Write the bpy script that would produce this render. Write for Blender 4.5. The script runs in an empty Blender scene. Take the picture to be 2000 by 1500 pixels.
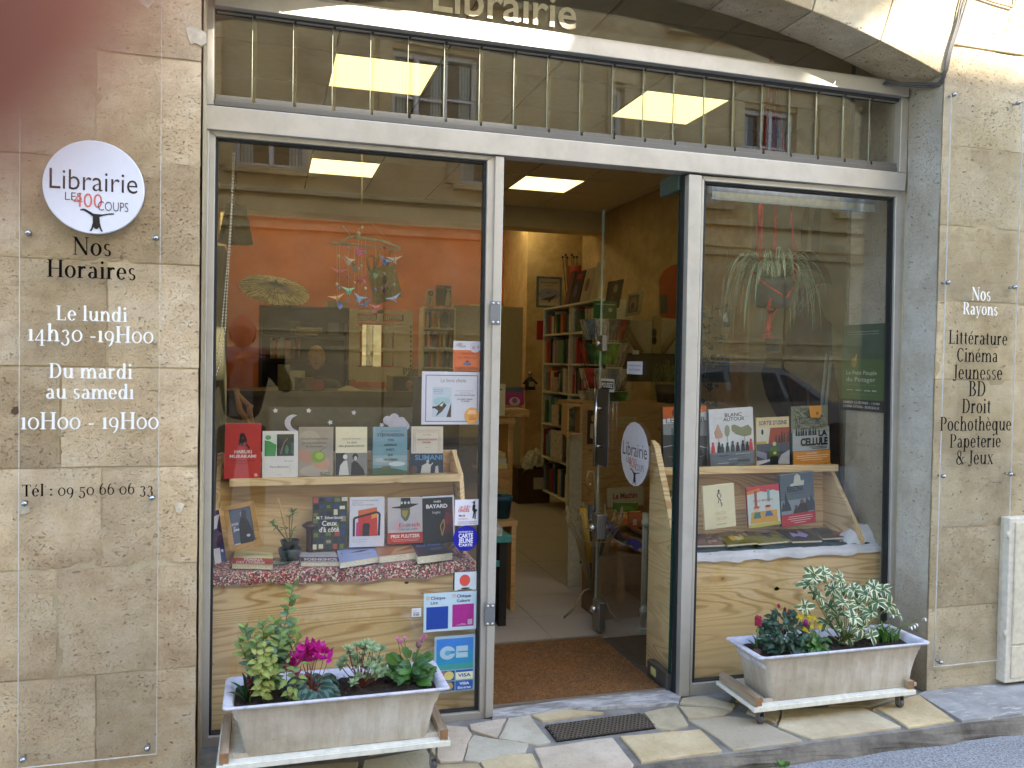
import bpy, bmesh, math, random
from mathutils import Vector, Matrix, Euler, noise
random.seed(7)
S = bpy.context.scene
COL = S.collection
# ------------------------------------------------------------------ camera, sky, sun, exposure
CAMP = Vector((0.0, -2.9, 1.37))
FPX = 1637.8                                   # focal length in photo pixels (2000 wide)
def _cam_axes():
    y, p, r = [math.radians(a) for a in (16.366, -1.416, 1.019)]
    f = Vector((math.sin(y)*math.cos(p), math.cos(y)*math.cos(p), math.sin(p)))
    rt = Vector((math.cos(y), -math.sin(y), 0)); up = rt.cross(f)
    c, s = math.cos(r), math.sin(r)
    return c*rt + s*up, -s*rt + c*up, f
RT, UP, FW = _cam_axes()
cam = bpy.data.objects.new('camera', bpy.data.cameras.new('camera')); COL.objects.link(cam)
cam.data.sensor_width = 36; cam.data.lens = FPX/2000*36
cam.data.clip_start = 0.004; cam.data.clip_end = 400
cam.matrix_world = Matrix(((RT.x, UP.x, -FW.x, CAMP.x), (RT.y, UP.y, -FW.y, CAMP.y), (RT.z, UP.z, -FW.z, CAMP.z), (0, 0, 0, 1)))
cam.data.dof.use_dof = True; cam.data.dof.focus_distance = 3.4
cam.data.dof.aperture_fstop = cam.data.lens/3.6     # the aperture of a telephone lens: 3.6 mm across
S.camera = cam
SUN_EL, SUN_AZ = math.radians(34), math.radians(-25)  # the sun stands over the roofs opposite, a little to the right
SDIR = Vector((-math.sin(SUN_AZ)*math.cos(SUN_EL), -math.cos(SUN_AZ)*math.cos(SUN_EL), math.sin(SUN_EL)))
W = bpy.data.worlds.new('World'); S.world = W; W.use_nodes = True
_n = W.node_tree.nodes; _n.clear()
_sk = _n.new('ShaderNodeTexSky'); _sk.sky_type = 'NISHITA'; _sk.sun_disc = False
_sk.sun_elevation = SUN_EL; _sk.sun_rotation = math.atan2(SDIR.x, SDIR.y)
_bg = _n.new('ShaderNodeBackground'); _bg.inputs['Strength'].default_value = 0.15
_wo = _n.new('ShaderNodeOutputWorld')
W.node_tree.links.new(_sk.outputs[0], _bg.inputs[0]); W.node_tree.links.new(_bg.outputs[0], _wo.inputs[0])
sun = bpy.data.objects.new('sun', bpy.data.lights.new('sun', 'SUN')); COL.objects.link(sun)
sun.data.energy = 2.8; sun.data.angle = math.radians(0.5); sun.data.color = (1, .93, .82)
sun.rotation_euler = SDIR.to_track_quat('Z', 'Y').to_euler()
S.view_settings.view_transform = 'Standard'; S.view_settings.look = 'None'
S.view_settings.gamma = 1; S.view_settings.use_curve_mapping = False
S.view_settings.exposure = 2.72
S.render.engine = 'CYCLES'
cy = S.cycles
cy.max_bounces = 7; cy.diffuse_bounces = 4; cy.glossy_bounces = 4; cy.transmission_bounces = 4
cy.transparent_max_bounces = 32; cy.caustics_reflective = False; cy.caustics_refractive = False
cy.sample_clamp_indirect = 4; cy.use_denoising = True; cy.blur_glossy = 0.5
# ------------------------------------------------------------------ places measured on the photograph
def ray(px, py): return RT*((px-1000)/FPX) - UP*((py-750)/FPX) + FW
def at(px, py, Y):
    r = ray(px, py); return CAMP + r*((Y-CAMP.y)/r.y)
def atz(px, py, Z):
    r = ray(px, py); return CAMP + r*((Z-CAMP.z)/r.z)
def atx(px, py, X):
    r = ray(px, py); return CAMP + r*((X-CAMP.x)/r.x)
# ------------------------------------------------------------------ objects
ORG = {}
def _tag(o, label=None, cat=None, group=None, kind=None):
    if label: o['label'] = label
    if cat: o['category'] = cat
    if group: o['group'] = group
    if kind: o['kind'] = kind
    return o
def thing(name, label, cat, loc=(0, 0, 0), rot=(0, 0, 0), group=None):
    o = bpy.data.objects.new(name, None); COL.objects.link(o); o.empty_display_size = .05
    o.location = loc; o.rotation_euler = rot; ORG[o] = Vector(loc)
    return _tag(o, label, cat, group)
def link(name, me, parent=None):
    o = bpy.data.objects.new(name, me); COL.objects.link(o)
    if parent is not None:
        o.parent = parent; ORG[o] = ORG.get(parent, Vector())
    return o
class MB:
    """collects shapes and links them as one mesh object"""
    def __init__(s): s.v = []; s.f = []; s.m = []; s.mi = 0; s.mats = []; s.sm = []
    def mat(s, m):
        if m not in s.mats: s.mats.append(m)
        s.mi = s.mats.index(m); return s
    def add(s, vs, fs, smooth=False):
        b = len(s.v); s.v += [Vector(v) for v in vs]
        for f in fs: s.f.append([b+i for i in f]); s.m.append(s.mi); s.sm.append(smooth)
        return s
    def box(s, x0, x1, y0, y1, z0, z1):
        return s.add([(x, y, z) for z in (z0, z1) for y in (y0, y1) for x in (x0, x1)],
                     [(0, 2, 3, 1), (4, 5, 7, 6), (0, 1, 5, 4), (2, 6, 7, 3), (0, 4, 6, 2), (1, 3, 7, 5)])
    def cbox(s, c, d): return s.box(c[0]-d[0]/2, c[0]+d[0]/2, c[1]-d[1]/2, c[1]+d[1]/2, c[2]-d[2]/2, c[2]+d[2]/2)
    def hexa(s, a, b):
        """two matching rings of points -> closed prism"""
        n = len(a)
        return s.add(list(a)+list(b), [tuple(range(n))[::-1], tuple(range(n, 2*n))] + [(i, (i+1) % n, n+(i+1) % n, n+i) for i in range(n)])
    def prism(s, pts, vec): return s.hexa([Vector(p) for p in pts], [Vector(p)+Vector(vec) for p in pts])
    def pq(s, pts, Y0, Y1):
        """outline given in photo pixels on the plane y=Y0, given depth to y=Y1"""
        a = [at(p[0], p[1], Y0) for p in pts]
        return s.hexa(a, [Vector((p.x, Y1, p.z)) for p in a])
    def ngon(s, pts): return s.add(pts, [tuple(range(len(pts)))])
    def tube(s, pts, r, n=6, cap=True, smooth=True):
        pts = [Vector(p) for p in pts]; rs = r if isinstance(r, (list, tuple)) else [r]*len(pts)
        b = len(s.v); up = Vector((0, 0, 1)); rings = []
        for i, p in enumerate(pts):
            t = (pts[min(i+1, len(pts)-1)] - pts[max(i-1, 0)])
            t = t.normalized() if t.length > 1e-9 else Vector((0, 0, 1))
            u = t.cross(up if abs(t.z) < .95 else Vector((1, 0, 0))).normalized()
            if i and u.dot(lastu) < 0: u = -u
            lastu = u; w = t.cross(u)
            rings.append([p + (u*math.cos(2*math.pi*k/n) + w*math.sin(2*math.pi*k/n))*rs[i] for k in range(n)])
        vs = [v for rg in rings for v in rg]; fs = []
        for i in range(len(pts)-1):
            for k in range(n): fs.append((i*n+k, i*n+(k+1) % n, (i+1)*n+(k+1) % n, (i+1)*n+k))
        if cap: fs += [tuple(range(n))[::-1], tuple((len(pts)-1)*n+k for k in range(n))]
        return s.add(vs, fs, smooth)
    def lathe(s, prof, c=(0, 0, 0), n=20, axis='z', smooth=True, sx=1, sy=1):
        vs = []
        for r, h in prof:
            for k in range(n):
                a = 2*math.pi*k/n; q = (r*math.cos(a)*sx, r*math.sin(a)*sy, h)
                if axis == 'y': q = (q[0], q[2], q[1])
                if axis == 'x': q = (q[2], q[0], q[1])
                vs.append((q[0]+c[0], q[1]+c[1], q[2]+c[2]))
        fs = [(i*n+k, i*n+(k+1) % n, (i+1)*n+(k+1) % n, (i+1)*n+k) for i in range(len(prof)-1) for k in range(n)]
        if prof[0][0] > 1e-6: fs.append(tuple(range(n))[::-1])
        if prof[-1][0] > 1e-6: fs.append(tuple((len(prof)-1)*n+k for k in range(n)))
        return s.add(vs, fs, smooth)
    def ball(s, c, r, n=10, m=7, sc=(1, 1, 1)):
        prof = [(math.sin(math.pi*i/m)*r, -math.cos(math.pi*i/m)*r*sc[2]) for i in range(m+1)]
        return s.lathe(prof, c, n, sx=sc[0], sy=sc[1])
    def grid(s, fn, nu, nv, smooth=True):
        vs = [fn(i/nu, j/nv) for j in range(nv+1) for i in range(nu+1)]
        fs = [(j*(nu+1)+i, j*(nu+1)+i+1, (j+1)*(nu+1)+i+1, (j+1)*(nu+1)+i) for j in range(nv) for i in range(nu)]
        return s.add(vs, fs, smooth)
    def mesh(s, name, off=Vector()):
        me = bpy.data.meshes.new(name)
        me.from_pydata([tuple(v-off) for v in s.v], [], s.f)
        for m in s.mats: me.materials.append(m)
        me.polygons.foreach_set('material_index', s.m); me.polygons.foreach_set('use_smooth', s.sm)
        me.update(); return me
    def build(s, name, mats=None, parent=None, bevel=0, fix=True, **kw):
        if mats is not None: s.mats = [mats] if not isinstance(mats, (list, tuple)) else list(mats)
        me = s.mesh(name, ORG.get(parent, Vector()) if parent is not None else Vector())
        if fix:
            bm = bmesh.new(); bm.from_mesh(me); bmesh.ops.recalc_face_normals(bm, faces=bm.faces); bm.to_mesh(me); bm.free()
        o = link(name, me, parent)
        if bevel:
            md = o.modifiers.new('bevel', 'BEVEL'); md.width = bevel; md.segments = 2; md.limit_method = 'ANGLE'
        return _tag(o, **kw)
def struct(name, mb, mats=None, parent=None, **kw): return mb.build(name, mats, parent, kind='structure', **kw)
# ------------------------------------------------------------------ materials
def lin(h):
    if not isinstance(h, str): return tuple(h[:3])
    h = h.lstrip('#'); c = [int(h[i:i+2], 16)/255 for i in (0, 2, 4)]
    return tuple(x/12.92 if x <= .04045 else ((x+.055)/1.055)**2.4 for x in c)
_M = {}
class NT:
    def __init__(s, name):
        s.m = bpy.data.materials.new(name); s.m.use_nodes = True; s.t = s.m.node_tree; s.t.nodes.clear()
        s.out = s.n('ShaderNodeOutputMaterial')
    def n(s, ty, **kw):
        nd = s.t.nodes.new(ty)
        for k, v in kw.items(): setattr(nd, k, v)
        return nd
    def l(s, a, b): s.t.links.new(a, b)
    def setin(s, nd, i, v):
        if hasattr(v, 'is_linked') or isinstance(v, bpy.types.NodeSocket): s.l(v, nd.inputs[i])
        else:
            if isinstance(v, tuple) and len(v) == 3 and nd.inputs[i].type == 'RGBA': v = v+(1,)
            nd.inputs[i].default_value = v
    def coord(s, kind='Object', scale=(1, 1, 1), rot=(0, 0, 0), jitter=0):
        c = s.n('ShaderNodeTexCoord'); mp = s.n('ShaderNodeMapping'); s.l(c.outputs[kind], mp.inputs[0])
        mp.inputs['Scale'].default_value = scale; mp.inputs['Rotation'].default_value = rot
        if jitter:
            oi = s.n('ShaderNodeObjectInfo'); v = s.n('ShaderNodeCombineXYZ')
            for i in range(3): s.l(s.math('MULTIPLY', oi.outputs['Random'], jitter*(1+.37*i)), v.inputs[i])
            s.l(v.outputs[0], mp.inputs['Location'])
        return mp.outputs[0]
    def noise(s, vec, scale=5, detail=4, rough=.55, dist=0, out=0):
        nd = s.n('ShaderNodeTexNoise'); s.l(vec, nd.inputs['Vector'])
        nd.inputs['Scale'].default_value = scale; nd.inputs['Detail'].default_value = detail
        nd.inputs['Roughness'].default_value = rough; nd.inputs['Distortion'].default_value = dist
        return nd.outputs[out]
    def voro(s, vec, scale=5, feature='F1', out='Distance', rnd=1):
        nd = s.n('ShaderNodeTexVoronoi', feature=feature); s.l(vec, nd.inputs['Vector']); nd.inputs['Scale'].default_value = scale
        nd.inputs['Randomness'].default_value = rnd
        return nd.outputs[out]
    def math(s, op, a, b=0, c=None):
        nd = s.n('ShaderNodeMath', operation=op); s.setin(nd, 0, a); s.setin(nd, 1, b)
        if c is not None: s.setin(nd, 2, c)
        return nd.outputs[0]
    def ramp(s, fac, stops, interp='LINEAR'):
        nd = s.n('ShaderNodeValToRGB'); cr = nd.color_ramp; cr.interpolation = interp
        while len(cr.elements) < len(stops): cr.elements.new(.5)
        for e, (p, c) in zip(cr.elements, stops):
            e.position = p; c = lin(c) if isinstance(c, str) else ((c, c, c) if not isinstance(c, tuple) else c)
            e.color = (*c, 1)
        s.setin(nd, 0, fac); return nd.outputs[0]
    def mix(s, fac, a, b, mode='MIX'):
        nd = s.n('ShaderNodeMix', data_type='RGBA', blend_type=mode); s.setin(nd, 0, fac)
        s.setin(nd, 6, lin(a) if isinstance(a, str) else a); s.setin(nd, 7, lin(b) if isinstance(b, str) else b)
        return nd.outputs[2]
    def bump(s, h, strength=.3, dist=.01):
        nd = s.n('ShaderNodeBump'); s.l(h, nd.inputs['Height']); nd.inputs['Strength'].default_value = strength
        nd.inputs['Distance'].default_value = dist; return nd.outputs[0]
    def bsdf(s, color, rough=.6, metal=0, normal=None, spec=.5, alpha=None, **kw):
        b = s.n('ShaderNodeBsdfPrincipled'); s.setin(b, 'Base Color', lin(color) if isinstance(color, str) else color)
        s.setin(b, 'Roughness', rough); s.setin(b, 'Metallic', metal); b.inputs['Specular IOR Level'].default_value = spec
        if normal is not None: s.l(normal, b.inputs['Normal'])
        if alpha is not None: s.setin(b, 'Alpha', alpha)
        for k, v in kw.items(): s.setin(b, k, v)
        s.l(b.outputs[0], s.out.inputs[0]); return s.m
def flat(col, rough=.55, metal=0, spec=.5, grain=.06, gs=40):
    """a plain painted, printed or plastic surface with slight unevenness"""
    key = ('flat', str(col), rough, metal, spec, grain, gs)
    if key in _M: return _M[key]
    t = NT('surface_'+(col.lstrip('#') if isinstance(col, str) else 'tone'))
    c = lin(col); v = t.coord()
    if grain:
        f = t.noise(v, gs, 3)
        lo = tuple(max(0, x*(1-grain*2)) for x in c); hi = tuple(min(1, x*(1+grain*2)+.002) for x in c)
        colr = t.ramp(f, [(.3, lo), (.7, hi)])
    else: colr = c
    _M[key] = t.bsdf(colr, rough, metal, spec=spec); return _M[key]
def emis(col, k):
    key = ('em', str(col), k)
    if key in _M: return _M[key]
    t = NT('light_surface'); e = t.n('ShaderNodeEmission'); e.inputs[0].default_value = (*lin(col), 1); e.inputs[1].default_value = k
    t.l(e.outputs[0], t.out.inputs[0]); _M[key] = t.m; return t.m
def glassmat(name, tint=(.93, .95, .92), r0=.05, boost=1.0, rough=0.0):
    if name in _M: return _M[name]
    t = NT(name); g = t.n('ShaderNodeNewGeometry')
    d = t.n('ShaderNodeVectorMath', operation='DOT_PRODUCT'); t.l(g.outputs['Incoming'], d.inputs[0]); t.l(g.outputs['Normal'], d.inputs[1])
    a = t.math('ABSOLUTE', d.outputs['Value']); p = t.math('POWER', t.math('SUBTRACT', 1, a), 5)
    fac = t.math('MULTIPLY_ADD', p, (1-r0)*boost, r0)
    tr = t.n('ShaderNodeBsdfTransparent'); tr.inputs[0].default_value = (*tint, 1)
    gl = t.n('ShaderNodeBsdfGlossy'); gl.inputs['Roughness'].default_value = rough
    # faint waviness of old panes
    bn = t.bump(t.noise(t.coord(), 1.3, 1), .02, .02); t.l(bn, gl.inputs['Normal'])
    mx = t.n('ShaderNodeMixShader'); t.l(fac, mx.inputs[0]); t.l(tr.outputs[0], mx.inputs[1]); t.l(gl.outputs[0], mx.inputs[2])
    t.l(mx.outputs[0], t.out.inputs[0]); _M[name] = t.m; return t.m
def stone_mat(name, dark='#ae9270', mid='#dbc4a0', light='#efe0c6', grey='#cbbeac', pit=1.0, greyness=.25, jit=9, dirt=.3, zdirt=True):
    if name in _M: return _M[name]
    t = NT(name); v = t.coord(jitter=jit)
    big = t.noise(v, 1.6, 5, .6); mid_n = t.noise(v, 9, 6, .7)
    col = t.ramp(t.math('MULTIPLY_ADD', mid_n, .5, t.math('MULTIPLY', big, .5)), [(.3, dark), (.5, mid), (.68, light)])
    # bedding veins
    vs = t.coord(scale=(2.2, 2.2, 16), rot=(0, .07, 0), jitter=jit)
    veins = t.noise(vs, 3, 6, .7, .6)
    col = t.mix(t.math('MULTIPLY', t.ramp(veins, [(.52, 0.), (.7, 1.)]), .35), col, dark)
    col = t.mix(t.math('MULTIPLY', t.ramp(t.noise(v, 2.3, 4, .6), [(.5, 0.), (.7, 1.)]), greyness), col, grey)
    # pale mineral crust
    col = t.mix(t.math('MULTIPLY', t.ramp(t.noise(v, 3.1, 7, .65, .8), [(.57, 0.), (.66, 1.)]), .3), col, light)
    oi = t.n('ShaderNodeObjectInfo'); br = t.math('MULTIPLY_ADD', oi.outputs['Random'], .36, .80)
    cb = t.n('ShaderNodeCombineColor'); [t.l(br, cb.inputs[i]) for i in range(3)]
    col = t.mix(1.0, col, cb.outputs[0], 'MULTIPLY')
    # broad weather stains, different on every stone
    st_ = t.noise(t.coord(scale=(1, 1, 1.6), jitter=jit), 1.1, 6, .62, .4)
    col = t.mix(t.math('MULTIPLY', t.ramp(st_, [(.46, 0.), (.62, 1.)]), .42), col, '#947e5e')
    # pits and small holes, gathered in patches
    vp = t.coord(scale=(1, 1, 1.8), jitter=jit)
    patch = t.ramp(t.noise(v, 4.2, 4, .7), [(.48, 0.), (.66, 1.)])
    p1 = t.ramp(t.noise(vp, 95, 3, .6), [(.62, 0.), (.69, 1.)]); p2 = t.ramp(t.noise(vp, 230, 2, .6), [(.62, 0.), (.68, 1.)])
    p3 = t.ramp(t.noise(vp, 42, 2, .5), [(.69, 0.), (.73, 1.)])
    pits = t.math('MINIMUM', t.math('ADD', t.math('ADD', t.math('MULTIPLY', p1, t.math('MULTIPLY_ADD', patch, .9, .08)), t.math('MULTIPLY', p2, .4)), t.math('MULTIPLY', p3, .7)), 1)
    pits = t.math('MULTIPLY', pits, pit)
    col = t.mix(t.math('MULTIPLY', pits, .5), col, '#4e3c26')
    if zdirt:   # splash dirt with ragged edge near the ground
        sx = t.n('ShaderNodeSeparateXYZ'); t.l(t.coord(), sx.inputs[0])
        low = t.math('ADD', sx.outputs[2], t.math('MULTIPLY', t.noise(v, 4, 5, .7), .9))
        col = t.mix(t.math('MULTIPLY', t.ramp(low, [(.35, 1.), (1.0, 0.)]), dirt), col, '#5f564b')
    h = t.math('SUBTRACT', t.math('ADD', t.math('MULTIPLY', mid_n, .5), t.math('MULTIPLY', t.noise(v, 60, 5, .7), .25)), t.math('MULTIPLY', pits, .8))
    _M[name] = t.bsdf(col, .92, spec=.2, normal=t.bump(h, 1.0, .008)); return _M[name]
def pine_mat(name, axis='x', base='#f6d9a4', line='#b5834a', scale=1.0, dark=1.0, jit=5):
    if name in _M: return _M[name]
    t = NT(name)
    sc = {'x': (.6, 6, 4.4), 'z': (4.4, 6, .6), 'y': (6, .6, 4.4)}[axis]
    v = t.coord(scale=tuple(a*scale for a in sc), jitter=jit)
    w = t.noise(v, 1.15, 2, .42, .35)
    ring = t.math('SINE', t.math('MULTIPLY', w, 150))
    ring = t.ramp(t.math('MULTIPLY_ADD', ring, .5, .5), [(.55, 0.), (.9, .75), (1., 1.)])
    ring = t.math('MULTIPLY', ring, t.ramp(t.noise(v, .8, 2), [(.3, .25), (.65, 1.)]))
    sc2 = {'x': (3, 60, 160), 'z': (160, 60, 3), 'y': (60, 3, 160)}[axis]
    fib = t.noise(t.coord(scale=sc2, jitter=jit), 1, 3, .6)
    col = t.mix(t.math('MULTIPLY', ring, .8*dark), base, line)
    col = t.mix(t.math('MULTIPLY', t.ramp(fib, [(.35, 0.), (.75, 1.)]), .30), col, line)
    col = t.mix(t.math('MULTIPLY', t.noise(v, .6, 3), .25), col, '#f0d3a0')
    # knots: rare dark discs with a halo
    kv = t.voro(t.coord(scale=(1.0, 1.0, 1.35), jitter=jit), 4.1, rnd=1)
    knot = t.ramp(kv, [(.028, 1.), (.055, .0)]); halo = t.ramp(kv, [(.05, .4), (.13, 0.)])
    col = t.mix(halo, col, line); col = t.mix(knot, col, '#5a3318')
    _M[name] = t.bsdf(col, .5, spec=.35, normal=t.bump(fib, .12, .002)); return _M[name]
def metal_mat(name, col='#c9c9c6', rough=.38, streak=.2, met=.85):
    if name in _M: return _M[name]
    t = NT(name); v = t.coord(scale=(30, 30, 1.2)); v2 = t.coord()
    a = t.noise(v, 3, 4, .6); b = t.noise(v2, 7, 5, .7)
    c = t.mix(t.math('MULTIPLY', t.ramp(b, [(.45, 0.), (.75, 1.)]), streak), lin(col), '#77736a')
    sx = t.n('ShaderNodeSeparateXYZ'); t.l(v2, sx.inputs[0]); low = t.math('ADD', sx.outputs[2], t.math('MULTIPLY', b, .5)); c = t.mix(t.math('MULTIPLY', t.ramp(low, [(.15, 1.), (.75, 0.)]), .35), c, '#7d776c')
    r = t.math('MULTIPLY_ADD', a, .2, rough-.1)
    _M[name] = t.bsdf(c, r, met, normal=t.bump(a, .04, .002)); return _M[name]
GLASS = glassmat('shop_window_glass', (.98, .98, .96), .066, 1)
GLASS_DOOR = glassmat('door_glass', (.98, .985, .975), .045, .8)
PLEXI = glassmat('clear_acrylic', (.985, .985, .98), .03, .5)
ALU = metal_mat('anodised_aluminium', '#cfcbc2', .42, .25, .55)
STEEL = metal_mat('brushed_steel', '#8e9092', .3, .3, .9)
DARKSEAL = flat('#23272b', .5)
WHITE = flat('#e6e6ea', .5); BLACK = flat('#161413', .5); INK = flat('#2a2320', .6, grain=0); CREAM = flat('#efe6c8', .6)
PAPER = flat('#e9e4d2', .7)
PINE = pine_mat('pine_board'); PINEV = pine_mat('pine_upright', 'z'); PINEY = pine_mat('pine_depth', 'y')
# ------------------------------------------------------------------ lettering
_sans = {}
def sans(txt, off=0.0):
    k = (txt, off)
    if k in _sans: return _sans[k]
    cu = bpy.data.curves.new('t', 'FONT'); cu.body = txt; cu.size = 1; cu.resolution_u = 3; cu.offset = off; cu.fill_mode = 'FRONT'
    o = bpy.data.objects.new('t', cu); me = o.to_mesh()
    vs = [(v.co.x, v.co.y) for v in me.vertices]; fs = [tuple(p.vertices) for p in me.polygons]
    o.to_mesh_clear(); bpy.data.objects.remove(o); bpy.data.curves.remove(cu)
    _sans[k] = (vs, fs); return _sans[k]
_capH = max(v[1] for v in sans('H')[0])
TH, TN = .15, .058
def _S(x, y0, y1, sf='', w=TH):          # stem with slab serifs: b/t whole, L foot to the left at the top, r foot to the right at the bottom
    o = [[(x, y0), (x+w, y0), (x+w, y1), (x, y1)]]; k = .045
    if 'b' in sf: o.append([(x-.075, y0), (x+w+.075, y0), (x+w+.075, y0+k), (x-.075, y0+k)])
    if 't' in sf: o.append([(x-.075, y1-k), (x+w+.075, y1-k), (x+w+.075, y1), (x-.075, y1)])
    if 'L' in sf: o.append([(x-.09, y1-.07), (x+w*.5, y1-.09), (x+w, y1), (x+w*.5, y1)])
    if 'r' in sf: o.append([(x+w*.5, y0), (x+w+.09, y0), (x+w+.09, y0+k), (x+w*.5, y0+k)])
    return o
def _D(x0, y0, x1, y1, w):
    dx, dy = x1-x0, y1-y0; L = math.hypot(dx, dy); nx, ny = -dy/L*w/2, dx/L*w/2
    return [[(x0+nx, y0+ny), (x0-nx, y0-ny), (x1-nx, y1-ny), (x1+nx, y1+ny)]]
def _A(cx, cy, rx, ry, a0=0, a1=360, th=TH, tn=TN):
    n = max(5, int(abs(a1-a0)/18)); o = []; P = []
    for i in range(n+1):
        a = math.radians(a0+(a1-a0)*i/n)
        P.append(((cx+rx*math.cos(a), cy+ry*math.sin(a)), (cx+(rx-th)*math.cos(a), cy+(ry-tn)*math.sin(a))))
    for i in range(n): o.append([P[i][0], P[i+1][0], P[i+1][1], P[i][1]])
    return o
def _dot(x, y, r=.085): return [[(x+r*math.cos(a*.785), y+r*math.sin(a*.785)) for a in range(8)]]
def _sf(x0, x1, y): return [[(x0, y), (x1, y), (x1, y+.045), (x0, y+.045)]]
X_ = .69
GL = {
 'o': (.62, _A(.31, .345, .29, .36)), 'n': (.70, _S(.08, 0, X_, 'bL')+_A(.37, .42, .23, .285, 5, 165)+_S(.465, 0, .44, 'b')),
 'u': (.70, _S(.08, .24, X_, 'L')+_A(.32, .26, .24, .27, 185, 350)+_S(.46, 0, X_, 'Lr')),
 'r': (.50, _S(.08, 0, X_, 'bL')+_A(.36, .46, .2, .24, 70, 165)+_dot(.40, .61, .07)),
 'i': (.34, _S(.10, 0, X_, 'bL')+_dot(.165, .93)), 'I': (.34, _S(.10, 0, X_, 'bL')), '1': (.40, _S(.13, 0, X_, 'bL')),
 'l': (.34, _S(.10, 0, 1.06, 'bL')), 'd': (.68, _A(.30, .345, .27, .36)+_S(.44, 0, 1.06, 'Lr')),
 'a': (.60, _S(.37, .02, .5, 'r')+_A(.29, .45, .22, .25, 10, 150)+_A(.27, .19, .22, .2, 60, 330)),
 'e': (.58, _A(.29, .345, .27, .36, 8, 320)+_D(.10, .37, .54, .37, .05)), 'c': (.56, _A(.29, .345, .27, .36, 45, 318)+_dot(.46, .56, .065)),
 's': (.48, _A(.24, .51, .18, .195, 40, 265, .11)+_A(.24, .175, .19, .19, -150, 95, .11)+_sf(.03, .1, .14)),
 'h': (.70, _S(.08, 0, 1.06, 'bL')+_A(.37, .42, .23, .285, 5, 165)+_S(.465, 0, .44, 'b')),
 'm': (1.06, _S(.08, 0, X_, 'bL')+_A(.37, .42, .23, .285, 5, 165)+_S(.465, 0, .44, 'b')+_A(.75, .42, .23, .285, 5, 165)+_S(.845, 0, .44, 'b')),
 't': (.42, _S(.13, .1, .86)+_D(.03, .66, .38, .66, .05)+_A(.29, .14, .16, .15, 180, 300)),
 'y': (.62, _D(.10, X_, .32, .02, .13)+_D(.53, X_, .24, -.22, .05)+_dot(.19, -.22, .07)+_sf(0, .22, .645)+_sf(.42, .64, .645)),
 'x': (.62, _D(.12, X_, .5, 0, .13)+_D(.5, X_, .1, 0, .045)+_sf(.02, .25, .645)+_sf(.4, .6, .645)+_sf(0, .22, 0)+_sf(.38, .62, 0)),
 'p': (.68, _S(.08, -.3, X_, 'bL')+_A(.37, .345, .27, .36)), 'q': (.68, _A(.30, .345, .27, .36)+_S(.44, -.3, X_, 'b')),
 'H': (.86, _S(.09, 0, 1, 'bt')+_S(.62, 0, 1, 'bt')+_D(.2, .5, .65, .5, .05)),
 'N': (.84, _S(.1, 0, 1, 'b', .05)+_S(.68, 0, 1, 't', .05)+_D(.12, .97, .7, .03, .14)+_sf(.0, .2, .955)),
 'L': (.66, _S(.09, 0, 1, 'bt')+_D(.15, .025, .58, .025, .05)+_S(.55, 0, .22, '', .05)),
 'D': (.80, _S(.09, 0, 1, 'bt')+_A(.34, .5, .42, .5, -90, 90)), 'T': (.72, _S(.29, 0, 1, 'b')+_D(.04, .975, .68, .975, .05)+_S(.03, .8, 1, '', .05)+_S(.64, .8, 1, '', .05)),
 'R': (.76, _S(.09, 0, 1, 'bt')+_A(.34, .74, .3, .26, -90, 90)+_D(.36, .5, .66, .02, .13)+_sf(.56, .78, 0)),
 'P': (.68, _S(.09, 0, 1, 'bt')+_A(.34, .73, .31, .27, -90, 90)), 'B': (.72, _S(.09, 0, 1, 'bt')+_A(.32, .76, .28, .24, -90, 90)+_A(.33, .27, .34, .27, -90, 90)),
 'C': (.72, _A(.39, .5, .36, .51, 45, 315)+_S(.6, .72, .95, '', .05)), 'J': (.46, _S(.2, .1, 1, 't')+_A(.16, .08, .17, .22, -120, 10, .1)+_dot(.06, -.06, .07)),
 '&': (.86, _A(.34, .76, .2, .25, 0, 360, .1)+_A(.34, .27, .3, .28, 40, 330, .13)+_D(.22, .62, .74, .02, .12)+_D(.5, .2, .72, .52, .05)+_sf(.6, .84, .5)),
 '0': (.62, _A(.31, .345, .29, .36, 0, 360, .11)), '3': (.56, _A(.26, .5, .2, .2, -80, 160, .11)+_A(.25, .03, .24, .28, -160, 80, .12)),
 '4': (.62, _S(.34, -.28, .68, 'b', .11)+_D(.05, .05, .38, .66, .05)+_D(.02, .05, .6, .05, .05)),
 '9': (.60, _A(.29, .40, .26, .3, 0, 360, .11)+_A(.22, .34, .33, .6, -80, 10, .12)), '6': (.60, _A(.3, .32, .26, .33, 0, 360, .11)+_A(.38, .40, .34, .6, 100, 185, .12)),
 '5': (.56, _A(.24, .06, .26, .32, -160, 110, .12)+_S(.1, .32, .69, '', .05)+_D(.1, .66, .48, .66, .08)),
 '-': (.40, _D(.06, .30, .34, .30, .08)), ':': (.30, _dot(.15, .1)+_dot(.15, .55)), ' ': (.30, []),
 '\u00e9': None, '\u00e8': None, "'": (.2, _D(.1, 1.05, .08, .75, .08)), '.': (.28, _dot(.13, .07))}
GL['\u00e9'] = (.58, GL['e'][1]+_D(.26, .78, .42, 1.0, .07)); GL['\u00e8'] = (.58, GL['e'][1]+_D(.32, .78, .16, 1.0, .07))
def serif(txt):
    vs, fs, x = [], [], 0
    for ch in txt:
        adv, st = GL[ch]
        for poly in st:
            b = len(vs); vs += [(x+p[0], p[1]) for p in poly]; fs.append(tuple(range(b, b+len(poly))))
        x += adv+.03
    return vs, fs
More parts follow.
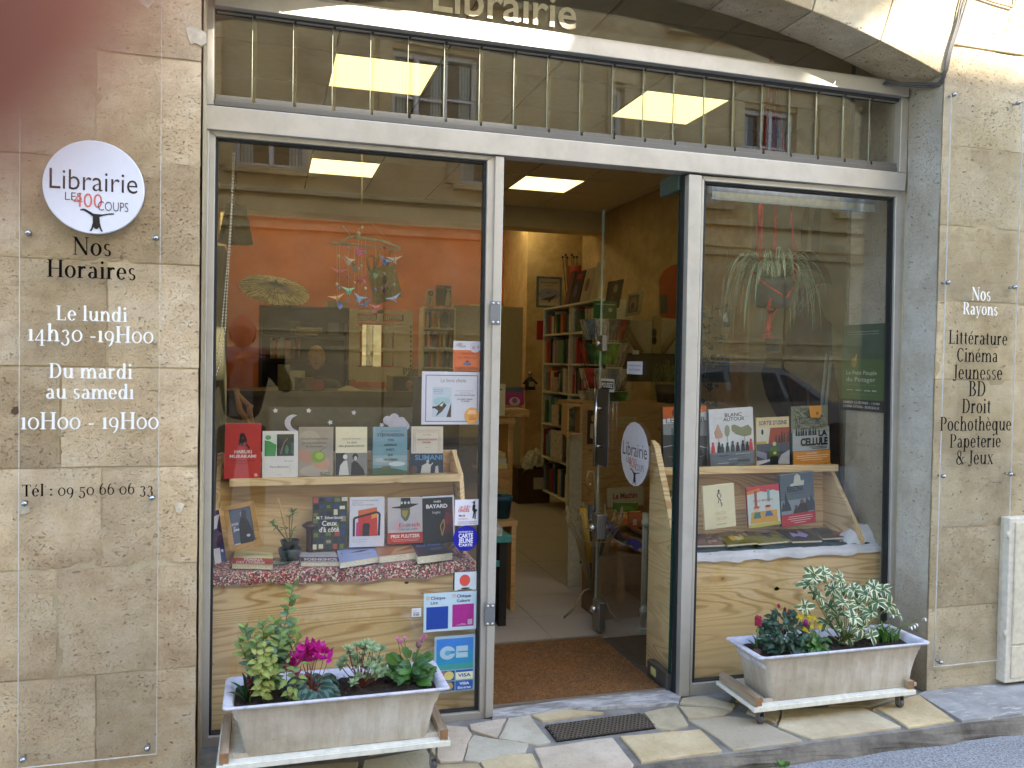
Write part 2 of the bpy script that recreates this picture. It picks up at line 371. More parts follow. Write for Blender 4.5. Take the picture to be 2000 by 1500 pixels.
def text_geo(txt, font='s', off=0.0):
    """outline of a word: width scaled to 1, capitals 1 high; every stroke of the serif hand lies a hair above the last"""
    if font == 'f':
        vs, fs = serif(txt); cap = 1.0
    else:
        vs, fs = sans(txt, off); cap = _capH
    x0 = min(v[0] for v in vs); x1 = max(v[0] for v in vs)
    return [((v[0]-x0)/(x1-x0), v[1]/cap) for v in vs], fs, (x1-x0)/cap
# ------------------------------------------------------------------ flat print: drawings laid on a face
def draw(mb, prims, O, U, V, N, step=.00018, start=.0004):
    """prims in face units (0..1); O origin, U and V edge vectors, N outward normal"""
    k = 0
    def put(pts, depth): return [O+U*x+V*y+N*depth for x, y in pts]
    for p in prims:
        k += 1; d = start+k*step; ty = p[0]; mb.mat(p[-1] if not isinstance(p[-1], str) else flat(p[-1], .45, grain=.02))
        if ty == 'r': mb.ngon(put([(p[1], p[2]), (p[3], p[2]), (p[3], p[4]), (p[1], p[4])], d))
        elif ty == 'e': mb.ngon(put([(p[1]+p[3]*math.cos(a*math.pi/10), p[2]+p[4]*math.sin(a*math.pi/10)) for a in range(20)], d))
        elif ty == 'p': mb.ngon(put(p[1], d))
        elif ty == 'l':                          # poly-line with width (in U units)
            asp = U.length/V.length
            for (a, b) in zip(p[1][:-1], p[1][1:]):
                dx, dy = (b[0]-a[0]), (b[1]-a[1])/asp; L = math.hypot(dx, dy) or 1; w = p[2]/2
                nx, ny = -dy/L*w, dx/L*w*asp
                k += .2; mb.ngon(put([(a[0]+nx, a[1]+ny), (a[0]-nx, a[1]-ny), (b[0]-nx, b[1]-ny), (b[0]+nx, b[1]+ny)], start+k*step))
        elif ty == 't':                          # text, x0, x1, baseline, cap height, font, weight
            _, txt, x0, x1, yb, h, font, off, _c = p
            vs, fs, _ = text_geo(txt, font, off)
            q = put([(x0+a*(x1-x0), yb+b*h) for a, b in vs], d)
            if font == 'f':
                for i, f in enumerate(fs): mb.ngon([q[j]+N*(i*.00002) for j in f])
            else: mb.add(q, fs)
    return mb
def T(txt, x0, x1, yb, h, col, font='s', off=0.0): return ('t', txt, x0, x1, yb, h, font, off, col)
print('helpers ready')
# ================================================================== the street
ROADZ = -.06
STONE = stone_mat('limestone_block'); STONE_R = stone_mat('limestone_pier', '#ab9775', '#d2c19e', '#e6dabd', '#c8c2b4', pit=1.35, greyness=.35)
RENDER = stone_mat('grey_render', '#aa9f8a', '#cfc6b4', '#e0d9cb', '#cccac4', pit=1.1, greyness=.5, dirt=.5)
MORTAR = stone_mat('lime_mortar', '#a8977a', '#c4b390', '#d8caa8', pit=.3)
FLAG = [stone_mat('flagstone_%s' % k, *c, pit=.35, greyness=.15, dirt=0, zdirt=False, jit=11) for k, c in
        {'cream': ('#a89a7c', '#c9bb9b', '#ddd2b6'), 'pink': ('#b3a18b', '#cdbda6', '#ded2bd'), 'white': ('#b0a68f', '#d4cbb4', '#e4dcc8'), 'yellow': ('#b09c74', '#cfbb93', '#e0d2ae')}.items()]
def asphalt():
    t = NT('asphalt'); v = t.coord()
    a = t.noise(v, 120, 4, .85); b = t.noise(v, 3, 4)
    c = t.mix(t.ramp(a, [(.38, 0.), (.62, 1.)]), '#66686b', '#bdbfc1'); c = t.mix(t.math('MULTIPLY', b, .3), c, '#4b4d50')
    wear = t.ramp(t.noise(t.coord(scale=(.6, 5, 1)), 2.2, 5, .7), [(.5, 0.), (.72, 1.)])
    c = t.mix(t.math('MULTIPLY', wear, .5), c, '#a9a9a8')
    return t.bsdf(c, .85, normal=t.bump(t.voro(v, 160), .8, .004))
def concrete(name='cement', a='#8b8780', b='#aaa69c', c='#68645d'):
    t = NT(name); v = t.coord()
    n1 = t.noise(v, 6, 7, .7); n2 = t.noise(v, 120, 3, .7)
    col = t.ramp(n1, [(.32, c), (.5, a), (.68, b)]); col = t.mix(t.math('MULTIPLY', n2, .3), col, c)
    return t.bsdf(col, .9, normal=t.bump(t.math('ADD', n1, t.math('MULTIPLY', n2, .5)), .5, .004))
CEMENT = concrete(); 
g = MB().add([(-60, -60, ROADZ-.03), (60, -60, ROADZ-.03), (60, 60, ROADZ-.03), (-60, 60, ROADZ-.03)], [(0, 1, 2, 3)]); struct('ground', g, asphalt())
ROADM = asphalt()
struct('road', MB().add([(-30, -10.6, ROADZ), (30, -10.6, ROADZ), (30, -.32, ROADZ), (-30, -.32, ROADZ)], [(0, 1, 2, 3)]), ROADM)
# cement bed of the narrow pavement with its broken kerb edge
mb = MB(); n = 150; xs = [-6+12*i/n for i in range(n+1)]; topf = []; botf = []
for x in xs:
    j = noise.noise(Vector((x*3.1, 0, 4)))*.012 + noise.noise(Vector((x*11, 2, 4)))*.007
    topf.append(Vector((x, -.292+j, -.006))); botf.append(Vector((x, -.325+noise.noise(Vector((x*5, 7, 1)))*.03, ROADZ-.01)))
back = [Vector((x, .30, -.006)) for x in xs]
for i in range(n):
    mb.add([topf[i], topf[i+1], back[i+1], back[i]], [(0, 1, 2, 3)])
pave = struct('pavement', mb, CEMENT)
mb = MB(); K_ = 7
def kerbpt(u, v):
    i = u*n; a, b = topf[int(min(n, i))], botf[int(min(n, i))]; p = a.lerp(b, v); f = math.sin(v*math.pi)
    return p+Vector((0, -f*(.006+.012*noise.noise(Vector((p.x*13, v*3, 2)))), f*.006*noise.noise(Vector((p.x*21, v*4, 9)))))
mb.grid(kerbpt, n, K_, smooth=False); mb.build('kerb_face', concrete('kerb_stone', '#766e62', '#958b7b', '#4b453c'), pave, fix=False)
def flag(pts, m, z0=-.03, z1=.0):
    P = [atz(p[0], p[1], 0) for p in pts]; c = sum(P, Vector())/len(P)
    # the traced outline with slightly irregular, chipped edges
    out = []
    for i, p in enumerate(P):
        q = P[(i+1) % len(P)]; L = (q-p).length; k = max(1, int(L/.06))
        for j in range(k):
            a = p.lerp(q, j/k)
            if j: a += (a-c).normalized()*random.uniform(-.004, .004)
            out.append(a)
    up = [Vector((a.x, a.y, z1)) for a in out]; inn = [Vector((a.x+(c.x-a.x)*.015, a.y+(c.y-a.y)*.02, z1+.003)) for a in out]
    lo = [Vector((a.x, a.y, z0)) for a in out]
    m_ = MB(); nn = len(out)
    m_.add(lo+up+inn, [(i, (i+1) % nn, nn+(i+1) % nn, nn+i) for i in range(nn)]+[(nn+i, nn+(i+1) % nn, 2*nn+(i+1) % nn, 2*nn+i) for i in range(nn)]+[tuple(2*nn+i for i in range(nn))])
    m_.build('flagstone', m, pave)
z5 = lambda L: [(860+u*.57, 1300+v*.57) for u, v in L]
for pts, k in [([(240,170),(305,172),(378,262),(330,272),(200,250)],2), ([(100,203),(228,180),(195,250),(105,222)],1), ([(115,240),(302,270),(290,300),(130,330),(82,325),(95,265)],2),
    ([(137,332),(225,308),(316,303),(350,372),(170,380)],3), ([(322,285),(590,248),(662,338),(640,372),(362,385)],1), ([(615,243),(890,220),(966,292),(690,331)],3),
    ([(312,170),(400,148),(560,162),(350,190)],3), ([(698,162),(808,140),(850,205),(790,222),(735,212)],0), ([(830,112),(905,106),(1010,135),(1000,150),(930,140),(820,130)],0),
    ([(820,142),(925,146),(998,157),(970,172),(850,182)],0), ([(850,188),(985,175),(1100,190),(1242,258),(1003,291),(905,220)],2), ([(1060,140),(1130,150),(1165,160),(1150,200),(1110,185),(1050,160)],0),
    ([(1172,150),(1450,145),(1578,210),(1272,252),(1157,210)],0), ([(1482,150),(1640,100),(1762,190),(1604,212),(1500,150)],3), ([(0,205),(90,212),(108,236),(78,325),(0,330),(-70,250)],1),
    ([(-20,342),(128,336),(158,372),(0,400)],3), ([(1010,120),(1120,112),(1300,118),(1170,142),(1060,135)],1), ([(1320,120),(1440,100),(1620,95),(1470,140),(1330,140)],0)]:
    flag(z5(pts), FLAG[k])
flag([(712,1486),(832,1464),(852,1496),(862,1530),(700,1535)], FLAG[2]); flag([(560,1500),(700,1489),(690,1540),(540,1550)], FLAG[2]); flag([(700,1440),(830,1425),(850,1455),(720,1475)], FLAG[0])
# generic paving beyond the frame, both ways
for sx in (-1, 1):
    x = -.05 if sx < 0 else 3.5
    while abs(x) < 6.5:
        w = random.uniform(.25, .5)
        a, b = sorted((x, x+sx*w))
        MB().prism([(a+.01, -.285, -.03), (b-.01, -.285+random.uniform(0, .02), -.03), (b-.02, -.05, -.03), (a+.03, -.06, -.03)], (0, 0, .03)).build('flagstone', random.choice(FLAG), pave)
        x += sx*w
# the smooth grey cement apron before the right pier
def apron():
    t = NT('cement_apron'); v = t.coord(); n1 = t.noise(v, 5, 6, .7)
    c = t.ramp(n1, [(.3, '#807e7a'), (.5, '#9d9b97'), (.72, '#b8b6b0')]); w = t.ramp(t.noise(t.coord(scale=(2, 9, 1)), 3, 6, .75), [(.56, 0.), (.64, 1.)])
    return t.bsdf(t.mix(t.math('MULTIPLY', w, .7), c, '#e2e0da'), .85, normal=t.bump(n1, .25, .004))
AP = apron()
ap = [(2.63, -.285), (3.4, -.29), (3.4, .0), (2.72, .0), (2.66, -.02)]
MB().prism([(p[0], p[1], -.02) for p in ap], (0, 0, .0235)).build('cement_apron', AP, pave)
# painted stone sill of the doorway, worn blue grey
def sillm():
    t = NT('worn_painted_sill'); v = t.coord(scale=(1.6, 6, 3)); n1 = t.noise(v, 4, 7, .75, .8)
    c = t.ramp(n1, [(.3, '#73706c'), (.45, '#95918c'), (.56, '#bdbab6'), (.7, '#d3d1cf')])
    return t.bsdf(c, .8, normal=t.bump(n1, .5, .004))
sp = [atz(*p, 0) for p in [(962,1408),(962,1388),(1294,1346),(1330,1362),(1325,1376),(1225,1380),(1100,1388),(1010,1402)]]
MB().prism([(p.x, p.y, -.02) for p in sp], (0, 0, .026)).build('door_sill', sillm(), pave)
# perforated vent grate let into the pavement
gr = thing('vent_grate', 'rusty perforated metal grate let into the pavement before the doorway', 'grate', (0, 0, 0))
gc = [atz(*p, 0) for p in z5([(358,207),(400,259),(727,214),(690,164)])]
O, Ux, Vy = gc[0], gc[3]-gc[0], gc[1]-gc[0]
nx, ny = 25, 9; mb = MB(); GR = metal_mat('rusty_iron', '#776b5d', .6, .5, .6)
def gp(u, v, z): p = O+Ux*u+Vy*v; return Vector((p.x, p.y, z))
for j in range(ny):
    for i in range(nx):
        u0 = (i+(.5 if j % 2 else 0))/(nx+.5); v0 = j/ny; du, dv = 1/(nx+.5), 1/ny; K = 8
        rim = [gp(u0+du*(.5+.36*math.cos(2*math.pi*k/K)), v0+dv*(.5+.38*math.sin(2*math.pi*k/K)), .0035) for k in range(K)]
        cor = []
        for k in range(K):
            a = 2*math.pi*k/K; c_, s_ = math.cos(a), math.sin(a); m_ = max(abs(c_), abs(s_)); cor.append(gp(u0+du*(.5+.5*c_/m_), v0+dv*(.5+.5*s_/m_), .0035))
        low = [Vector((p.x, p.y, -.0005)) for p in rim]
        mb.add(rim+cor+low, [(k, (k+1) % K, K+(k+1) % K, K+k) for k in range(K)]+[(k, (k+1) % K, 2*K+(k+1) % K, 2*K+k) for k in range(K)])
mb.build('grate_plate', GR, gr, kind='stuff')
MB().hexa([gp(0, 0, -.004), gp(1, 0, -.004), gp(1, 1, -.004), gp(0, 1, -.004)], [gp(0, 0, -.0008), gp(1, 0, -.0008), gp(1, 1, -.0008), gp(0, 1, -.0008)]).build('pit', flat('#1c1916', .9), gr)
# moss and weeds on the kerb
def weed(x, n):
    mb = MB()
    for i in range(n):
        a = random.uniform(0, 6.28); r = random.uniform(.0, .02); l = random.uniform(.012, .028)
        b = Vector((x+math.cos(a)*r*1.6, -.335-abs(math.sin(a))*r*.5, ROADZ+.005)); d = Vector((math.cos(a)*l*.6, math.sin(a)*l*.6, l))
        s_ = Vector((-math.sin(a), math.cos(a), 0))*.006
        mb.ngon([b, b+d*.5+s_, b+d, b+d*.5-s_])
    return mb
for x, lb in ((1.295, 'small green weed sprouting at the foot of the kerb'), (1.78, 'tiny tuft of moss in the kerb crack right of the grate')):
    weed(x, 26).build('weed', flat('#5f8a34', .6), fix=False, label=lb, cat='weed')

# ================================================================== the shop building: stone, arch
bld = thing('shop_building', 'old pale limestone building with a wide arched shop opening', 'building')
ZT = 2.74                                                # course line above the springing
XL, XR = -.208, 2.72; RD = .20                           # opening edges and depth of the reveal
def block(x0, x1, z0, z1, y0=0.0, y1=.2, m=STONE, g=.0028, name='stone'):
    """one squared stone with chipped chamfered edges"""
    y0 = y0 + random.uniform(-.0015, .0025); mb = MB(); nxx = max(2, int((x1-x0)/.035)); nzz = max(2, int((z1-z0)/.035))
    a0, a1, c0, c1 = x0+g, x1-g, z0+g, z1-g
    sd = random.random()*50
    def fn(u, v):
        x = a0+(a1-a0)*u; z = c0+(c1-c0)*v
        e = min(u*(a1-a0), (1-u)*(a1-a0), v*(c1-c0), (1-v)*(c1-c0))
        jx = noise.noise(Vector((x*9, z*9, sd)))*.004; jz = noise.noise(Vector((x*9, z*9, sd+9)))*.004
        edge = .003 if e < .001 else 0
        if e < .001 and noise.noise(Vector((x*14, z*14, sd+3))) > .30: edge = .008
        return Vector((x+(jx if 0 < u < 1 else jx*.6), y0+edge+noise.noise(Vector((x*4, z*4, sd)))*.0025, z+(jz if 0 < v < 1 else jz*.6)))
    mb.grid(fn, nxx, nzz); n0 = nxx+1
    edge = [i for i in range(n0)]+[j*n0+nxx for j in range(1, nzz+1)]+[nzz*n0+i for i in range(nxx-1, -1, -1)]+[j*n0 for j in range(nzz-1, 0, -1)]
    fr = [mb.v[i].copy() for i in edge]; bk = [Vector((p.x, y1, p.z)) for p in fr]
    k = len(fr); mb.add(fr+bk, [(i, (i+1) % k, k+(i+1) % k, k+i) for i in range(k)]+[tuple(range(k, 2*k))])
    return mb.build(name, m, bld)
# course heights read off the left pier (photo y at the opening edge) and shared by both piers
crs = [at(388, y, 0).z for y in (1500, 1302, 1099, 910, 720, 519, 326, 120)]
crs = [crs[0]-.0]+crs[1:]+[ZT-.0]
lj = [None, (187, None), (112, None), (198, None), (118, None), (209, None), (-40, 305), (187, None)]
zz = [-.02]+crs[1:]
joint_px = [(187, 1400), (112, 1210), (198, 1010), (118, 815), (209, 620), (40, 420), (187, 220), (60, 60)]
for i in range(len(zz)-1):
    z0, z1 = zz[i], zz[i+1]; jx = at(*joint_px[i], 0).x
    xs = [XL, jx]; 
    while xs[-1] > -3.4: xs.append(xs[-1]-random.uniform(.42, .66))
    for a, b in zip(xs[1:], xs[:-1]): block(a, b, z0, z1)
for i in range(len(zz)-1):      # right pier: one stone across
    xs = [XR, XR+random.choice([.62, .74])]
    while xs[-1] < 5.6: xs.append(xs[-1]+random.uniform(.42, .66))
    for a, b in zip(xs[:-1], xs[1:]): block(a, b, zz[i], zz[i+1], m=STONE_R)
# rendered coat on the side of the right reveal, patched and uneven
mb = MB()
mb.grid(lambda u, v: Vector((XR-.004+noise.noise(Vector((u*2, v*9, 5)))*.004, .006+u*.19, v*2.62)), 6, 50)
mb.build('render_coat', RENDER, bld)
mb = MB(); mb.grid(lambda u, v: Vector((XL+.004, .01+u*.18, v*2.6)), 3, 40); mb.build('render_coat', MORTAR, bld)
# mortar body behind the stones
MB().box(-3.4, XL-.004, .006, .198, -.1, 2.6).build('mortar', MORTAR, bld); MB().box(XR+.006, 5.6, .006, .198, -.1, 2.6).build('mortar', MORTAR, bld)
MB().box(-8, XL, .2, .45, -.2, 6).box(XR, 8, .2, .45, -.2, 6).box(XL, XR, .30, .45, 3.2, 6).build('wall_core', MORTAR, bld)
MB().box(-8, -3.4, 0, .2, -.2, 6).box(5.6, 8, 0, .2, -.2, 6).build('plain_wall', STONE, bld)
# segmental arch: circle through the springings and the measured crown
cxa = (XL+XR)/2; _p = Vector((2.099, 0, 1.37+1.414)); zs = 1.37+1.238
h2 = (XR-XL)/2; dx = _p.x-cxa
# z = zc + sqrt(R^2-(x-cxa)^2): solve for zc from two points
def _arch():
    best = None
    for i in range(2000):
        zc = zs - .05 - i*.004; R2 = h2*h2+(zs-zc)**2; z = zc+math.sqrt(max(0, R2-dx*dx))
        e = abs(z-_p.z)
        if best is None or e < best[0]: best = (e, zc, math.sqrt(R2))
    return best[1], best[2]
ZC, RA = _arch()
def az(x): return ZC+math.sqrt(RA*RA-(x-cxa)**2)
NV = 9; cuts = [XL+(XR-XL)*i/NV for i in range(NV+1)]
for i in range(NV):
    a, b = cuts[i]+.002, cuts[i+1]-.002; m_ = 8
    y0 = random.uniform(-.002, .002)
    low = [Vector((a+(b-a)*k/m_, y0, az(a+(b-a)*k/m_))) for k in range(m_+1)]
    fan = lambda x: x+(x-cxa)*.16
    top = [Vector((fan(b), y0, 3.28)), Vector((fan(a), y0, 3.28))]
    ring = low+top
    mb = MB().hexa(ring, [Vector((p.x, .235, p.z)) for p in ring]); mb.build('arch_stone', STONE_R, bld, bevel=.004)
# stones beside the arch ring up to the flat bed line
for sx, X0 in ((-1, XL), (1, XR)):
    fx = X0+(X0-cxa)*.16
    ring = [Vector((X0+sx*.003, 0, zz[-1]+.004 if False else 2.612)), Vector((fx+sx*.004, 0, 3.28)), Vector((X0+sx*1.0, 0, 3.28)), Vector((X0+sx*1.0, 0, zz[-1]+.004)), Vector((X0+sx*.003, 0, zz[-1]+.004))]
    if sx < 0 or True:
        ring = [Vector((X0+sx*.003, 0, zz[-1]+.004)), Vector((fx+sx*.004, 0, 3.28)), Vector((X0+sx*1.1, 0, 3.28)), Vector((X0+sx*1.1, 0, zz[-1]+.004))]
    MB().hexa(ring, [Vector((p.x, .2, p.z)) for p in ring]).build('stone', STONE_R if sx > 0 else STONE, bld, bevel=.004)
    a, b = sorted((X0+sx*1.106, X0+sx*2.9)); block(a, b, zz[-1], 3.28, m=STONE_R if sx > 0 else STONE)
# filler wedge under the springing stones (between course line and arch foot)
for k, z in enumerate((3.28, 3.62, 3.96, 4.3, 4.64, 4.98)):
    x = -3.4+(k % 2)*.25
    while x < 5.6:
        w = random.uniform(.5, .8); MB().box(x+.003, min(x+w, 5.6)-.003, random.uniform(-.002, .002), .2, z+.003, z+.337).build('stone', STONE_R, bld); x += w
# string course and upper storey wall
MB().box(-8, 8, -.10, .2, 5.32, 5.5).build('string_course', STONE, bld, bevel=.02)
MB().box(-8, 8, .0, .45, 5.5, 12.5).build('upper_wall', STONE, bld)
# white plaster patches and an old fixing on the left pier
for px, py, r, nm in ((285, 3, .02, 0), (350, 990, .016, 0), (30, 802, .012, 1), (45, 995, .018, 0), (383, 70, .03, 0)):
    c = at(px, py, -.002); mb = MB()
    ring = [Vector((c.x+math.cos(a*.52)*r*random.uniform(.7, 1.3), -.0035, c.z+math.sin(a*.52)*r*random.uniform(.7, 1.4))) for a in range(12)]
    mb.prism(ring, (0, .012, 0)).build('mortar_patch', flat('#5b4b3a' if nm else '#cfc4ac', .95, grain=.12), bld)
# ---- cables over the right corner
CABLE = flat('#5b5854', .6)
for i, (off, dz) in enumerate(((0, 0), (.012, .006), (-.010, -.004))):
    pts = [at(1900+off*600, -60, -.012), at(1880+off*500, 10, -.012), at(1872+off*300, 45, -.014), at(1855+off*250, 100, -.014), at(1846+off*200, 140, -.012)]
    pts += [Vector((2.705+off*.2, .02, pts[-1].z-.04-dz)), Vector((2.68, .08+off, 2.605-.012-dz)), Vector((2.62, .14, 2.606-dz)), Vector((2.55, .17+off, 2.618-dz))]
    sm = []
    for a in range(len(pts)-1):
        p0, p1, p2, p3 = pts[max(a-1, 0)], pts[a], pts[a+1], pts[min(a+2, len(pts)-1)]
        for k in range(6):
            u = k/6; sm.append(.5*((2*p1)+(p2-p0)*u+(2*p0-5*p1+4*p2-p3)*u*u+(3*p1-p0-3*p2+p3)*u**3))
    MB().tube(sm, .0045, 6).build('cable', CABLE, label=['thick grey cable curving round the corner of the arch', 'thinner cable running right of the thick one at the arch corner', 'leftmost of the three cables hanging at the arch corner'][i], cat='cable', group='cables hanging at the arch corner')
mb = MB().tube([at(1900, -10, -.01), at(1940, 4, -.01), at(1978, 14, -.012), at(1984, 2, -.012), at(1986, -30, -.012)], .004, 6)
mb.build('cable', flat('#a98455', .6), label='beige wire looping across the top right of the sunlit wall', cat='cable')
# ================================================================== the building across the street
YO = -11.62
opp = thing('opposite_building', 'tall pale stone building across the street with rows of windows', 'building', (4, YO, 0))
OST = stone_mat('opposite_limestone', '#bda372', '#d9c496', '#eadbb4', pit=.3, greyness=.1, dirt=.1)
wx = [-8.1, -4.0, .05, 3.95, 8.15, 12.1, 16.2]
rows = [(4.62, 7.0), (7.95, 9.75)]
HB = 10.35
mb = MB(); XA, XB = -10.2, 18.4
zs_ = [-.2] + [z for r in rows for z in r] + [HB]
xs_ = [XA] + [x for w in wx for x in (w-.6, w+.6)] + [XB]
for zi in range(0, len(zs_)-1):
    if zi % 2 == 0: mb.box(XA, XB, YO-.5, YO, zs_[zi], zs_[zi+1])
    else:
        for xi in range(0, len(xs_)-1, 2): mb.box(xs_[xi], xs_[xi+1], YO-.5, YO, zs_[zi], zs_[zi+1])
mb.build('wall', OST, opp)
for z, h, d in ((3.6, .10, .10), (3.78, .34, .05), (4.2, .10, .14), (1.55, .07, .06), (1.86, .05, .05), (7.45, .2, .12), (HB-.3, .3, .25)):
    MB().box(XA, XB, YO, YO+d, z, z+h).build('cornice', OST, opp)
for z in [.45, .9, 1.25, 2.2, 2.6, 3.0, 5.1, 5.6, 6.1, 6.6, 9, 9.6, 10.2, 12.3, 12.9]:
    pass
WF = flat('#d9dadd', .5); WG = flat('#26261f', .15, spec=.9); CUR = flat('#b9c4bf', .9)
for r, (z0, z1) in enumerate(rows):
    for x in wx:
        f = MB()
        f.box(x-.6, x-.52, YO-.2, YO-.12, z0, z1).box(x+.52, x+.6, YO-.2, YO-.12, z0, z1).box(x-.04, x+.04, YO-.2, YO-.1, z0, z1).box(x-.52, x+.52, YO-.2, YO-.12, z0, z0+.09).box(x-.52, x+.52, YO-.2, YO-.12, z1-.09, z1)
        for k in (1, 2): f.box(x-.52, x-.04, YO-.19, YO-.13, z0+(z1-z0)*k/3-.02, z0+(z1-z0)*k/3+.02).box(x+.04, x+.52, YO-.19, YO-.13, z0+(z1-z0)*k/3-.02, z0+(z1-z0)*k/3+.02)
        w = f.build('window', WF, opp)
        MB().box(x-.55, x+.55, YO-.27, YO-.22, z0, z1).build('pane', WG, w)
        c = MB()
        for s_ in (-1, 1):
            c.grid(lambda u, v: Vector((x+s_*(.30+u*.2), YO-.215+math.sin(u*22)*.01, z0+.1+v*(z1-z0-.2))), 12, 1)
        c.build('curtain', CUR, w)
        MB().box(x-.75, x+.75, YO, YO+.16, z0-.12, z0).build('sill', OST, opp)
        for s_ in (-1, 1): MB().box(x+s_*.72-.12, x+s_*.72+.12, YO, YO+.05, z0, z1+.1).build('window_surround', OST, opp)
        MB().box(x-.84, x+.84, YO, YO+.07, z1+.1, z1+.32).build('window_surround', OST, opp)
        if r != 0:
            b = MB()
            for k in range(13): b.box(x-.6+k*.1-.008, x-.6+k*.1+.008, YO+.05, YO+.066, z0, z0+.8)
            b.box(x-.62, x+.62, YO+.045, YO+.07, z0+.78, z0+.81); b.build('railing', flat('#1c1b1a', .5), opp)
# ground-floor: rusticated joints and a wooden gate
for x in (-6, -2.2, 2.0, 6.2, 10.2, 14.2): MB().box(x-.02, x+.02, YO-.01, YO+.005, 0, 3.5).build('rain_stain', flat('#7f6c4a', .9), opp)
MB().box(4.9, 6.3, YO, YO+.05, 0, 2.9).build('door', flat('#4a3b2c', .5), opp)
# invented roof profile: low parts pass sun in two places, high parts block it
def proj(p, yy=YO-.14):
    s_ = (yy-p.y)/SDIR.y; q = p+SDIR*s_; return q.x, q.z
r1a = proj(at(1065, 130, .18)); r1b = proj(at(1095, 72, .18)); r2a = proj(at(1662, 70, 0)); r2b = proj(at(1745, 0, 0)); lo1 = proj(at(800, 175, .18)); lo2 = proj(at(1850, 118, 0)); lo3 = proj(at(2000, 124, 0)); lx = proj(at(440, 0, .18))
m1 = (r1b[0]-r1a[0])/(r1b[1]-r1a[1]); m2 = (r2b[0]-r2a[0])/(r2b[1]-r2a[1])
top = max(lo1[1], lo2[1])+1.5
def shade_screen(poly, nm):
    MB().hexa([Vector((x, YO-.26, z)) for x, z in poly], [Vector((x, YO-.14, z)) for x, z in poly]).build(nm, OST, opp)
zb0 = HB-.05
shade_screen([(XA-8, zb0), (lx[0], zb0), (lx[0], top), (XA-8, top)], 'shade_screen_high')
shade_screen([(lx[0], zb0), (r1a[0]+m1*(zb0-r1a[1]), zb0), (r1a[0]+m1*(lo1[1]-r1a[1]), lo1[1]), (lx[0], lo1[1])], 'shade_screen_low')
shade_screen([(r1a[0]+m1*(zb0-r1a[1]), zb0), (r2a[0]+m2*(zb0-r2a[1]), zb0), (r2a[0]+m2*(top-r2a[1]), top), (r1a[0]+m1*(top-r1a[1]), top)], 'shade_screen_high')
shade_screen([(r2a[0]+m2*(zb0-r2a[1]), zb0), (XB+8, zb0), (XB+8, lo3[1]), (r2a[0]+m2*(lo2[1]-r2a[1]), lo2[1])], 'shade_screen_low')
MB().box(XA-8, XB+8, YO-9, YO-.5, -.2, HB-.1).build('building_body', OST, opp)
print('roof', HB, lo1, lo2, lo3, top, r1a, r2a)
struct('far_pavement', MB().box(-30, 30, YO, -10.6, ROADZ-.05, .0), CEMENT)
# neighbour houses closing the street ends on the far side
# ================================================================== aluminium shop front
YF = .20
fr = thing('shopfront_frame', 'weathered aluminium frame of the shop front with two display windows and a doorway', 'shop front')
def bar(pts, nm, y0=YF, y1=YF+.06, m=None, bev=.0025): return MB().pq(pts, y0, y1).build(nm, m or ALU, fr, bevel=bev)
bar([(399,204),(1771,338),(1768,373),(399,251)], 'transom', YF-.012)
bar([(418,9),(1776,189),(1775,163),(418,-28)], 'arch_beam', YF-.02)
bar([(418,-28),(1754,163),(1754,158),(418,-34)], 'beam_lip', YF+.012, YF+.05)
bar([(402,-40),(419,-40),(417,204),(401,204)], 'post', YF-.004)                 # left post, upper
bar([(1762,190),(1776,192),(1771,338),(1757,336)], 'post', YF-.004)
bar([(400,252),(409,253),(390,1462),(381,1463)], 'post', YF-.004)               # left post, lower
bar([(409,253.5),(421,266),(407,1441),(391,1462)], 'stile', YF+.008)
bar([(409,253.5),(964,305),(952,313),(421,266)], 'rail', YF+.008)
bar([(964,305),(967,304),(949,1406),(947,1404),(936,1391),(952,313)], 'stile', YF+.008)
bar([(405,1440),(936,1390),(948,1405),(391,1462)], 'rail', YF+.008)
bar([(968,304),(985,306),(963,1401),(948,1403)], 'post', YF-.004)
bar([(1346,340),(1371,343),(1346,1361),(1327,1361)], 'post', YF-.004)
bar([(1371,343),(1765,373),(1750,385),(1376,353)], 'rail', YF+.008)
bar([(1371,343.5),(1376,353),(1352,1338),(1346,1360)], 'stile', YF+.008)
bar([(1765,373.5),(1769,374),(1747,1330),(1735,1318),(1750,385)], 'stile', YF+.008)
bar([(1352,1336),(1735,1300),(1746,1330),(1346,1360)], 'rail', YF+.008)
MB().pq([(391,-40),(401,-40),(381.5,1466),(374,1466)], YF-.014, YF-.002).build('caulk', flat('#cbc6ba', .8, grain=.1), fr)
# black rubber gaskets round the panes
def ring4(o, i, nm, y0, y1, m):
    mb = MB()
    for k in range(4):
        a, b, c, d = o[k], o[(k+1) % 4], i[(k+1) % 4], i[k]; mb.pq([a, b, c, d], y0, y1)
    return mb.build(nm, m, fr)
lo = [(421,266),(952,313),(936,1391),(407,1441)]; li = [(426,272),(946,319),(930,1386),(412,1434)]
ro = [(1376,353),(1750,385),(1735,1302),(1352,1336)]; ri = [(1379,359),(1743,390),(1728,1298),(1356,1331)]
ring4(lo, li, 'gasket', YF+.022, YF+.055, DARKSEAL); ring4(ro, ri, 'gasket', YF+.022, YF+.055, DARKSEAL)
MB().pq([(1336,338.5),(1345,339),(1326,1361),(1317,1365)], YF+.03, YF+.06).build('door_seal', DARKSEAL, fr)
MB().pq(lo, YF+.034, YF+.042).build('pane', GLASS, fr, label='large pane of the left display window')
MB().pq(ro, YF+.034, YF+.042).build('pane', GLASS, fr, label='large pane of the right display window')
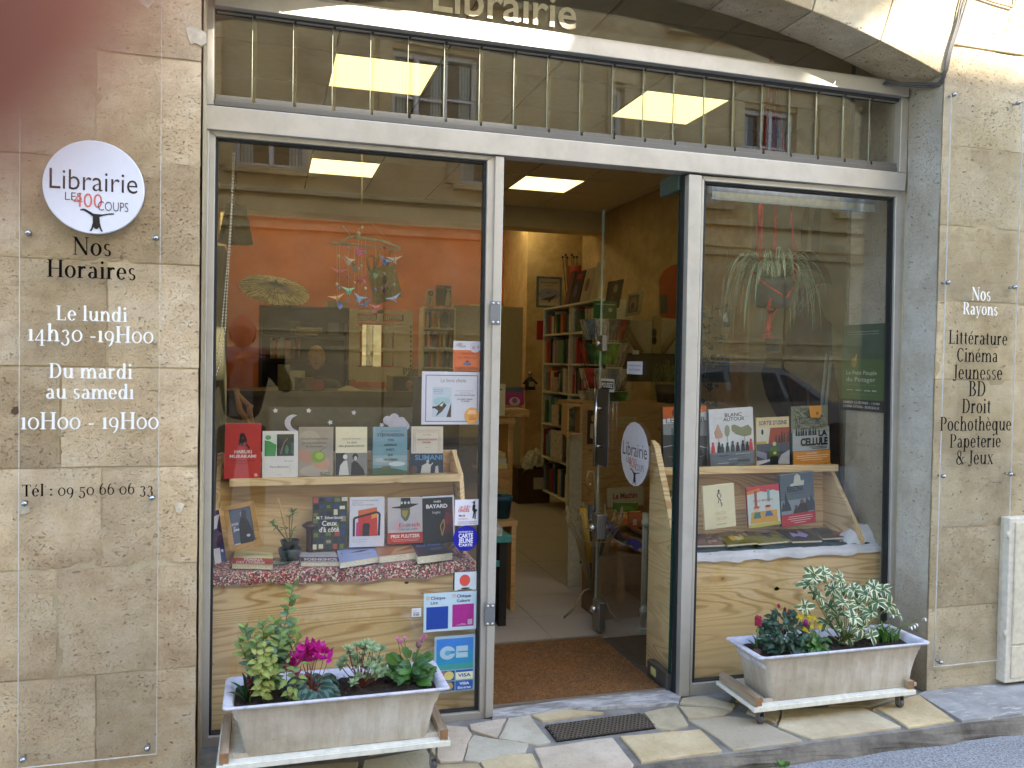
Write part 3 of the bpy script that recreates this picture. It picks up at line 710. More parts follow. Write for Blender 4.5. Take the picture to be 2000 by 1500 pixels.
# patch plates on the door post, four screws each
for (x, y, h) in ((968, 611, 47), (957, 1201, 42)):
    c0 = at(x-9.5, y-h/2, YF-.008); c1 = at(x+9.5, y+h/2, YF-.008)
    p = MB().box(c0.x, c1.x, YF-.0075, YF-.004, c1.z, c0.z).build('hinge_plate', metal_mat('zinc_plate', '#8d9196', .5, .2, .7), fr, bevel=.001)
    mb = MB()
    for u in (.27, .75):
        for v in (.1, .9): mb.lathe([(.0, 0), (.0052, -.0005), (.0045, -.003), (0, -.0035)][::-1], (c0.x+(c1.x-c0.x)*u, YF-.0077, c1.z+(c0.z-c1.z)*v), 10, 'y')
    mb.build('screw', flat('#dcdcd8', .3, .6), p)
# ---- the band of narrow vertical glass blades
lv = thing('louvre_band', 'row of narrow glass blades clipped between grey strips above the transom', 'louvre window')
ZINC = metal_mat('aged_zinc', '#7a7872', .6, .5, .6)
MB().pq([(418,193),(1757,327),(1757,338),(418,205)], YF+.012, YF+.05).build('lower_strip', ZINC, lv, bevel=.002)
MB().pq([(421,10),(1757,188),(1757,199),(421,20)], YF+.014, YF+.05).build('upper_strip', flat('#3c3b3d', .6), lv)
divx = [420, 496, 575.5, 652, 726, 799, 869.5, 938, 1005, 1070, 1134, 1197, 1257, 1316, 1375, 1432, 1488, 1541.6, 1594, 1646, 1698, 1752]
def ytop(x): return 10+(x-421)*(188-10)/(1757-421)
def ybot(x): return 193+(x-418)*(327-193)/(1757-418)
BLADE = glassmat('louvre_glass', (.93, .93, .89), .09, 1)
EDGE = flat('#a9ad9a', .25, spec=.8)
for i in range(len(divx)-1):
    a = at(divx[i], ybot(divx[i]), YF+.03); b = at(divx[i+1], ybot(divx[i+1]), YF+.03); zt = at((divx[i]+divx[i+1])/2, ytop((divx[i]+divx[i+1])/2)+14, YF+.03).z; zb = a.z-.004
    tw = random.uniform(-.003, .003)
    ring = [Vector((a.x-.006, YF+.028, zb)), Vector((b.x+.008, YF+.036+tw, zb)), Vector((b.x+.008, YF+.036+tw, zt)), Vector((a.x-.006, YF+.028, zt))]
    bl = MB().hexa(ring, [v+Vector((0, .005, 0)) for v in ring]).build('glass_blade', BLADE, lv)
    MB().box(a.x-.0078, a.x-.0062, YF+.0275, YF+.034, zb, zt).build('cut_edge', EDGE, bl)
    MB().box(a.x+.004, b.x-.006, YF+.018, YF+.030, zt-.002, zt+.012).build('clip', metal_mat('aluminium_clip', '#b8b5ad', .4, .4, .6), lv)
    MB().box(a.x+.004, b.x-.006, YF+.016, YF+.028, zb-.002, zb+.016).build('clip', ZINC, lv)
# ---- glass fascia above, with the shop name
fa = thing('glass_fascia', 'arched glass fascia lettered Librairie above the louvre band', 'shop sign')
pts = []; n = 30
for i in range(n+1):
    x = XL+.01+(XR-XL-.02)*i/n; pts.append(Vector((x, YF+.03, az(x)+.02)))
l0 = at(418, -30, YF+.03); l1 = at(1754, 163, YF+.03)
ring = [Vector((XL, YF+.03, l0.z)), Vector((XR, YF+.03, l1.z))]+pts[::-1]
MB().hexa(ring, [v+Vector((0, .008, 0)) for v in ring]).build('pane', glassmat('fascia_glass', (.82, .80, .74), .10, 1), fa)
a = at(845, 23, YF+.028); b = at(1125, 52, YF+.028); vs, fs, wh = text_geo('Librairie', 's', .012)
zb = (a.z+at(1125, 55, YF+.028).z)/2; H = (b.x-a.x)/wh
MB().add([Vector((a.x+u*(b.x-a.x), YF+.028-.0, zb+v*H)) for u, v in vs]+[Vector((a.x+u*(b.x-a.x), YF+.0245, zb+v*H)) for u, v in vs], [f for f in fs]+[tuple(i+len(vs) for i in f) for f in fs]).build('lettering', flat('#d8cdac', .5), fa, fix=False)
# ---- the glass door, opened inwards
dr = thing('glass_door', 'frameless glass shop door standing open inwards, with a round white sticker', 'door', (1.645, .262, 0))
Xd = 1.645; y0, y1 = .262, 1.10; ORG[dr] = Vector((1.645, .262, 0))
MB().box(Xd-.005, Xd+.005, y0+.01, y1, .02, 2.165).build('pane', GLASS_DOOR, dr)
MB().box(Xd-.0055, Xd+.0055, y0+.002, y0+.0095, .03, 2.16).build('cut_edge', flat('#173a33', .15, spec=.9), dr)
MB().box(Xd-.0052, Xd+.0052, y1+.0005, y1+.002, .03, 2.16).build('cut_edge', flat('#9fb0a0', .2, spec=.9), dr)
SM = metal_mat('satin_steel', '#9b9b98', .32, .15, .8)
MB().box(Xd-.016, Xd+.016, y0, y0+.19, .0, .075).build('bottom_shoe', metal_mat('dark_steel', '#6d7072', .35, .3, .7), dr, bevel=.003)
MB().box(Xd-.0175, Xd-.0165, y0+.10, y0+.15, .025, .058).build('worn_sticker', flat('#c9c078', .7), dr)
MB().box(Xd-.014, Xd+.014, y0, y0+.17, 2.10, 2.172).build('top_shoe', flat('#5f7f86', .4, .5), dr, bevel=.002)
lk = MB().box(Xd-.03, Xd+.014, y1-.075, y1+.004, .485, .61).build('lock_case', SM, dr, bevel=.004)
MB().lathe([(.0, 0), (.019, 0), (.022, -.012), (.013, -.03), (0, -.03)], (Xd-.03, y1-.035, .54), 14, 'x').build('lock_cylinder', flat('#d5d5d5', .2, .9), lk)
lk = MB().box(Xd-.02, Xd+.014, y1-.10, y1-.005, .02, .17).build('lock_case', SM, dr, bevel=.004)
MB().lathe([(.0, 0), (.018, 0), (.021, -.012), (.012, -.028), (0, -.028)], (Xd-.02, y1-.05, .125), 14, 'x').build('lock_cylinder', flat('#d5d5d5', .2, .9), lk)
lk = MB().box(Xd-.016, Xd+.012, y1-.06, y1+.004, 1.44, 1.52).build('lock_case', SM, dr, bevel=.003)
MB().lathe([(.0, 0), (.015, 0), (.015, -.02), (0, -.02)], (Xd-.016, y1-.03, 1.48), 14, 'x').build('lock_cylinder', flat('#d5d5d5', .2, .9), lk)
hz0, hz1 = 0.86, 1.25
MB().box(Xd-.009, Xd-.0055, y1-.14, y1-.002, hz0, hz1).build('push_plate', metal_mat('plate_steel', '#85868a', .35, .1, .75), dr)
h = MB(); h.tube([(Xd-.05, y1-.075, hz0-.0), (Xd-.05, y1-.075, hz1)], .011, 12)
for z in (hz0+.1, hz1-.1): h.tube([(Xd-.009, y1-.075, z), (Xd-.05, y1-.075, z)], .008, 8)
h.build('pull_handle', metal_mat('polished_steel', '#b9bab8', .15, .1, .95), dr)
# print on the door: everything lies on the street side of the glass (facing -x)
def door_sheet(nm, px0, py0, px1, py1, prims, base, shape='r', lab=None):
    p = atx((px0+px1)/2, (py0+py1)/2, Xd-.006); a = atx(px0, (py0+py1)/2, Xd-.006); b = atx(px1, (py0+py1)/2, Xd-.006)
    zt = atx((px0+px1)/2, py0, Xd-.006).z; zb = atx((px0+px1)/2, py1, Xd-.006).z
    O = Vector((Xd-.0062, a.y, zb)); U = Vector((0, b.y-a.y, 0)); V = Vector((0, 0, zt-zb)); N = Vector((-1, 0, 0))
    pr = [('e', .5, .5, .5, .5, base)] if shape == 'e' else [('r', 0, 0, 1, 1, base)]
    return draw(MB(), pr+prims, O, U, V, N).build(nm, None, dr, fix=False, label=lab)
LOGO = lambda s=1: [T('Librairie', .07, .93, .46, .215, '#2a2026', 's', -.006), T('LES', .22, .38, .345, .085, '#3a3036', 's', -.012), T('400', .30, .58, .28, .15, '#d4695c', 's', -.008),
    T('COUPS', .54, .84, .255, .10, '#3a3036', 's', -.012),
    ('p', [(.37,.255),(.40,.265),(.42,.26),(.50,.215),(.58,.213),(.66,.232),(.70,.232),(.70,.22),(.64,.215),(.59,.20),(.555,.185),(.56,.12),(.575,.06),(.59,.03),(.575,.028),(.562,.05),(.545,.10),(.53,.075),(.515,.075),(.505,.10),(.49,.05),(.475,.028),(.46,.03),(.475,.06),(.49,.12),(.49,.185),(.45,.215),(.40,.245),(.365,.243)], '#1d1714'),
    ('e', .525, .088, .028, .035, '#1d1714')]
door_sheet('round_sticker', 1213, 824, 1268, 950, LOGO(), '#e0e2ee', 'e', 'round white sticker with the shop name')
door_sheet('push_label', 1173, 740, 1200, 765, [('r', .06, .2, .94, .82, '#151515'), T('POUSSEZ', .1, .9, .33, .36, '#f0f0f0', 's', .03)], '#dfe0e0')
door_sheet('return_notice', 1225, 706, 1255, 731, [T('La librairie revient', .08, .92, .62, .16, '#4a5a90'), T('dans 15 minutes', .12, .88, .30, .16, '#4a5a90')], '#dcdff0')
# ================================================================== signs on the stone
sg = thing('round_shop_sign', 'round white sign reading Librairie Les 400 Coups with an upside-down tumbler', 'sign')
c = at(184, 366, -.035); rx = (at(283.5, 366, -.035).x-at(83, 366, -.035).x)/2; rz = (at(184, 276, -.035).z-at(184, 457.5, -.035).z)/2; R_ = (rx+rz)/2
MB().lathe([(0, -.002), (R_*.985, -.002), (R_, 0), (R_, .006), (0, .006)], (c.x, -.035, c.z), 64, 'y', smooth=False).build('disc', flat('#e4e5ee', .28, grain=.01), sg)
draw(MB(), LOGO(), Vector((c.x-R_, -.0372, c.z-R_)), Vector((2*R_, 0, 0)), Vector((0, 0, 2*R_)), Vector((0, -1, 0))).build('printed_logo', None, sg, fix=False)
def plexi(nm, lab, corners, screws, lines, Y, grp=None):
    o = thing(nm, lab, 'sign')
    ring = [at(p[0], p[1], Y) for p in corners]
    x0 = (ring[0].x+ring[3].x)/2; x1 = (ring[1].x+ring[2].x)/2; z1 = (ring[0].z+ring[1].z)/2; z0 = (ring[2].z+ring[3].z)/2
    MB().box(x0, x1, Y, Y+.005, z0, z1).build('acrylic_sheet', PLEXI, o, bevel=.0008)
    EM = flat('#e3e4e0', .15, spec=.9) 
    MB().box(x0-.0012, x0-.0002, Y-.0005, Y+.0055, z0, z1).box(x1+.0002, x1+.0012, Y-.0005, Y+.0055, z0, z1).box(x0, x1, Y-.0005, Y+.0055, z0-.0014, z0-.0002).build('sheet_edge', EM, o)
    for s_ in screws:
        p = at(s_[0], s_[1], Y-.004)
        MB().lathe([(0, -.014), (.006, -.012), (.0095, -.006), (.0095, .002)], (p.x, Y-.003, p.z), 14, 'y').lathe([(.005, 0), (.005, .03)], (p.x, Y+.005, p.z), 8, 'y').build('screw', flat('#a9abae', .18, .95), o)
    for txt, xa, xb, yb, capf, col in lines:
        a = at(xa, yb, Y-.001); b = at(xb, yb, Y-.001); zb = at((xa+xb)/2, yb, Y-.001).z
        vs, fs, wh = text_geo(txt, 'f'); wd = b.x-a.x; Hh = wd/wh*capf
        mb = MB(); q = [Vector((a.x+u*wd, Y-.0008, zb+v*Hh)) for u, v in vs]
        for i, f in enumerate(fs): mb.ngon([q[j]-Vector((0, i*.00003, 0)) for j in f])
        mb.build('lettering', flat(col, .8, grain=0, spec=.08), o, fix=False)
    return o
LW, LD = '#fafaf6', '#140c06'
plexi('opening_hours_sign', 'tall clear acrylic sign lettered with the opening hours and telephone number', [(44,-120),(322,-120),(300,1475),(32,1499)],
      [(55,455),(305,465),(48,983),(297,972),(45,1483),(288,1461)],
      [('Nos',142,217,499,1.0,LD),('Horaires',92,265,544,1.0,LD),('Le lundi',110,249,627,1.0,LW),('I4h30 -I9H00',54,300,668,1.0,LW),('Du mardi',96,259,739,1.0,LW),
       ('au samedI',90,262,779,1.0,LW),('I0H00 - I9H00',40,310,838,1.0,LW),('T\u00e9l : 09 50 66 06 33',43,299,967,1.0,LD)], -.022)
plexi('departments_sign', 'narrow clear acrylic sign on the right pier listing the departments of the shop', [(1857,183),(1996,202),(1966,1287),(1828,1302)],
      [(1863,185),(1989,201),(1851,552),(1981,561),(1842,930),(1973,926),(1836,1293)],
      [('Nos',1898,1934,587,1.12,LW),('Rayons',1881,1947,615,1.12,LW),('Litt\u00e9rature',1853,1966,673,1.12,'#1c130c'),('Cin\u00e9ma',1869,1948,707,1.12,'#1c130c'),('Jeunesse',1861,1956,741,1.12,'#1c130c'),
       ('BD',1892,1924,774,1.12,'#1c130c'),('Droit',1879,1934,807,1.12,'#0b0806'),('Pochoth\u00e8que',1836,1973,841,1.12,'#1c130c'),('Papeterie',1855,1953,874,1.12,'#0b0806'),('& Jeux',1867,1939,907,1.12,'#1c130c')], -.022)
# utility box at the far right
ub = thing('utility_box', 'cream painted utility cabinet at the foot of the right pier', 'utility cabinet')
p0 = at(1973, 1012, -.05); zb = .02
BX = flat('#ddd6c6', .5); MB().box(p0.x, p0.x+.5, -.05, .0, zb, p0.z).build('frame', BX, ub, bevel=.004)
MB().box(p0.x+.028, p0.x+.46, -.058, -.05, zb+.17, p0.z-.02).build('door', flat('#d9cfb8', .5), ub, bevel=.003)
MB().box(p0.x+.028, p0.x+.46, -.055, -.05, zb+.02, zb+.16).build('lower_panel', flat('#d9cfb8', .5), ub, bevel=.003)
MB().lathe([(.006, 0), (.006, .03)], (p0.x-.004, -.045, p0.z-.09), 8).lathe([(.006, 0), (.006, .03)], (p0.x-.004, -.045, zb+.2), 8).build('hinge', BX, ub)
# ================================================================== planters
def trough_mat():
    t = NT('weathered_white_plastic'); v = t.coord(); n1 = t.noise(v, 5, 6, .7); st = t.noise(t.coord(scale=(9, 9, 1.2)), 3, 5, .7)
    c = t.ramp(n1, [(.3, '#aea08c'), (.52, '#c9beac'), (.7, '#d6cfc3')])
    c = t.mix(t.math('MULTIPLY', t.ramp(st, [(.42, 0.), (.7, 1.)]), .55), c, '#9f8d76')
    sp = t.ramp(t.noise(v, 70, 3, .7), [(.66, 0.), (.72, 1.)]); c = t.mix(t.math('MULTIPLY', sp, .5), c, '#6d6455')
    return t.bsdf(c, .6, normal=t.bump(n1, .15, .004))
def rim_mat():
    t = NT('weathered_rim'); v = t.coord(); n1 = t.noise(v, 9, 7, .75)
    c = t.ramp(n1, [(.34, '#a9a6ad'), (.5, '#cfcdd6'), (.66, '#dedde6')])
    sp = t.ramp(t.noise(v, 26, 5, .75), [(.58, 0.), (.68, 1.)]); c = t.mix(t.math('MULTIPLY', sp, .45), c, '#7d7a78')
    return t.bsdf(c, .6, normal=t.bump(n1, .15, .004))
TR, RIM = trough_mat(), rim_mat()
def soil_m():
    t = NT('dark_soil'); v = t.coord(); n1 = t.noise(v, 60, 5, .8)
    return t.bsdf(t.ramp(n1, [(.35, '#191310'), (.6, '#3a2c22'), (.75, '#5b4635')]), .95, normal=t.bump(n1, 1, .01))
SOIL = soil_m()
def greywood():
    t = NT('grey_batten'); f = t.noise(t.coord(scale=(50, 4, 50)), 1, 4, .7)
    return t.bsdf(t.ramp(f, [(.3, '#7f6a52'), (.55, '#a59078'), (.75, '#b8a68d')]), .8, normal=t.bump(f, .3, .003))
BAT = greywood(); CUTW = flat('#96704d', .8, grain=.12)
def planter(lab, dlab, X0, X1, Y0, Y1, Zb, Zr, dx0, dx1, dy0, dy1):
    """trough between X0..X1, rim height Zr, standing on a wheeled board whose top is Zb"""
    d = thing('planter_dolly', dlab, 'plant trolley', ((dx0+dx1)/2, (dy0+dy1)/2, 0))
    PW = flat('#e6e2d2', .5, grain=.05)
    MB().box(dx0, dx1, dy0, dy0+.018, Zb-.022, Zb-.004).box(dx0, dx1, dy0+.018, dy1, Zb-.018, Zb-.004).build('board', PW, d, bevel=.0015)
    MB().box(dx0+.02, dx1-.02, dy0+.004, dy1-.004, Zb-.004, Zb).build('board', PW, d, bevel=.001)
    for x in (dx0+.008, dx1-.036):
        b = MB().box(x, x+.028, dy0+.004, dy1-.01, Zb+.0005, Zb+.034).build('batten', BAT, d, bevel=.002)
        MB().box(x+.0005, x+.0275, dy0+.0028, dy0+.0038, Zb+.001, Zb+.033).build('cut_end', CUTW, b)
    for x in (dx0+.05, dx1-.05):
        for y in (dy0+.035, dy1-.04):
            w = MB(); w.lathe([(0, -.008), (.016, -.008), (.018, -.004), (.018, .004), (.016, .008), (0, .008)], (x, y, .020), 14, 'x')
            w.build('caster_wheel', flat('#4c4a49', .4), d)
            MB().box(x-.012, x-.009, y-.012, y+.012, .016, Zb-.018).box(x+.009, x+.012, y-.012, y+.012, .016, Zb-.018).box(x-.014, x+.014, y-.016, y+.016, Zb-.024, Zb-.0185).build('caster_fork', flat('#8c8a86', .4, .7), d)
    p = thing('flower_trough', lab, 'planter', ((X0+X1)/2, (Y0+Y1)/2, Zb+.002))
    cx, cyy = (X0+X1)/2, (Y0+Y1)/2; hx, hy = (X1-X0)/2, (Y1-Y0)/2; z0 = Zb+.002; H = Zr-z0
    def rr(ax, ay, z, r=.02, k=4):
        out = []
        for qx, qy, a0 in ((1, -1, -90), (1, 1, 0), (-1, 1, 90), (-1, -1, 180)):
            for i in range(k+1):
                a = math.radians(a0+90*i/k); out.append(Vector((cx+qx*(ax-r)+r*math.cos(a), cyy+qy*(ay-r)+r*math.sin(a), z)))
        return out
    prof = [(.80, .76, 0, .02), (.815, .78, .02, .02), (.84, .82, .35, .025), (.87, .85, .60, .025), (.905, .875, .80, .022), (.915, .885, .815, .022), (.925, .90, .93, .02)]
    rings = [rr(hx*a, hy*b, z0+H*c, r) for a, b, c, r in prof]
    n = len(rings[0]); mb = MB()
    for r in rings: mb.add(r, [])
    mb.f = []; mb.m = []; mb.sm = []
    for i in range(len(rings)-1):
        for k in range(n): mb.f.append([i*n+k, i*n+(k+1) % n, (i+1)*n+(k+1) % n, (i+1)*n+k]); mb.m.append(0); mb.sm.append(True)
    mb.f.append(list(range(n))[::-1]); mb.m.append(0); mb.sm.append(False)
    # little feet: corners and middle thicken at the base
    for fx in (-.78, 0, .78): mb.box(cx+fx*hx-.045 if fx else cx-.035, cx+fx*hx+.045 if fx else cx+.035, cyy-hy*.765, cyy-hy*.70, z0-.0015, z0+.012)
    mb.build('trough_body', TR, p)
    R0, R1, R2, R3, R4 = rr(hx*.925, hy*.90, z0+H*.93, .02), rr(hx*.985, hy*.98, z0+H*.94, .018), rr(hx, hy, z0+H*.965, .016), rr(hx*.985, hy*.985, Zr, .015), rr(hx*.925, hy*.87, Zr-.004, .02)
    R5 = rr(hx*.90, hy*.82, z0+H*.70, .02)
    mb = MB(); L = [R0, R1, R2, R3, R4, R5]; mb.add([v for r in L for v in r], [(i*n+k, i*n+(k+1) % n, (i+1)*n+(k+1) % n, (i+1)*n+k) for i in range(5) for k in range(n)], True)
    mb.build('rim', RIM, p, fix=True)
    mb = MB(); ax, ay = hx*.905, hy*.84
    mb.grid(lambda u, v: Vector((cx+(u*2-1)*ax, cyy+(v*2-1)*ay, z0+H*.84+noise.noise(Vector((u*30, v*9, X0)))*.012)), 60, 16)
    mb.build('soil', SOIL, p)
    mb = MB()
    for i in range(500):
        x, y = cx+random.uniform(-1, 1)*ax*.97, cyy+random.uniform(-1, 1)*ay*.95; q = Vector((x, y, z0+H*.84+.006)); s_ = random.uniform(.002, .006)
        mb.ngon([q+Vector((random.uniform(-s_, s_), random.uniform(-s_, s_), random.uniform(-.002, .005))) for _ in range(3)])
    mb.build('soil_crumbs', flat('#4a3a2c', .9, grain=.2), p, fix=False, kind='stuff')
    return p, z0+H*.84
PL, SL = planter('weathered white trough of pink cyclamen and green shrubs below the left window', 'white wheeled board under the left flower trough', -.12, .60, -.20, .07, .115, .29, -.135, .602, -.20, .12)
PR, SR = planter('weathered white trough of variegated and yellow flowering plants below the right window', 'white wheeled board under the right flower trough', 1.80, 2.60, -.15, .10, .085, .272, 1.785, 2.53, -.15, .13)
# ------------------------------------------------------------------ leaves
def leaf_mesh(name, L, Wd, fold=.25, curl=.3, m=None, n=5, shape=1.0, tip=.6):
    """a leaf along +x, root at the origin, blade folded on its midrib and curling down"""
    mb = MB(); rows = []
    for i in range(n+1):
        u = i/n; w = Wd/2*(math.sin(math.pi*u**tip)**shape if 0 < u < 1 else 0.02)
        x = L*(u-curl*.25*u*u); z = L*curl*(.25*math.sin(u*math.pi*.7)-.42*u*u*u)
        rows.append([(x, -w, z+w*fold), (x, 0, z), (x, w, z+w*fold)])
    for i in range(n):
        a, b = rows[i], rows[i+1]
        mb.add(a+b, [(0, 1, 4, 3), (1, 2, 5, 4)], True)
    mb.mats = [m]; me = mb.mesh(name)
    uv = me.uv_layers.new(name='uv')
    for lp in me.loops:
        co = me.vertices[lp.vertex_index].co; uv.data[lp.index].uv = (co.x/L, .5+co.y/Wd)
    return me
def leafmat(name, a, b, edge=None, rough=.45, back=None, vein=.25, trans=.25):
    t = NT(name); v = t.coord(jitter=7); n1 = t.noise(v, 30, 4, .6)
    oi = t.n('ShaderNodeObjectInfo')
    c = t.mix(t.math('ADD', t.math('MULTIPLY', n1, .6), t.math('MULTIPLY_ADD', oi.outputs['Random'], .8, -.3)), a, b)
    uvn = t.n('ShaderNodeTexCoord'); sx = t.n('ShaderNodeSeparateXYZ'); t.l(uvn.outputs['UV'], sx.inputs[0])
    off = t.math('ABSOLUTE', t.math('SUBTRACT', sx.outputs[1], .5))
    mid = t.ramp(off, [(.0, 1.), (.04, 0.)]); c = t.mix(t.math('MULTIPLY', mid, vein), c, '#c9d69a')
    if edge:
        e = t.math('ADD', off, t.math('MULTIPLY', t.noise(v, 55, 3, .7), .16)); c = t.mix(t.ramp(e, [(.34, 0.), (.40, 1.)]), c, edge)
    b_ = t.n('ShaderNodeBsdfPrincipled'); t.l(c, b_.inputs['Base Color']); b_.inputs['Roughness'].default_value = rough
    tr = t.n('ShaderNodeBsdfTranslucent'); t.l(c, tr.inputs[0]); mx = t.n('ShaderNodeMixShader'); mx.inputs[0].default_value = trans
    t.l(b_.outputs[0], mx.inputs[1]); t.l(tr.outputs[0], mx.inputs[2]); t.l(mx.outputs[0], t.out.inputs[0]); return t.m
LM = {'shrub': leafmat('shrub_leaf', '#55753c', '#93a850'), 'shrub_y': leafmat('yellowing_leaf', '#86984a', '#b2b860'), 'grey': leafmat('blue_green_leaf', '#3d5b46', '#6f9a80'), 'cyc': leafmat('cyclamen_leaf', '#1d3a31', '#2f5546', '#5d7f72'),
      'bell': leafmat('daisy_leaf', '#2f5a25', '#5c8a35'), 'sed': leafmat('sedum_leaf', '#7f9a6c', '#b2c79a'), 'var': leafmat('variegated_leaf', '#3d6040', '#648a55', '#f2efc8'), 'dark': leafmat('dark_leaf', '#1f3a2b', '#35604b'),
      'hya': leafmat('hyacinth_leaf', '#27472a', '#3d6b38', vein=0), 'strap': leafmat('strap_leaf', '#3f7030', '#6fa045', vein=0), 'spider': leafmat('spider_leaf', '#4f6f50', '#7f9a72', '#d9e0c0'), 'indoor': leafmat('indoor_leaf', '#3d6f38', '#7fae5a')}
PINK = leafmat('magenta_petal', '#c2148a', '#e63bb0', vein=0, trans=.35); PINKL = leafmat('pink_petal', '#e58fc0', '#f3bcd9', vein=0); YEL = leafmat('yellow_petal', '#e2c713', '#f6ea4e', vein=0)
RED = leafmat('crimson_petal', '#8f1639', '#c22a58', vein=0); WHT = leafmat('white_petal', '#e6ecdf', '#f8faf2', vein=0); STEM = flat('#6b7a3f', .6); STEMB = flat('#6e5a42', .7); STEMR = flat('#8a4a3c', .6)
BUD = leafmat('dark_red_bud', '#5a1f1f', '#8a3a30', vein=0)
def put_leaf(me, parent, pos, d, roll=0, s=1.0, name='leaf'):
    d = Vector(d).normalized(); up = Vector((0, 0, 1)); y = up.cross(d)
    y = y.normalized() if y.length > 1e-3 else Vector((0, 1, 0)); z = d.cross(y)
    R_ = Matrix((d, y, z)).transposed().to_4x4() @ Matrix.Rotation(roll, 4, 'X')
    o = bpy.data.objects.new(name, me); COL.objects.link(o); o.parent = parent
    o.matrix_local = Matrix.Translation(Vector(pos)-ORG[parent]) @ R_ @ Matrix.Scale(s, 4); return o
def put_leaf2(me, parent, pos, d, n, s=1.0, name='leaf'):
    n = Vector(n).normalized(); d = Vector(d); d = (d-n*d.dot(n)*.75).normalized(); y = n.cross(d).normalized(); z = d.cross(y)
    o = bpy.data.objects.new(name, me); COL.objects.link(o); o.parent = parent
    o.matrix_local = Matrix.Translation(Vector(pos)-ORG[parent]) @ Matrix((d, y, z)).transposed().to_4x4() @ Matrix.Scale(s, 4); return o
def facing(): return Vector((random.uniform(-.6, .5), random.uniform(-1.1, -.35), random.uniform(.25, 1.0)))
def plant(nm, lab, cat, x, y, z, grp=None): return thing(nm, lab, cat, (x, y, z), group=grp)
def rnd(a, b): return random.uniform(a, b)
def curve(a, b, sag, n=6):
    a, b = Vector(a), Vector(b); return [a.lerp(b, i/n)+Vector(sag)*math.sin(math.pi*i/n) for i in range(n+1)]
def stemmed(lab, cat, base, tops, me_list, stem_m, leaves, r=.0022, s=(.7, 1.1), droop=.2, grp=None, lo=.15, up=.5):
    p = plant(cat.replace(' ', '_'), lab, cat, *base); st = MB()
    for k, tp in enumerate(tops):
        pts = curve(base, tp, (rnd(-.01, .01), rnd(-.008, .008), 0)); st.tube(pts, [r*(1-.6*i/6) for i in range(7)], 5)
        n = leaves if isinstance(leaves, int) else leaves[k]
        for i in range(n):
            u = lo+(1-lo)*(i+.5)/n; q = pts[min(5, int(u*6))].lerp(pts[min(6, int(u*6)+1)], u*6-int(u*6)) if u < 1 else pts[6]
            a = i*2.4+k; dz = up*(u**1.5)*1.6-droop*(1-u)+rnd(-.1, .1)
            put_leaf2(random.choice(me_list), p, q, (math.cos(a), math.sin(a)*.5, dz+.15*math.sin(a)), facing(), rnd(*s)*(1.0-.25*(u > .9)))
    st.build('stem', stem_m, p); return p
def at_s(px, py, y): return at(px, py, y)
random.seed(21)
# left trough, from left to right
yc = -.07
shr = [leaf_mesh('leaf', .046, .018, .3, .35, LM['shrub']), leaf_mesh('leaf', .040, .016, .3, .2, LM['shrub'])]; shy = [leaf_mesh('leaf', .042, .021, .2, .6, LM['shrub_y'])]; gry = [leaf_mesh('leaf', .038, .018, .3, .2, LM['grey'])]
# hyacinth going over
b = at(482, 1345, -.1); p = plant('hyacinth', 'faded hyacinth with dark red buds at the left end of the left trough', 'hyacinth', b.x, b.y, SL)
hm = leaf_mesh('leaf', .10, .018, .8, .35, LM['hya'], 6, .6, .7)
for a, dz, s_ in ((2.7, 1.4, .95), (3.3, .8, .8), (.4, 2.2, 1.0), (1.9, 2.6, 1.05), (5.0, 1.9, .8), (.0, 1.2, .8)): put_leaf(hm, p, (b.x, b.y, SL), (math.cos(a), math.sin(a)*.6, dz), 0, s_)
mb = MB().tube([(b.x+.01, b.y, SL), (b.x+.014, b.y, SL+.085)], .004, 6); mb.build('stem', STEM, p)
mb = MB()
for i in range(26):
    a = i*2.4; h = .03+.055*i/26; mb.ball((b.x+.012+math.cos(a)*.009, b.y+math.sin(a)*.009, SL+h), .0052, 6, 4, (1, 1, 1.4))
mb.build('flower_spike', BUD, p, kind='stuff')
# tall willowy shrub
bs = at(520, 1350, -.06); bs.z = SL
tops = [at(478, 1222, -.1), at(513, 1215, -.07), at(537, 1214, -.05), at(574, 1140, -.03), at(575, 1215, -.09), at(500, 1245, -.12), at(548, 1240, -.12), at(560, 1228, -.08), at(590, 1240, -.10), at(466, 1252, -.08)]
stemmed('tall willowy shrub with narrow yellow green leaves in the left trough', 'shrub', bs, tops, shr+shr+gry, STEMB, [26, 28, 30, 36, 28, 20, 22, 24, 20, 16], s=(.75, 1.2), droop=.3, up=.55)
bs2 = at(516, 1352, -.12); bs2.z = SL
stemmed('low sprig with drooping yellow leaves before the tall shrub', 'sprig', bs2, [at(518, 1262, -.15), at(500, 1275, -.15), at(532, 1272, -.15)], shy, STEMB, [20, 12, 14], s=(.7, 1.1), droop=.6, up=.2)
bs3 = at(566, 1352, -.14); bs3.z = SL
stemmed('arching sprig of pale leaves left of the pink cyclamen', 'sprig', bs3, [at(590, 1292, -.16), at(560, 1292, -.16)], shy+shr, STEMB, [9, 9], s=(.7, 1.0), droop=.7, up=.1)
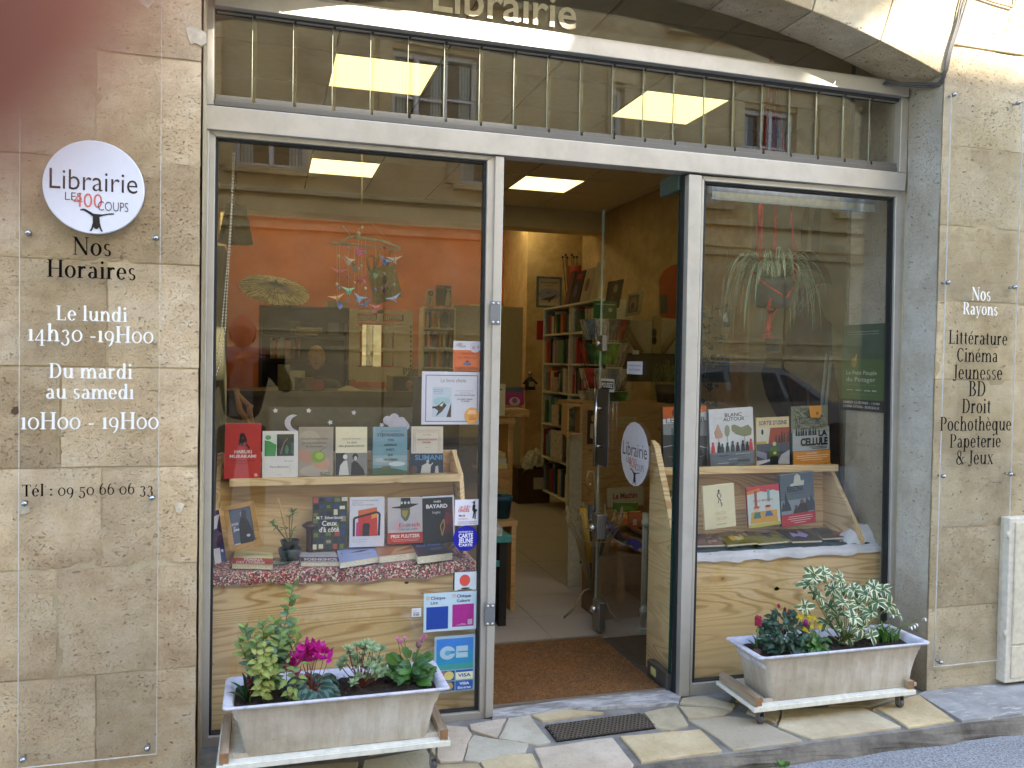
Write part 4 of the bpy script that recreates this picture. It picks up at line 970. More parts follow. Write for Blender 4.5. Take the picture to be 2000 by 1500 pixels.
# cyclamen
bc = at(610, 1345, -.09); bc.z = SL; p = plant('cyclamen', 'cyclamen with bright magenta flowers in the left trough', 'cyclamen', *bc)
cm = leaf_mesh('leaf', .052, .054, .12, .3, LM['cyc'], 6, .55, .8); st = MB()
for i in range(44):
    a = rnd(0, 6.28); r = rnd(.012, .062); h = rnd(.012, .048)*(1-.35*r/.07)
    q = Vector((bc.x+math.cos(a)*r, bc.y+math.sin(a)*r*.8, SL+h)); st.tube([bc, q], .0012, 4); put_leaf2(cm, p, q, (math.cos(a), math.sin(a)*.6, rnd(-.5, .1)), facing(), rnd(.75, 1.05))
pm = leaf_mesh('petal', .034, .025, .15, -.6, PINK, 5, .6, .8)
for (px, py) in ((577,1283),(590,1290),(604,1270),(618,1280),(611,1266),(634,1277),(641,1287),(575,1300),(583,1318),(597,1262),(625,1268),(586,1275),(612,1290),(566,1308),(572,1292),(600,1283)):
    q = at(px, py, bc.y+rnd(-.05, .03)); st.tube(curve(bc, q, (rnd(-.01, .01), 0, 0)), .0011, 4)
    for k in range(5):
        a = k*1.256+rnd(-.3, .3); put_leaf(pm, p, q, (math.cos(a)*.6, math.sin(a)*.6, rnd(-.2, 1.0)), rnd(-1, 1), rnd(.7, 1.0), 'petal')
st.build('stem', STEMR, p, kind='stuff')
# sedum
bd = at(708, 1330, -.06); bd.z = SL; p = plant('sedum', 'pale green sedum with small star rosettes in the middle of the left trough', 'sedum', *bd); sm_ = leaf_mesh('leaf', .0125, .0058, .3, -.1, LM['sed'], 3, .8, .8)
st = MB(); mb = MB(); protos = sm_
ros = [(680,1268),(697,1262),(715,1258),(728,1270),(745,1268),(690,1285),(708,1280),(725,1288),(741,1290),(672,1290),(665,1300),(693,1300),(712,1305),(734,1305),(748,1306),(700,1322),(690,1335),(718,1322),(737,1320),(745,1312),(726,1262),(710,1268),(684,1276),(702,1292),(719,1298)]
lv_ = MB(); base_v = [v.co.copy() for v in sm_.vertices]; base_f = [tuple(q.vertices) for q in sm_.polygons]
for (px, py) in ros:
    q = at(px, py, bd.y+rnd(-.06, .05)); st.tube(curve(bd, q, (rnd(-.01, .01), 0, 0)), .0016, 5)
    nrm = Vector((rnd(-.6, .6), rnd(-1, -.1), 1)).normalized(); tq = nrm.to_track_quat('Z', 'Y').to_matrix()
    for k in range(14):
        a = k*2.4; el = .15+.07*k; d = tq @ Vector((math.cos(a)*math.cos(el), math.sin(a)*math.cos(el), math.sin(el)))
        y_ = nrm.cross(d).normalized(); z_ = d.cross(y_); M_ = Matrix((d, y_, z_)).transposed(); sc = rnd(1.7, 2.5)*(1-.03*k)
        lv_.add([q+M_ @ (v*sc) for v in base_v], base_f, True)
lv_.build('rosettes', LM['sed'], p, fix=False, kind='stuff'); st.build('stem', STEMR, p, kind='stuff')
mb = MB()
for i in range(30): mb.ball(at(rnd(676, 748), rnd(1262, 1310), bd.y+rnd(-.03, .06)), .0025, 5, 3)
mb.build('red_buds', BUD, p, kind='stuff')
# daisies
bb = at(804, 1318, -.05); bb.z = SL; p = plant('daisy', 'leafy daisy plant with pale pink pompon flowers at the right end of the left trough', 'daisy', *bb); dm = leaf_mesh('leaf', .074, .036, .22, .35, LM['bell'], 6, .5, 1.3)
for i in range(84):
    a = rnd(0, 6.28); h = rnd(.0, .07); r = rnd(.0, .05); q = Vector((bb.x+math.cos(a)*r, bb.y+math.sin(a)*r, SL+h))
    put_leaf2(dm, p, q, (math.cos(a), math.sin(a)*.6, rnd(-.1, .9)), facing(), rnd(.55, .9))
st = MB(); pet = leaf_mesh('petal', .010, .0035, .1, -.3, PINKL, 2)
bv = [v.co.copy() for v in pet.vertices]; bf = [tuple(q.vertices) for q in pet.polygons]
for (px, py) in ((777,1250),(790,1249),(829,1244),(818,1257),(783,1256),(824,1250)):
    q = at(px, py, -.07); st.tube(curve(bb, q, (rnd(-.01, .01), 0, 0)), .0013, 5); fl = MB()
    nrm = Vector((rnd(-.2, .2), rnd(-.5, -.1), 1)).normalized(); tq = nrm.to_track_quat('Z', 'Y').to_matrix()
    for k in range(46):
        a = k*2.4; el = .05+.028*k; d = tq @ Vector((math.cos(a)*math.cos(el), math.sin(a)*math.cos(el), math.sin(el)))
        y_ = nrm.cross(d).normalized(); z_ = d.cross(y_); M_ = Matrix((d, y_, z_)).transposed()
        fl.add([q+M_ @ (v*1.05) for v in bv], bf, True)
    fl.build('flower_head', PINKL, p, fix=False)
q = at(818, 1258, -.07); MB().ball(q, .011, 8, 6, (1, 1, 1.3)).build('wilted_head', flat('#7f5a5a', .8), p); st.build('stem', STEM, p)
# ---- right trough
random.seed(5)
def rosebud(p, q, m, r=.007): MB().ball(q, r, 7, 5, (1, 1, 1.5)).build('bud', m, p)
b = at(1478, 1258, -.03); b.z = SR; p = plant('hyacinth', 'crimson hyacinth at the left end of the right trough', 'hyacinth', *b)
for a, dz, s_ in ((2.9, 1.6, .8), (.3, 2.0, .75), (1.9, 2.6, .85), (3.4, .5, .5), (4.6, 2.1, .8)): put_leaf(hm, p, b, (math.cos(a), math.sin(a)*.6, dz), 0, s_)
mb = MB(); q = at(1481, 1213, -.04)
for i in range(34):
    a = i*2.4; h = -.016+.034*i/34; mb.ball((q.x+math.cos(a)*.009, q.y+math.sin(a)*.009, q.z+h), .006, 6, 4)
mb.build('flower_spike', RED, p, kind='stuff'); MB().tube([b, q], .004, 6).build('stem', STEM, p); MB().ball(Vector((b.x, b.y, SR+.006)), .02, 10, 6, (1, 1, .8)).build('bulb', flat('#5d4038', .7, grain=.15), p)
drk = leaf_mesh('leaf', .032, .018, .25, .3, LM['dark'], 4, .7)
b = at(1530, 1262, -.04); b.z = SR; p = plant('leafy_plant', 'dense dark blue green plant with pink buds left of the yellow flowers', 'plant', *b)
st = MB()
for i in range(240):
    a = rnd(0, 6.28); r = math.sqrt(rnd(0, 1)); z = rnd(.0, .165)*(1-.45*r*r); q = Vector((b.x+math.cos(a)*r*.085, b.y+math.sin(a)*r*.07, SR+z))
    put_leaf2(drk, p, q, (math.cos(a), math.sin(a)*.5, rnd(-.6, .8)), facing(), rnd(.8, 1.3))
    if i % 8 == 0: st.tube([b, q], .0012, 4)
st.build('stem', STEMB, p)
for (px, py) in ((1521,1183),(1533,1190),(1526,1228),(1540,1196)): rosebud(p, at(px, py, -.06), RED if px < 1530 else BUD, .006)
b = at(1592, 1260, -.06); b.z = SR; p = plant('kalanchoe', 'small kalanchoe with clusters of yellow flowers in the right trough', 'flowering plant', *b)
km = leaf_mesh('leaf', .040, .026, .15, .3, LM['bell'], 5, .6)
for i in range(60):
    a = rnd(0, 6.28); r = rnd(0, .05); q = Vector((b.x+math.cos(a)*r, b.y+math.sin(a)*r*.8, SR+rnd(0, .06))); put_leaf2(km, p, q, (math.cos(a), math.sin(a)*.6, rnd(-.3, .6)), facing(), rnd(.6, 1))
mb = MB(); st = MB()
for (px, py) in ((1574,1198),(1565,1207),(1580,1207),(1560,1205),(1571,1215),(1591,1210),(1568,1228),(1574,1231),(1602,1225),(1586,1224),(1578,1201)):
    q = at(px, py, -.09); st.tube([b, q], .001, 4)
    for k in range(9):
        c_ = q+Vector((rnd(-.009, .009), rnd(-.009, .009), rnd(-.006, .008)))
        for j in range(4): a = j*1.57+k; mb.ngon([c_, c_+Vector((math.cos(a-.5)*.004, -.001, math.sin(a-.5)*.004)), c_+Vector((math.cos(a)*.0062, -.002, math.sin(a)*.0062)), c_+Vector((math.cos(a+.5)*.004, -.001, math.sin(a+.5)*.004))])
mb.build('flower_cluster', YEL, p, fix=False, kind='stuff'); st.build('stem', STEM, p); rosebud(p, at(1574, 1217, -.10), leafmat('purple_petal', '#8a1260', '#a81a72', vein=0), .010)
# variegated schefflera-like shrub
vm = [leaf_mesh('leaf', .060, .027, .3, .3, LM['var'], 6, .6, .9), leaf_mesh('leaf', .050, .028, .2, .5, LM['var'], 6, .6, .9)]
b = at(1650, 1262, -.03); b.z = SR; p = plant('variegated_shrub', 'bushy variegated shrub with cream edged leaves in the right trough', 'shrub', *b); st = MB()
for (px, py, n_) in ((1588,1125,8),(1608,1120,8),(1640,1130,7),(1578,1140,8),(1625,1150,8),(1665,1150,8),(1690,1160,8),(1705,1148,8),(1722,1150,7),(1600,1165,7),(1645,1175,8),(1675,1180,8),(1712,1175,6),(1570,1185,7),(1630,1200,8),(1665,1205,8),(1700,1195,8),(1592,1160,6),(1640,1225,8),(1655,1245,8),(1680,1225,7),(1700,1240,4),(1735,1182,5),(1752,1200,4),(1620,1185,6),(1650,1150,6),(1688,1205,6),(1612,1215,6)):
    q = at(px, py, b.y+rnd(-.07, .06)); st.tube(curve(b, q, (rnd(-.02, .02), rnd(-.01, .01), 0)), .0018, 5); nn = facing()
    for k in range(n_):
        a = k*6.283/n_+rnd(-.3, .3); put_leaf2(random.choice(vm), p, q, (math.cos(a), math.sin(a)*.3, math.sin(a)*.9-.15), nn, rnd(.6, 1.0))
st.build('stem', STEM, p)
# snowdrops
b = at(1728, 1255, -.02); b.z = SR; p = plant('snowdrops', 'clump of snowdrops with white nodding flowers at the right end of the right trough', 'snowdrops', *b)
sd = leaf_mesh('leaf', .10, .010, .5, .7, LM['strap'], 7, .4, .6)
for i in range(46):
    a = rnd(0, 6.28); put_leaf(sd, p, b+Vector((rnd(-.05, .05), rnd(-.03, .03), 0)), (math.cos(a)*.8, math.sin(a)*.6, rnd(.5, 1.6)), 0, rnd(.6, 1.05))
st = MB(); wp = leaf_mesh('petal', .018, .009, .4, .2, WHT, 4, .7)
for (px, py) in ((1743,1205),(1785,1225),(1790,1222),(1806,1211),(1779,1228)):
    q = at(px, py, -.05); st.tube(curve(b, q+Vector((0, 0, .012)), (0, 0, .02)), .001, 4)
    for k in range(3): a = k*2.09+.5; put_leaf(wp, p, q+Vector((0, 0, .01)), (math.cos(a)*.55, math.sin(a)*.5, -.8), 0, 1, 'petal')
st.build('stem', STEM, p)
# ================================================================== books
PG = flat('#ece5cf', .8, grain=.1, gs=200)
def book(lab, tl, tr, br, bl, Y, t, cover, prims, lean=0, yaw=0, grp=None, spine=None, spine_txt=None):
    """a book standing face out: photo corners of the front cover (measured on the plane y=Y), thickness t behind it"""
    P = [at(p[0], p[1], Y) for p in (tl, tr, br, bl)]
    x0 = (P[0].x+P[3].x)/2; x1 = (P[1].x+P[2].x)/2; z1 = (P[0].z+P[1].z)/2; z0 = (P[2].z+P[3].z)/2
    w, h = x1-x0, z1-z0; slant = ((P[0].x-P[3].x)+(P[1].x-P[2].x))/2
    o = thing('book', lab, 'book', ((x0+x1)/2, Y, z0), (math.radians(-lean), math.atan2(slant, h), math.radians(yaw)), grp); ORG[o] = Vector()
    cm = flat(cover, .35, grain=.015)
    mb = MB(); e = .0015
    mb.box(-w/2, w/2, 0, e, 0, h).box(-w/2, w/2, t-e, t, 0, h); mb.build('cover', cm, o)
    MB().box(-w/2-.0004, -w/2+e, -.0003, t+.0003, 0, h).build('spine', flat(spine or cover, .4, grain=.02), o)
    MB().box(-w/2+e, w/2-.002, e+.0002, t-e-.0002, .0015, h-.002).build('pages', PG, o)
    if prims: draw(MB(), prims, Vector((-w/2, 0, 0)), Vector((w, 0, 0)), Vector((0, 0, h)), Vector((0, -1, 0))).build('cover_print', None, o, fix=False)
    if spine_txt: draw(MB(), [T(spine_txt, .1, .9, .3, .4, INK)], Vector((-w/2-.0006, t, h*.1)), Vector((0, 0, h*.8)), Vector((0, -t, 0)), Vector((-1, 0, 0))).build('spine_print', None, o, fix=False)
    return o
def flatbook(lab, px, z, t, cover, prims, grp=None):
    """a book lying down: photo corners of its top face (far left, far right, near right, near left) at height z"""
    P = [atz(p[0], p[1], z) for p in px]; c = sum(P, Vector())/4
    o = thing('book', lab, 'book', (c.x, c.y, z-t), group=grp)
    cm = flat(cover, .35, grain=.015)
    MB().hexa([p-Vector((0, 0, .001)) for p in P], P).hexa([p-Vector((0, 0, t)) for p in P], [p-Vector((0, 0, t-.001)) for p in P]).build('cover', cm, o)
    Q = [p.lerp(c, .012) for p in P]
    MB().hexa([p-Vector((0, 0, t-.0011)) for p in Q], [p-Vector((0, 0, .0011)) for p in Q]).build('pages', PG, o)
    if prims:
        O = P[3]; draw(MB(), prims, O, P[2]-P[3], P[0]-P[3], Vector((0, 0, 1))).build('cover_print', None, o, fix=False)
    return o
# ================================================================== left window display
dl = thing('display_unit', 'pine display unit with a ledge of books in the left window', 'display stand')
x0, x1 = at(411, 1300, .28).x-.006, at(934, 1250, .28).x+.004; zt = .585
MB().box(x0, x1, .30, .32, -.03, zt-.012).build('front_board', PINE, dl, bevel=.002)
MB().box(x0, x1, .32, .56, zt-.03, zt-.014).build('deck', PINE, dl)
lz = at(680, 935, .53).z; xa = at(448, 935, .52).x; xb = at(898, 925, .52).x
MB().hexa([Vector((x0+.02, .555, zt-.02)), Vector((xb-.01, .555, zt-.02)), Vector((xb-.01, .575, zt-.02)), Vector((x0+.02, .575, zt-.02))], [Vector((x0+.02, .60, lz-.012)), Vector((xb-.01, .60, lz-.012)), Vector((xb-.01, .62, lz-.012)), Vector((x0+.02, .62, lz-.012))]).build('sloping_board', PINE, dl)
MB().box(xa, xb, .52, .69, lz-.014, lz).build('ledge', PINE, dl); MB().box(xa, xb, .502, .52, lz-.018, lz+.012).build('ledge_lip', PINE, dl, bevel=.002)
zb_ = at(880, 879, .70).z; MB().box(x0+.012, at(893, 880, .70).x, .70, .718, lz-.03, zb_).build('back_board', PINE, dl, bevel=.002)
for X_p in (xb-.004,):
    s_ = [(.70, zb_), (.66, zb_), (.515, lz+.01), (.50, lz-.02), (.42, zt+.02), (.42, zt-.02), (.70, zt-.02)]
    MB().prism([(X_p, y, z) for y, z in s_], (.018, 0, 0)).build('side_board', PINEY, dl)
MB().prism([(x0+.004, y, z) for y, z in [(.70, zb_), (.66, zb_), (.60, lz), (.50, zt), (.50, zt-.03), (.70, zt-.03)]], (.016, 0, 0)).build('side_board', PINEY, dl)
for (px, py) in ((430,1134),(614,1124),(415,1172),(416,1297)):
    q = at(px, py, .2995); MB().lathe([(0, 0), (.0022, 0)], (q.x, .2993, q.z), 8, 'y').build('screw_hole', flat('#3a2616', .9), dl)
for (px, py, r_) in ((593,1127,.008),(794,1138,.007)):
    q = at(px, py, .2995); MB().lathe([(0, 0), (r_, 0)], (q.x, .2992, q.z), 14, 'y', sx=1.2, sy=.7).build('knot', flat('#5f3c1f', .7, grain=.3), dl)
# floral cloth laid over the deck and hanging over the board edge
def floral():
    t = NT('floral_cotton'); v = t.coord(); c = t.voro(v, 210, out='Color'); sx = t.n('ShaderNodeSeparateColor'); t.l(c, sx.inputs[0])
    big = t.ramp(t.noise(v, 22, 3), [(.42, 0.), (.58, 1.)])
    a = t.ramp(sx.outputs[0], [(.0, '#2d3a32'), (.22, '#8e2230'), (.42, '#d06a74'), (.6, '#e9dfc6'), (.74, '#68805a'), (.86, '#3b4a63'), (.95, '#f0ead8')], 'CONSTANT')
    b = t.ramp(sx.outputs[1], [(.0, '#a02a36'), (.3, '#d98088'), (.5, '#43524a'), (.7, '#f0e6cf'), (.88, '#7c1d28')], 'CONSTANT')
    return t.bsdf(t.mix(big, a, b), .9)
FLO = floral()
def cloth(nm, lab, xA, xB, m, hang, ydeep, z, ripple, parent=None, nu=90):
    prof = []   # (y, z)
    for i in range(8): u = i/7; prof.append((ydeep+(.305-ydeep)*u, z+.003*math.sin(u*5)))
    prof += [(.296, z-.002), (.2925, z-.010)]+[(.2915, z-.010-hang*k/4) for k in range(1, 5)]
    def fn(u, v):
        k = min(len(prof)-1, int(round(v*(len(prof)-1)))); y, zz_ = prof[k]
        x = xA+(xB-xA)*u; w = noise.noise(Vector((x*9, k*.13, ripple)))+.5*noise.noise(Vector((x*24, k*.2, ripple+3)))
        f = max(0, (k-7)/6)
        return Vector((x, y-(.004+abs(w)*.008)*f, zz_+w*.006*(1-f)+w*.016*f+(.004 if k < 8 else 0)))
    return MB().grid(fn, nu, len(prof)-1).build(nm, m, parent, fix=False, label=lab, cat='cloth')
cloth('floral_cloth', 'floral print cloth over the display deck of the left window, its edge hanging in waves', x0, x1-.02, FLO, .035, .50, zt+.002, 2)
mb = MB(); q = at(905, 1068, .36)
mb.grid(lambda u, v: Vector((q.x-.03+u*.05, .34+v*.16, zt+.01+math.sin(v*3.1)*.012+math.sin(u*3.1)*.034+noise.noise(Vector((u*5, v*7, 3)))*.008)), 12, 16)
mb.build('rucked_cloth', FLO, None, fix=False, label='bunched end of the floral cloth at the right of the left display', cat='cloth')
# upper ledge books
YB = .555; g = 'books face out on the upper ledge of the left window'; g2 = 'books face out on the deck of the left window'; g3 = 'books lying flat on the deck of the left window'
book('red hardback with a dark monkey and white lettering at the left of the upper ledge', (439,826),(510,827),(508,934),(437,936), YB, .028, '#c63a38',
     [('r', .0, 0, 1, 1, '#c63c39'), ('e', .50, .68, .11, .10, '#2a1a1c'), ('e', .48, .77, .08, .05, '#2a1a1c'), ('p', [(.36,.6),(.62,.58),(.66,.53),(.7,.55),(.6,.64),(.4,.68)], '#33191d'), ('e', .56, .62, .05, .045, '#8f3a40'), ('e', .5, .73, .03, .02, '#7a3236'),
      T('HARUKI', .27, .75, .455, .055, '#f2e6e2', 's', .02), T('MURAKAMI', .14, .87, .375, .055, '#f2e6e2', 's', .02), T('Premi\u00e8re personne', .18, .82, .315, .026, '#6e1c20'), T('du singulier', .3, .68, .265, .026, '#6e1c20'), T('B', .84, .92, .04, .05, '#f2e6e2')], lean=6, grp=g)
book('slim white book with a green train window photo', (513,842),(583,842),(582,932),(512,933), YB, .02, '#e7e7e6',
     [('r', .06, .46, .88, .93, '#2f3a33'), ('r', .06, .46, .40, .93, '#d5e2d8'), ('p', [(.06,.46),(.36,.46),(.39,.7),(.2,.78),(.06,.8)], '#3f9a4c'), ('e', .16, .86, .08, .05, '#5aa561'), ('r', .40, .46, .46, .93, '#1a1d1c'), ('e', .68, .6, .05, .1, '#4c7d5c'), ('l', [(.5,.5),(.6,.75),(.7,.84)], .03, '#8f7a5c'), ('r', .8, .5, .88, .75, '#3c6b4c'),
      T('Bressant', .62, .88, .34, .03, '#777c80'), T('Paris-Brian\u00e7on', .22, .74, .21, .04, '#3b4046'), T('roman', .42, .54, .05, .018, '#777777'), ('r', .775, .1, .78, .28, '#9a9a9a')], lean=6, grp=g)
book('grey book with hands holding a green apple', (584,834),(652,834),(650,929),(583,930), YB, .032, '#a79f93',
     [('r', 0, 0, .93, .97, '#a39b8e'), ('e', .3, .8, .3, .12, '#b3ab9c'), ('e', .45, .1, .4, .12, '#b5aea2'), T('David Lelait-Helo', .07, .84, .74, .042, '#4a463f'), T('Je suis la maman', .1, .8, .655, .042, '#4a463f'), T('du bourreau', .2, .7, .585, .042, '#4a463f'),
      ('p', [(0,.32),(0,.54),(.25,.52),(.42,.46),(.48,.40),(.34,.26),(.2,.28)], '#b98d77'), ('p', [(.36,.24),(.5,.16),(.8,.12),(.92,.22),(.86,.38),(.7,.28),(.5,.26)], '#c79c84'), ('e', .56, .39, .20, .125, '#86a535'), ('e', .60, .41, .12, .07, '#a5c24c'), ('l', [(.6,.5),(.78,.58)], .012, '#3a2c20'), T('SC', .62, .9, .01, .06, '#1c1a18')], lean=6, grp=g)
book('cream book with an old photo of two women on its band', (657,834),(718,834),(717,927),(655,929), YB, .03, '#ece6c9',
     [('r', 0, 0, 1, .46, '#8d8c8a'), ('r', 0, 0, .3, .46, '#2f2c2a'), ('p', [(.1,0),(.14,.2),(.26,.3),(.36,.3),(.42,0)], '#d9d8d5'), ('e', .30, .38, .07, .05, '#e8e6e0'), ('p', [(.48,0),(.5,.25),(.6,.3),(.7,.26),(.9,.1),(.92,0)], '#2e2b2a'), ('e', .62, .38, .09, .07, '#1f1c1b'), ('e', .63, .35, .05, .045, '#cfc9c0'), T('DUANE HUMEILI', .2, .8, .74, .025, '#8a8672'), T('Le duel', .36, .66, .66, .04, '#4a463c'), T('des grands-m\u00e8res', .1, .9, .59, .04, '#4a463c')], lean=6, grp=g)
book('blue grey book with a green hill under a cloudy sky', (729,834),(797,834),(794,925),(728,928), YB, .03, '#7fa6b8',
     [('r', 0, 0, 1, 1, '#86adc0'), ('r', 0, 0, 1, .7, '#7fa8b4'), ('r', 0, .2, 1, .4, '#9fb9bd'), ('e', .7, .22, .25, .05, '#dfe6e4'), ('e', .3, .3, .25, .05, '#b9cbcd'), ('p', [(0,0),(0,.13),(.3,.14),(.6,.13),(1,.07),(1,0)], '#52724a'), ('p', [(.17,.11),(.3,.17),(.5,.175),(.54,.13)], '#7c6a44'), T('JON KALMAN', .24, .76, .895, .035, '#5c7f95'), T('STEFANSSON', .12, .9, .80, .06, '#2e4a62', 's', .01), T('TON', .43, .6, .70, .04, '#2a3c46', 's', .02), T('ABSENCE', .32, .7, .60, .04, '#2a3c46', 's', .02), T("N'EST", .38, .62, .50, .04, '#2a3c46', 's', .02), T('QUE', .43, .58, .39, .04, '#2a3c46', 's', .02), T('T\u00c9N\u00c8BRES', .3, .72, .29, .04, '#2a3c46', 's', .02)], lean=6, grp=g)
book('cream novel with a blue band reading Slimani', (804,833),(867,833),(865,923),(802,925), YB, .036, '#eadfcc',
     [('l', [(.08,.46),(.08,.92),(.9,.92),(.9,.46)], .006, '#4a4238'), ('l', [(.13,.46),(.13,.88),(.85,.88),(.85,.46)], .006, '#b04a3a'), T('LEILA SLIMANI', .36, .62, .81, .02, '#5a5248'), T('REGARDEZ-NOUS', .2, .8, .70, .034, '#b0483a', 's', .01), T('DANSER', .36, .62, .64, .034, '#b0483a', 's', .01), T('roman', .45, .55, .54, .015, '#5a5248'),
      ('r', 0, 0, 1, .42, '#2c3a4a'), ('p', [(.3,0),(.34,.16),(.5,.22),(.62,.18),(.6,0)], '#d9d6cf'), ('e', .52, .25, .045, .04, '#c9c2b8'), ('l', [(.6,.15),(.68,.22)], .03, '#d9d6cf'), ('p', [(.74,0),(.76,.14),(.84,.16),(.86,0)], '#c9c5bd'), ('e', .1, .08, .1, .08, '#6a4d42'), T('SLIMANI', .12, .97, .285, .10, '#5f9fd0', 's', .02)], lean=6, spine='#3d6a92', grp=g)
# deck: books standing
YD = .47
book('dark blue novel with an aerial view of rooftops', (612,971),(679,973),(677,1074),(610,1072), YD, .034, '#1f2d4a',
     [('r', 0, 0, 1, 1, '#3a4630')]+[('r', *(lambda a, b, w, h: (max(0, a), max(0, b), min(1, a+w), min(1, b+h)))((i % 5)*.2+rnd(-.03, .03), (i//5)*.13+rnd(-.02, .02), rnd(.1, .17), rnd(.06, .11)), random.choice(['#22335c','#dcd6c2','#b6524a','#34477a','#8e8f7c','#2a3350','#e2ddcf','#6f7a44','#16203a'])) for i in range(40)]
     +[T('M.T. Edvardsson', .10, .86, .585, .055, '#f2f2ee', 's', .015), T('Ceux', .26, .70, .46, .09, '#f6f6f2', 's', .02), T("d'\u00e0 c\u00f4t\u00e9", .18, .76, .34, .09, '#f6f6f2', 's', .02)], lean=5, grp=g2)
book('white book with an abstract red and orange doorway drawing', (684,972),(752,973),(750,1066),(682,1070), YD, .03, '#dfe2f0',
     [T("L'anarchiste qui s'appelait", .06, .82, .93, .025, '#4a4450'), T('comme moi', .06, .36, .885, .025, '#4a4450'), T('Pablo Martin Sanchez', .06, .68, .84, .025, '#b0504a'),
      ('p', [(.24,.22),(.24,.72),(.78,.80),(.80,.22)], '#cf3b30'), ('p', [(.24,.6),(.24,.74),(.78,.80),(.78,.7)], '#dd6a35'), ('p', [(.62,.56),(.79,.6),(.79,.7),(.62,.66)], '#e79a3c'), ('p', [(.18,.22),(.19,.5),(.26,.5),(.27,.22)], '#c93a8a'), ('p', [(.36,.22),(.37,.44),(.40,.48),(.55,.48),(.58,.44),(.56,.22)], '#2a2026'), ('l', [(.12,.22),(.12,.58),(.20,.60),(.78,.70),(.86,.66),(.84,.22)], .06, '#231c22'),
      ('r', .06, .145, .5, .15, '#9a8f9a'), ('r', .06, .105, .45, .11, '#9a8f9a')], lean=5, grp=g2)
book('book with a figure in a black hat above a red prize band', (759,972),(826,974),(826,1060),(758,1062), YD, .03, '#cfc8ca',
     [('r', 0, 0, 1, 1, '#cbc6cb'), ('p', [(0,.3),(.1,.5),(.38,.62),(.5,.4),(.66,.62),(.92,.5),(1,.3)], '#b9c4d2'), ('p', [(.1,.3),(.2,.5),(.34,.56),(.4,.3)], '#d5b3bc'), ('p', [(.7,.55),(.9,.5),(1,.3),(.75,.3)], '#d9bcc2'), ('p', [(.36,.82),(.38,.6),(.46,.5),(.52,.48),(.58,.52),(.64,.64),(.64,.82)], '#6d6a3c'), ('p', [(.40,.72),(.42,.62),(.5,.55),(.56,.62),(.58,.72)], '#a89a58'), ('p', [(.38,1),(.36,.82),(.12,.80),(.12,.785),(.36,.77),(.64,.78),(.88,.85),(.88,.86),(.66,.87),(.65,1)], '#1e2422'), ('e', .40, .89, .03, .03, '#cfd4d6'), ('e', .5, .89, .035, .03, '#cfd4d6'), ('e', .6, .89, .03, .03, '#cfd4d6'),
      T('Erdrich', .32, .92, .36, .085, '#c0504f'), T('Celui qui veille', .3, .86, .29, .04, '#4a4654'), ('r', 0, 0, 1, .24, '#c4392f'), T('PRIX PULITZER', .08, .92, .125, .07, '#f6efe8', 's', .03), ('r', .1, .08, .9, .09, '#e6b5a8'), ('r', .15, .05, .85, .06, '#e6b5a8')], lean=5, grp=g2)
book('black book lettered Bayard with a dark red glow', (827,969),(889,969),(890,1062),(827,1060), YD, .03, '#1c1f22',
     [('r', 0, .96, 1, 1, '#dcdde6'), ('r', .95, 0, 1, 1, '#dcdde6'), ('p', [(.6,.2),(.7,.75),(.95,.8),(.95,.2)], '#4a1a1e'), ('p', [(.66,.4),(.74,.66),(.9,.6),(.9,.36)], '#6e2226'), ('l', [(.66,.5),(.55,.36),(.6,.16),(.68,.36),(.66,.5)], .03, '#b08a45'), T('IN\u00c8S', .36, .58, .86, .035, '#e6e6e6', 's', .02), T('BAYARD', .12, .78, .745, .075, '#f2f2f2', 's', .03), T('Steglitz', .3, .56, .63, .05, '#d9d9d9')], lean=5, grp=g2)
# purple triangular-printed booklet at the left edge
book('narrow purple leaflet with a white triangle at the left edge of the display', (417,998),(431,995),(455,1095),(424,1101), .36, .004, '#4b2f4f',
     [('p', [(0,.62),(0,.86),(1,.92),(.6,.66)], '#e6e6ee'), ('r', 0, 0, 1, .28, '#dfe0ea'), ('p', [(.55,0),(.62,.3),(1,.36),(1,0)], '#2a3a86'), ('e', .78, .22, .1, .03, '#e6e6ee')], spine='#8a8db5')
# flat books
flatbook('cream novel with a red band reading Femina lying at the left of the display', [(459,1074),(533,1079),(533,1103),(453,1101)], zt+.026, .018, '#eef0b4',
     [('r', 0, 0, 1, .42, '#b8202c'), T('Julien Graux', .3, .85, .66, .07, '#55584a'), T('FEMINA', .28, .75, .22, .17, '#f2e6e0', 's', .03), T('DES LYCEENS', .1, .8, .03, .14, '#f2e6e0', 's', .03)], grp=g3)
flatbook('grey book with a plum band lettered Foenkinos', [(584,1079),(654,1073),(664,1098),(588,1098)], zt+.024, .016, '#c9c6cc',
     [('r', 0, .08, 1, .5, '#4a2038'), T('FOENKINOS', .1, .95, .14, .24, '#f0eaf0', 's', .03), ('r', .15, .75, .75, .78, '#9a96a0')], grp=g3)
flatbook('pale blue paperback with a small dark feather drawing', [(657,1072),(726,1062),(741,1087),(664,1099)], zt+.030, .022, '#aab8ea',
     [('p', [(.3,.55),(.6,.64),(.85,.6),(.6,.5)], '#4a3a55'), ('e', .1, .6, .02, .04, '#2a2a3a'), T('Christian Signol', .45, .85, .3, .08, '#6a70a0')], grp=g3)
flatbook('paperback with an orange desert cover lying in the middle', [(728,1063),(797,1056),(812,1079),(741,1087)], zt+.034, .026, '#d5d0e6',
     [('r', 0, .0, 1, .72, '#b5734a'), ('p', [(.3,.0),(1,.1),(1,.6),(.5,.45)], '#caa06a'), ('p', [(.5,.2),(1,.3),(1,.55)], '#8f4f3a'), T("L'allumeur", .1, .6, .78, .13, '#f0e0c8', 's', .02)], grp=g3)
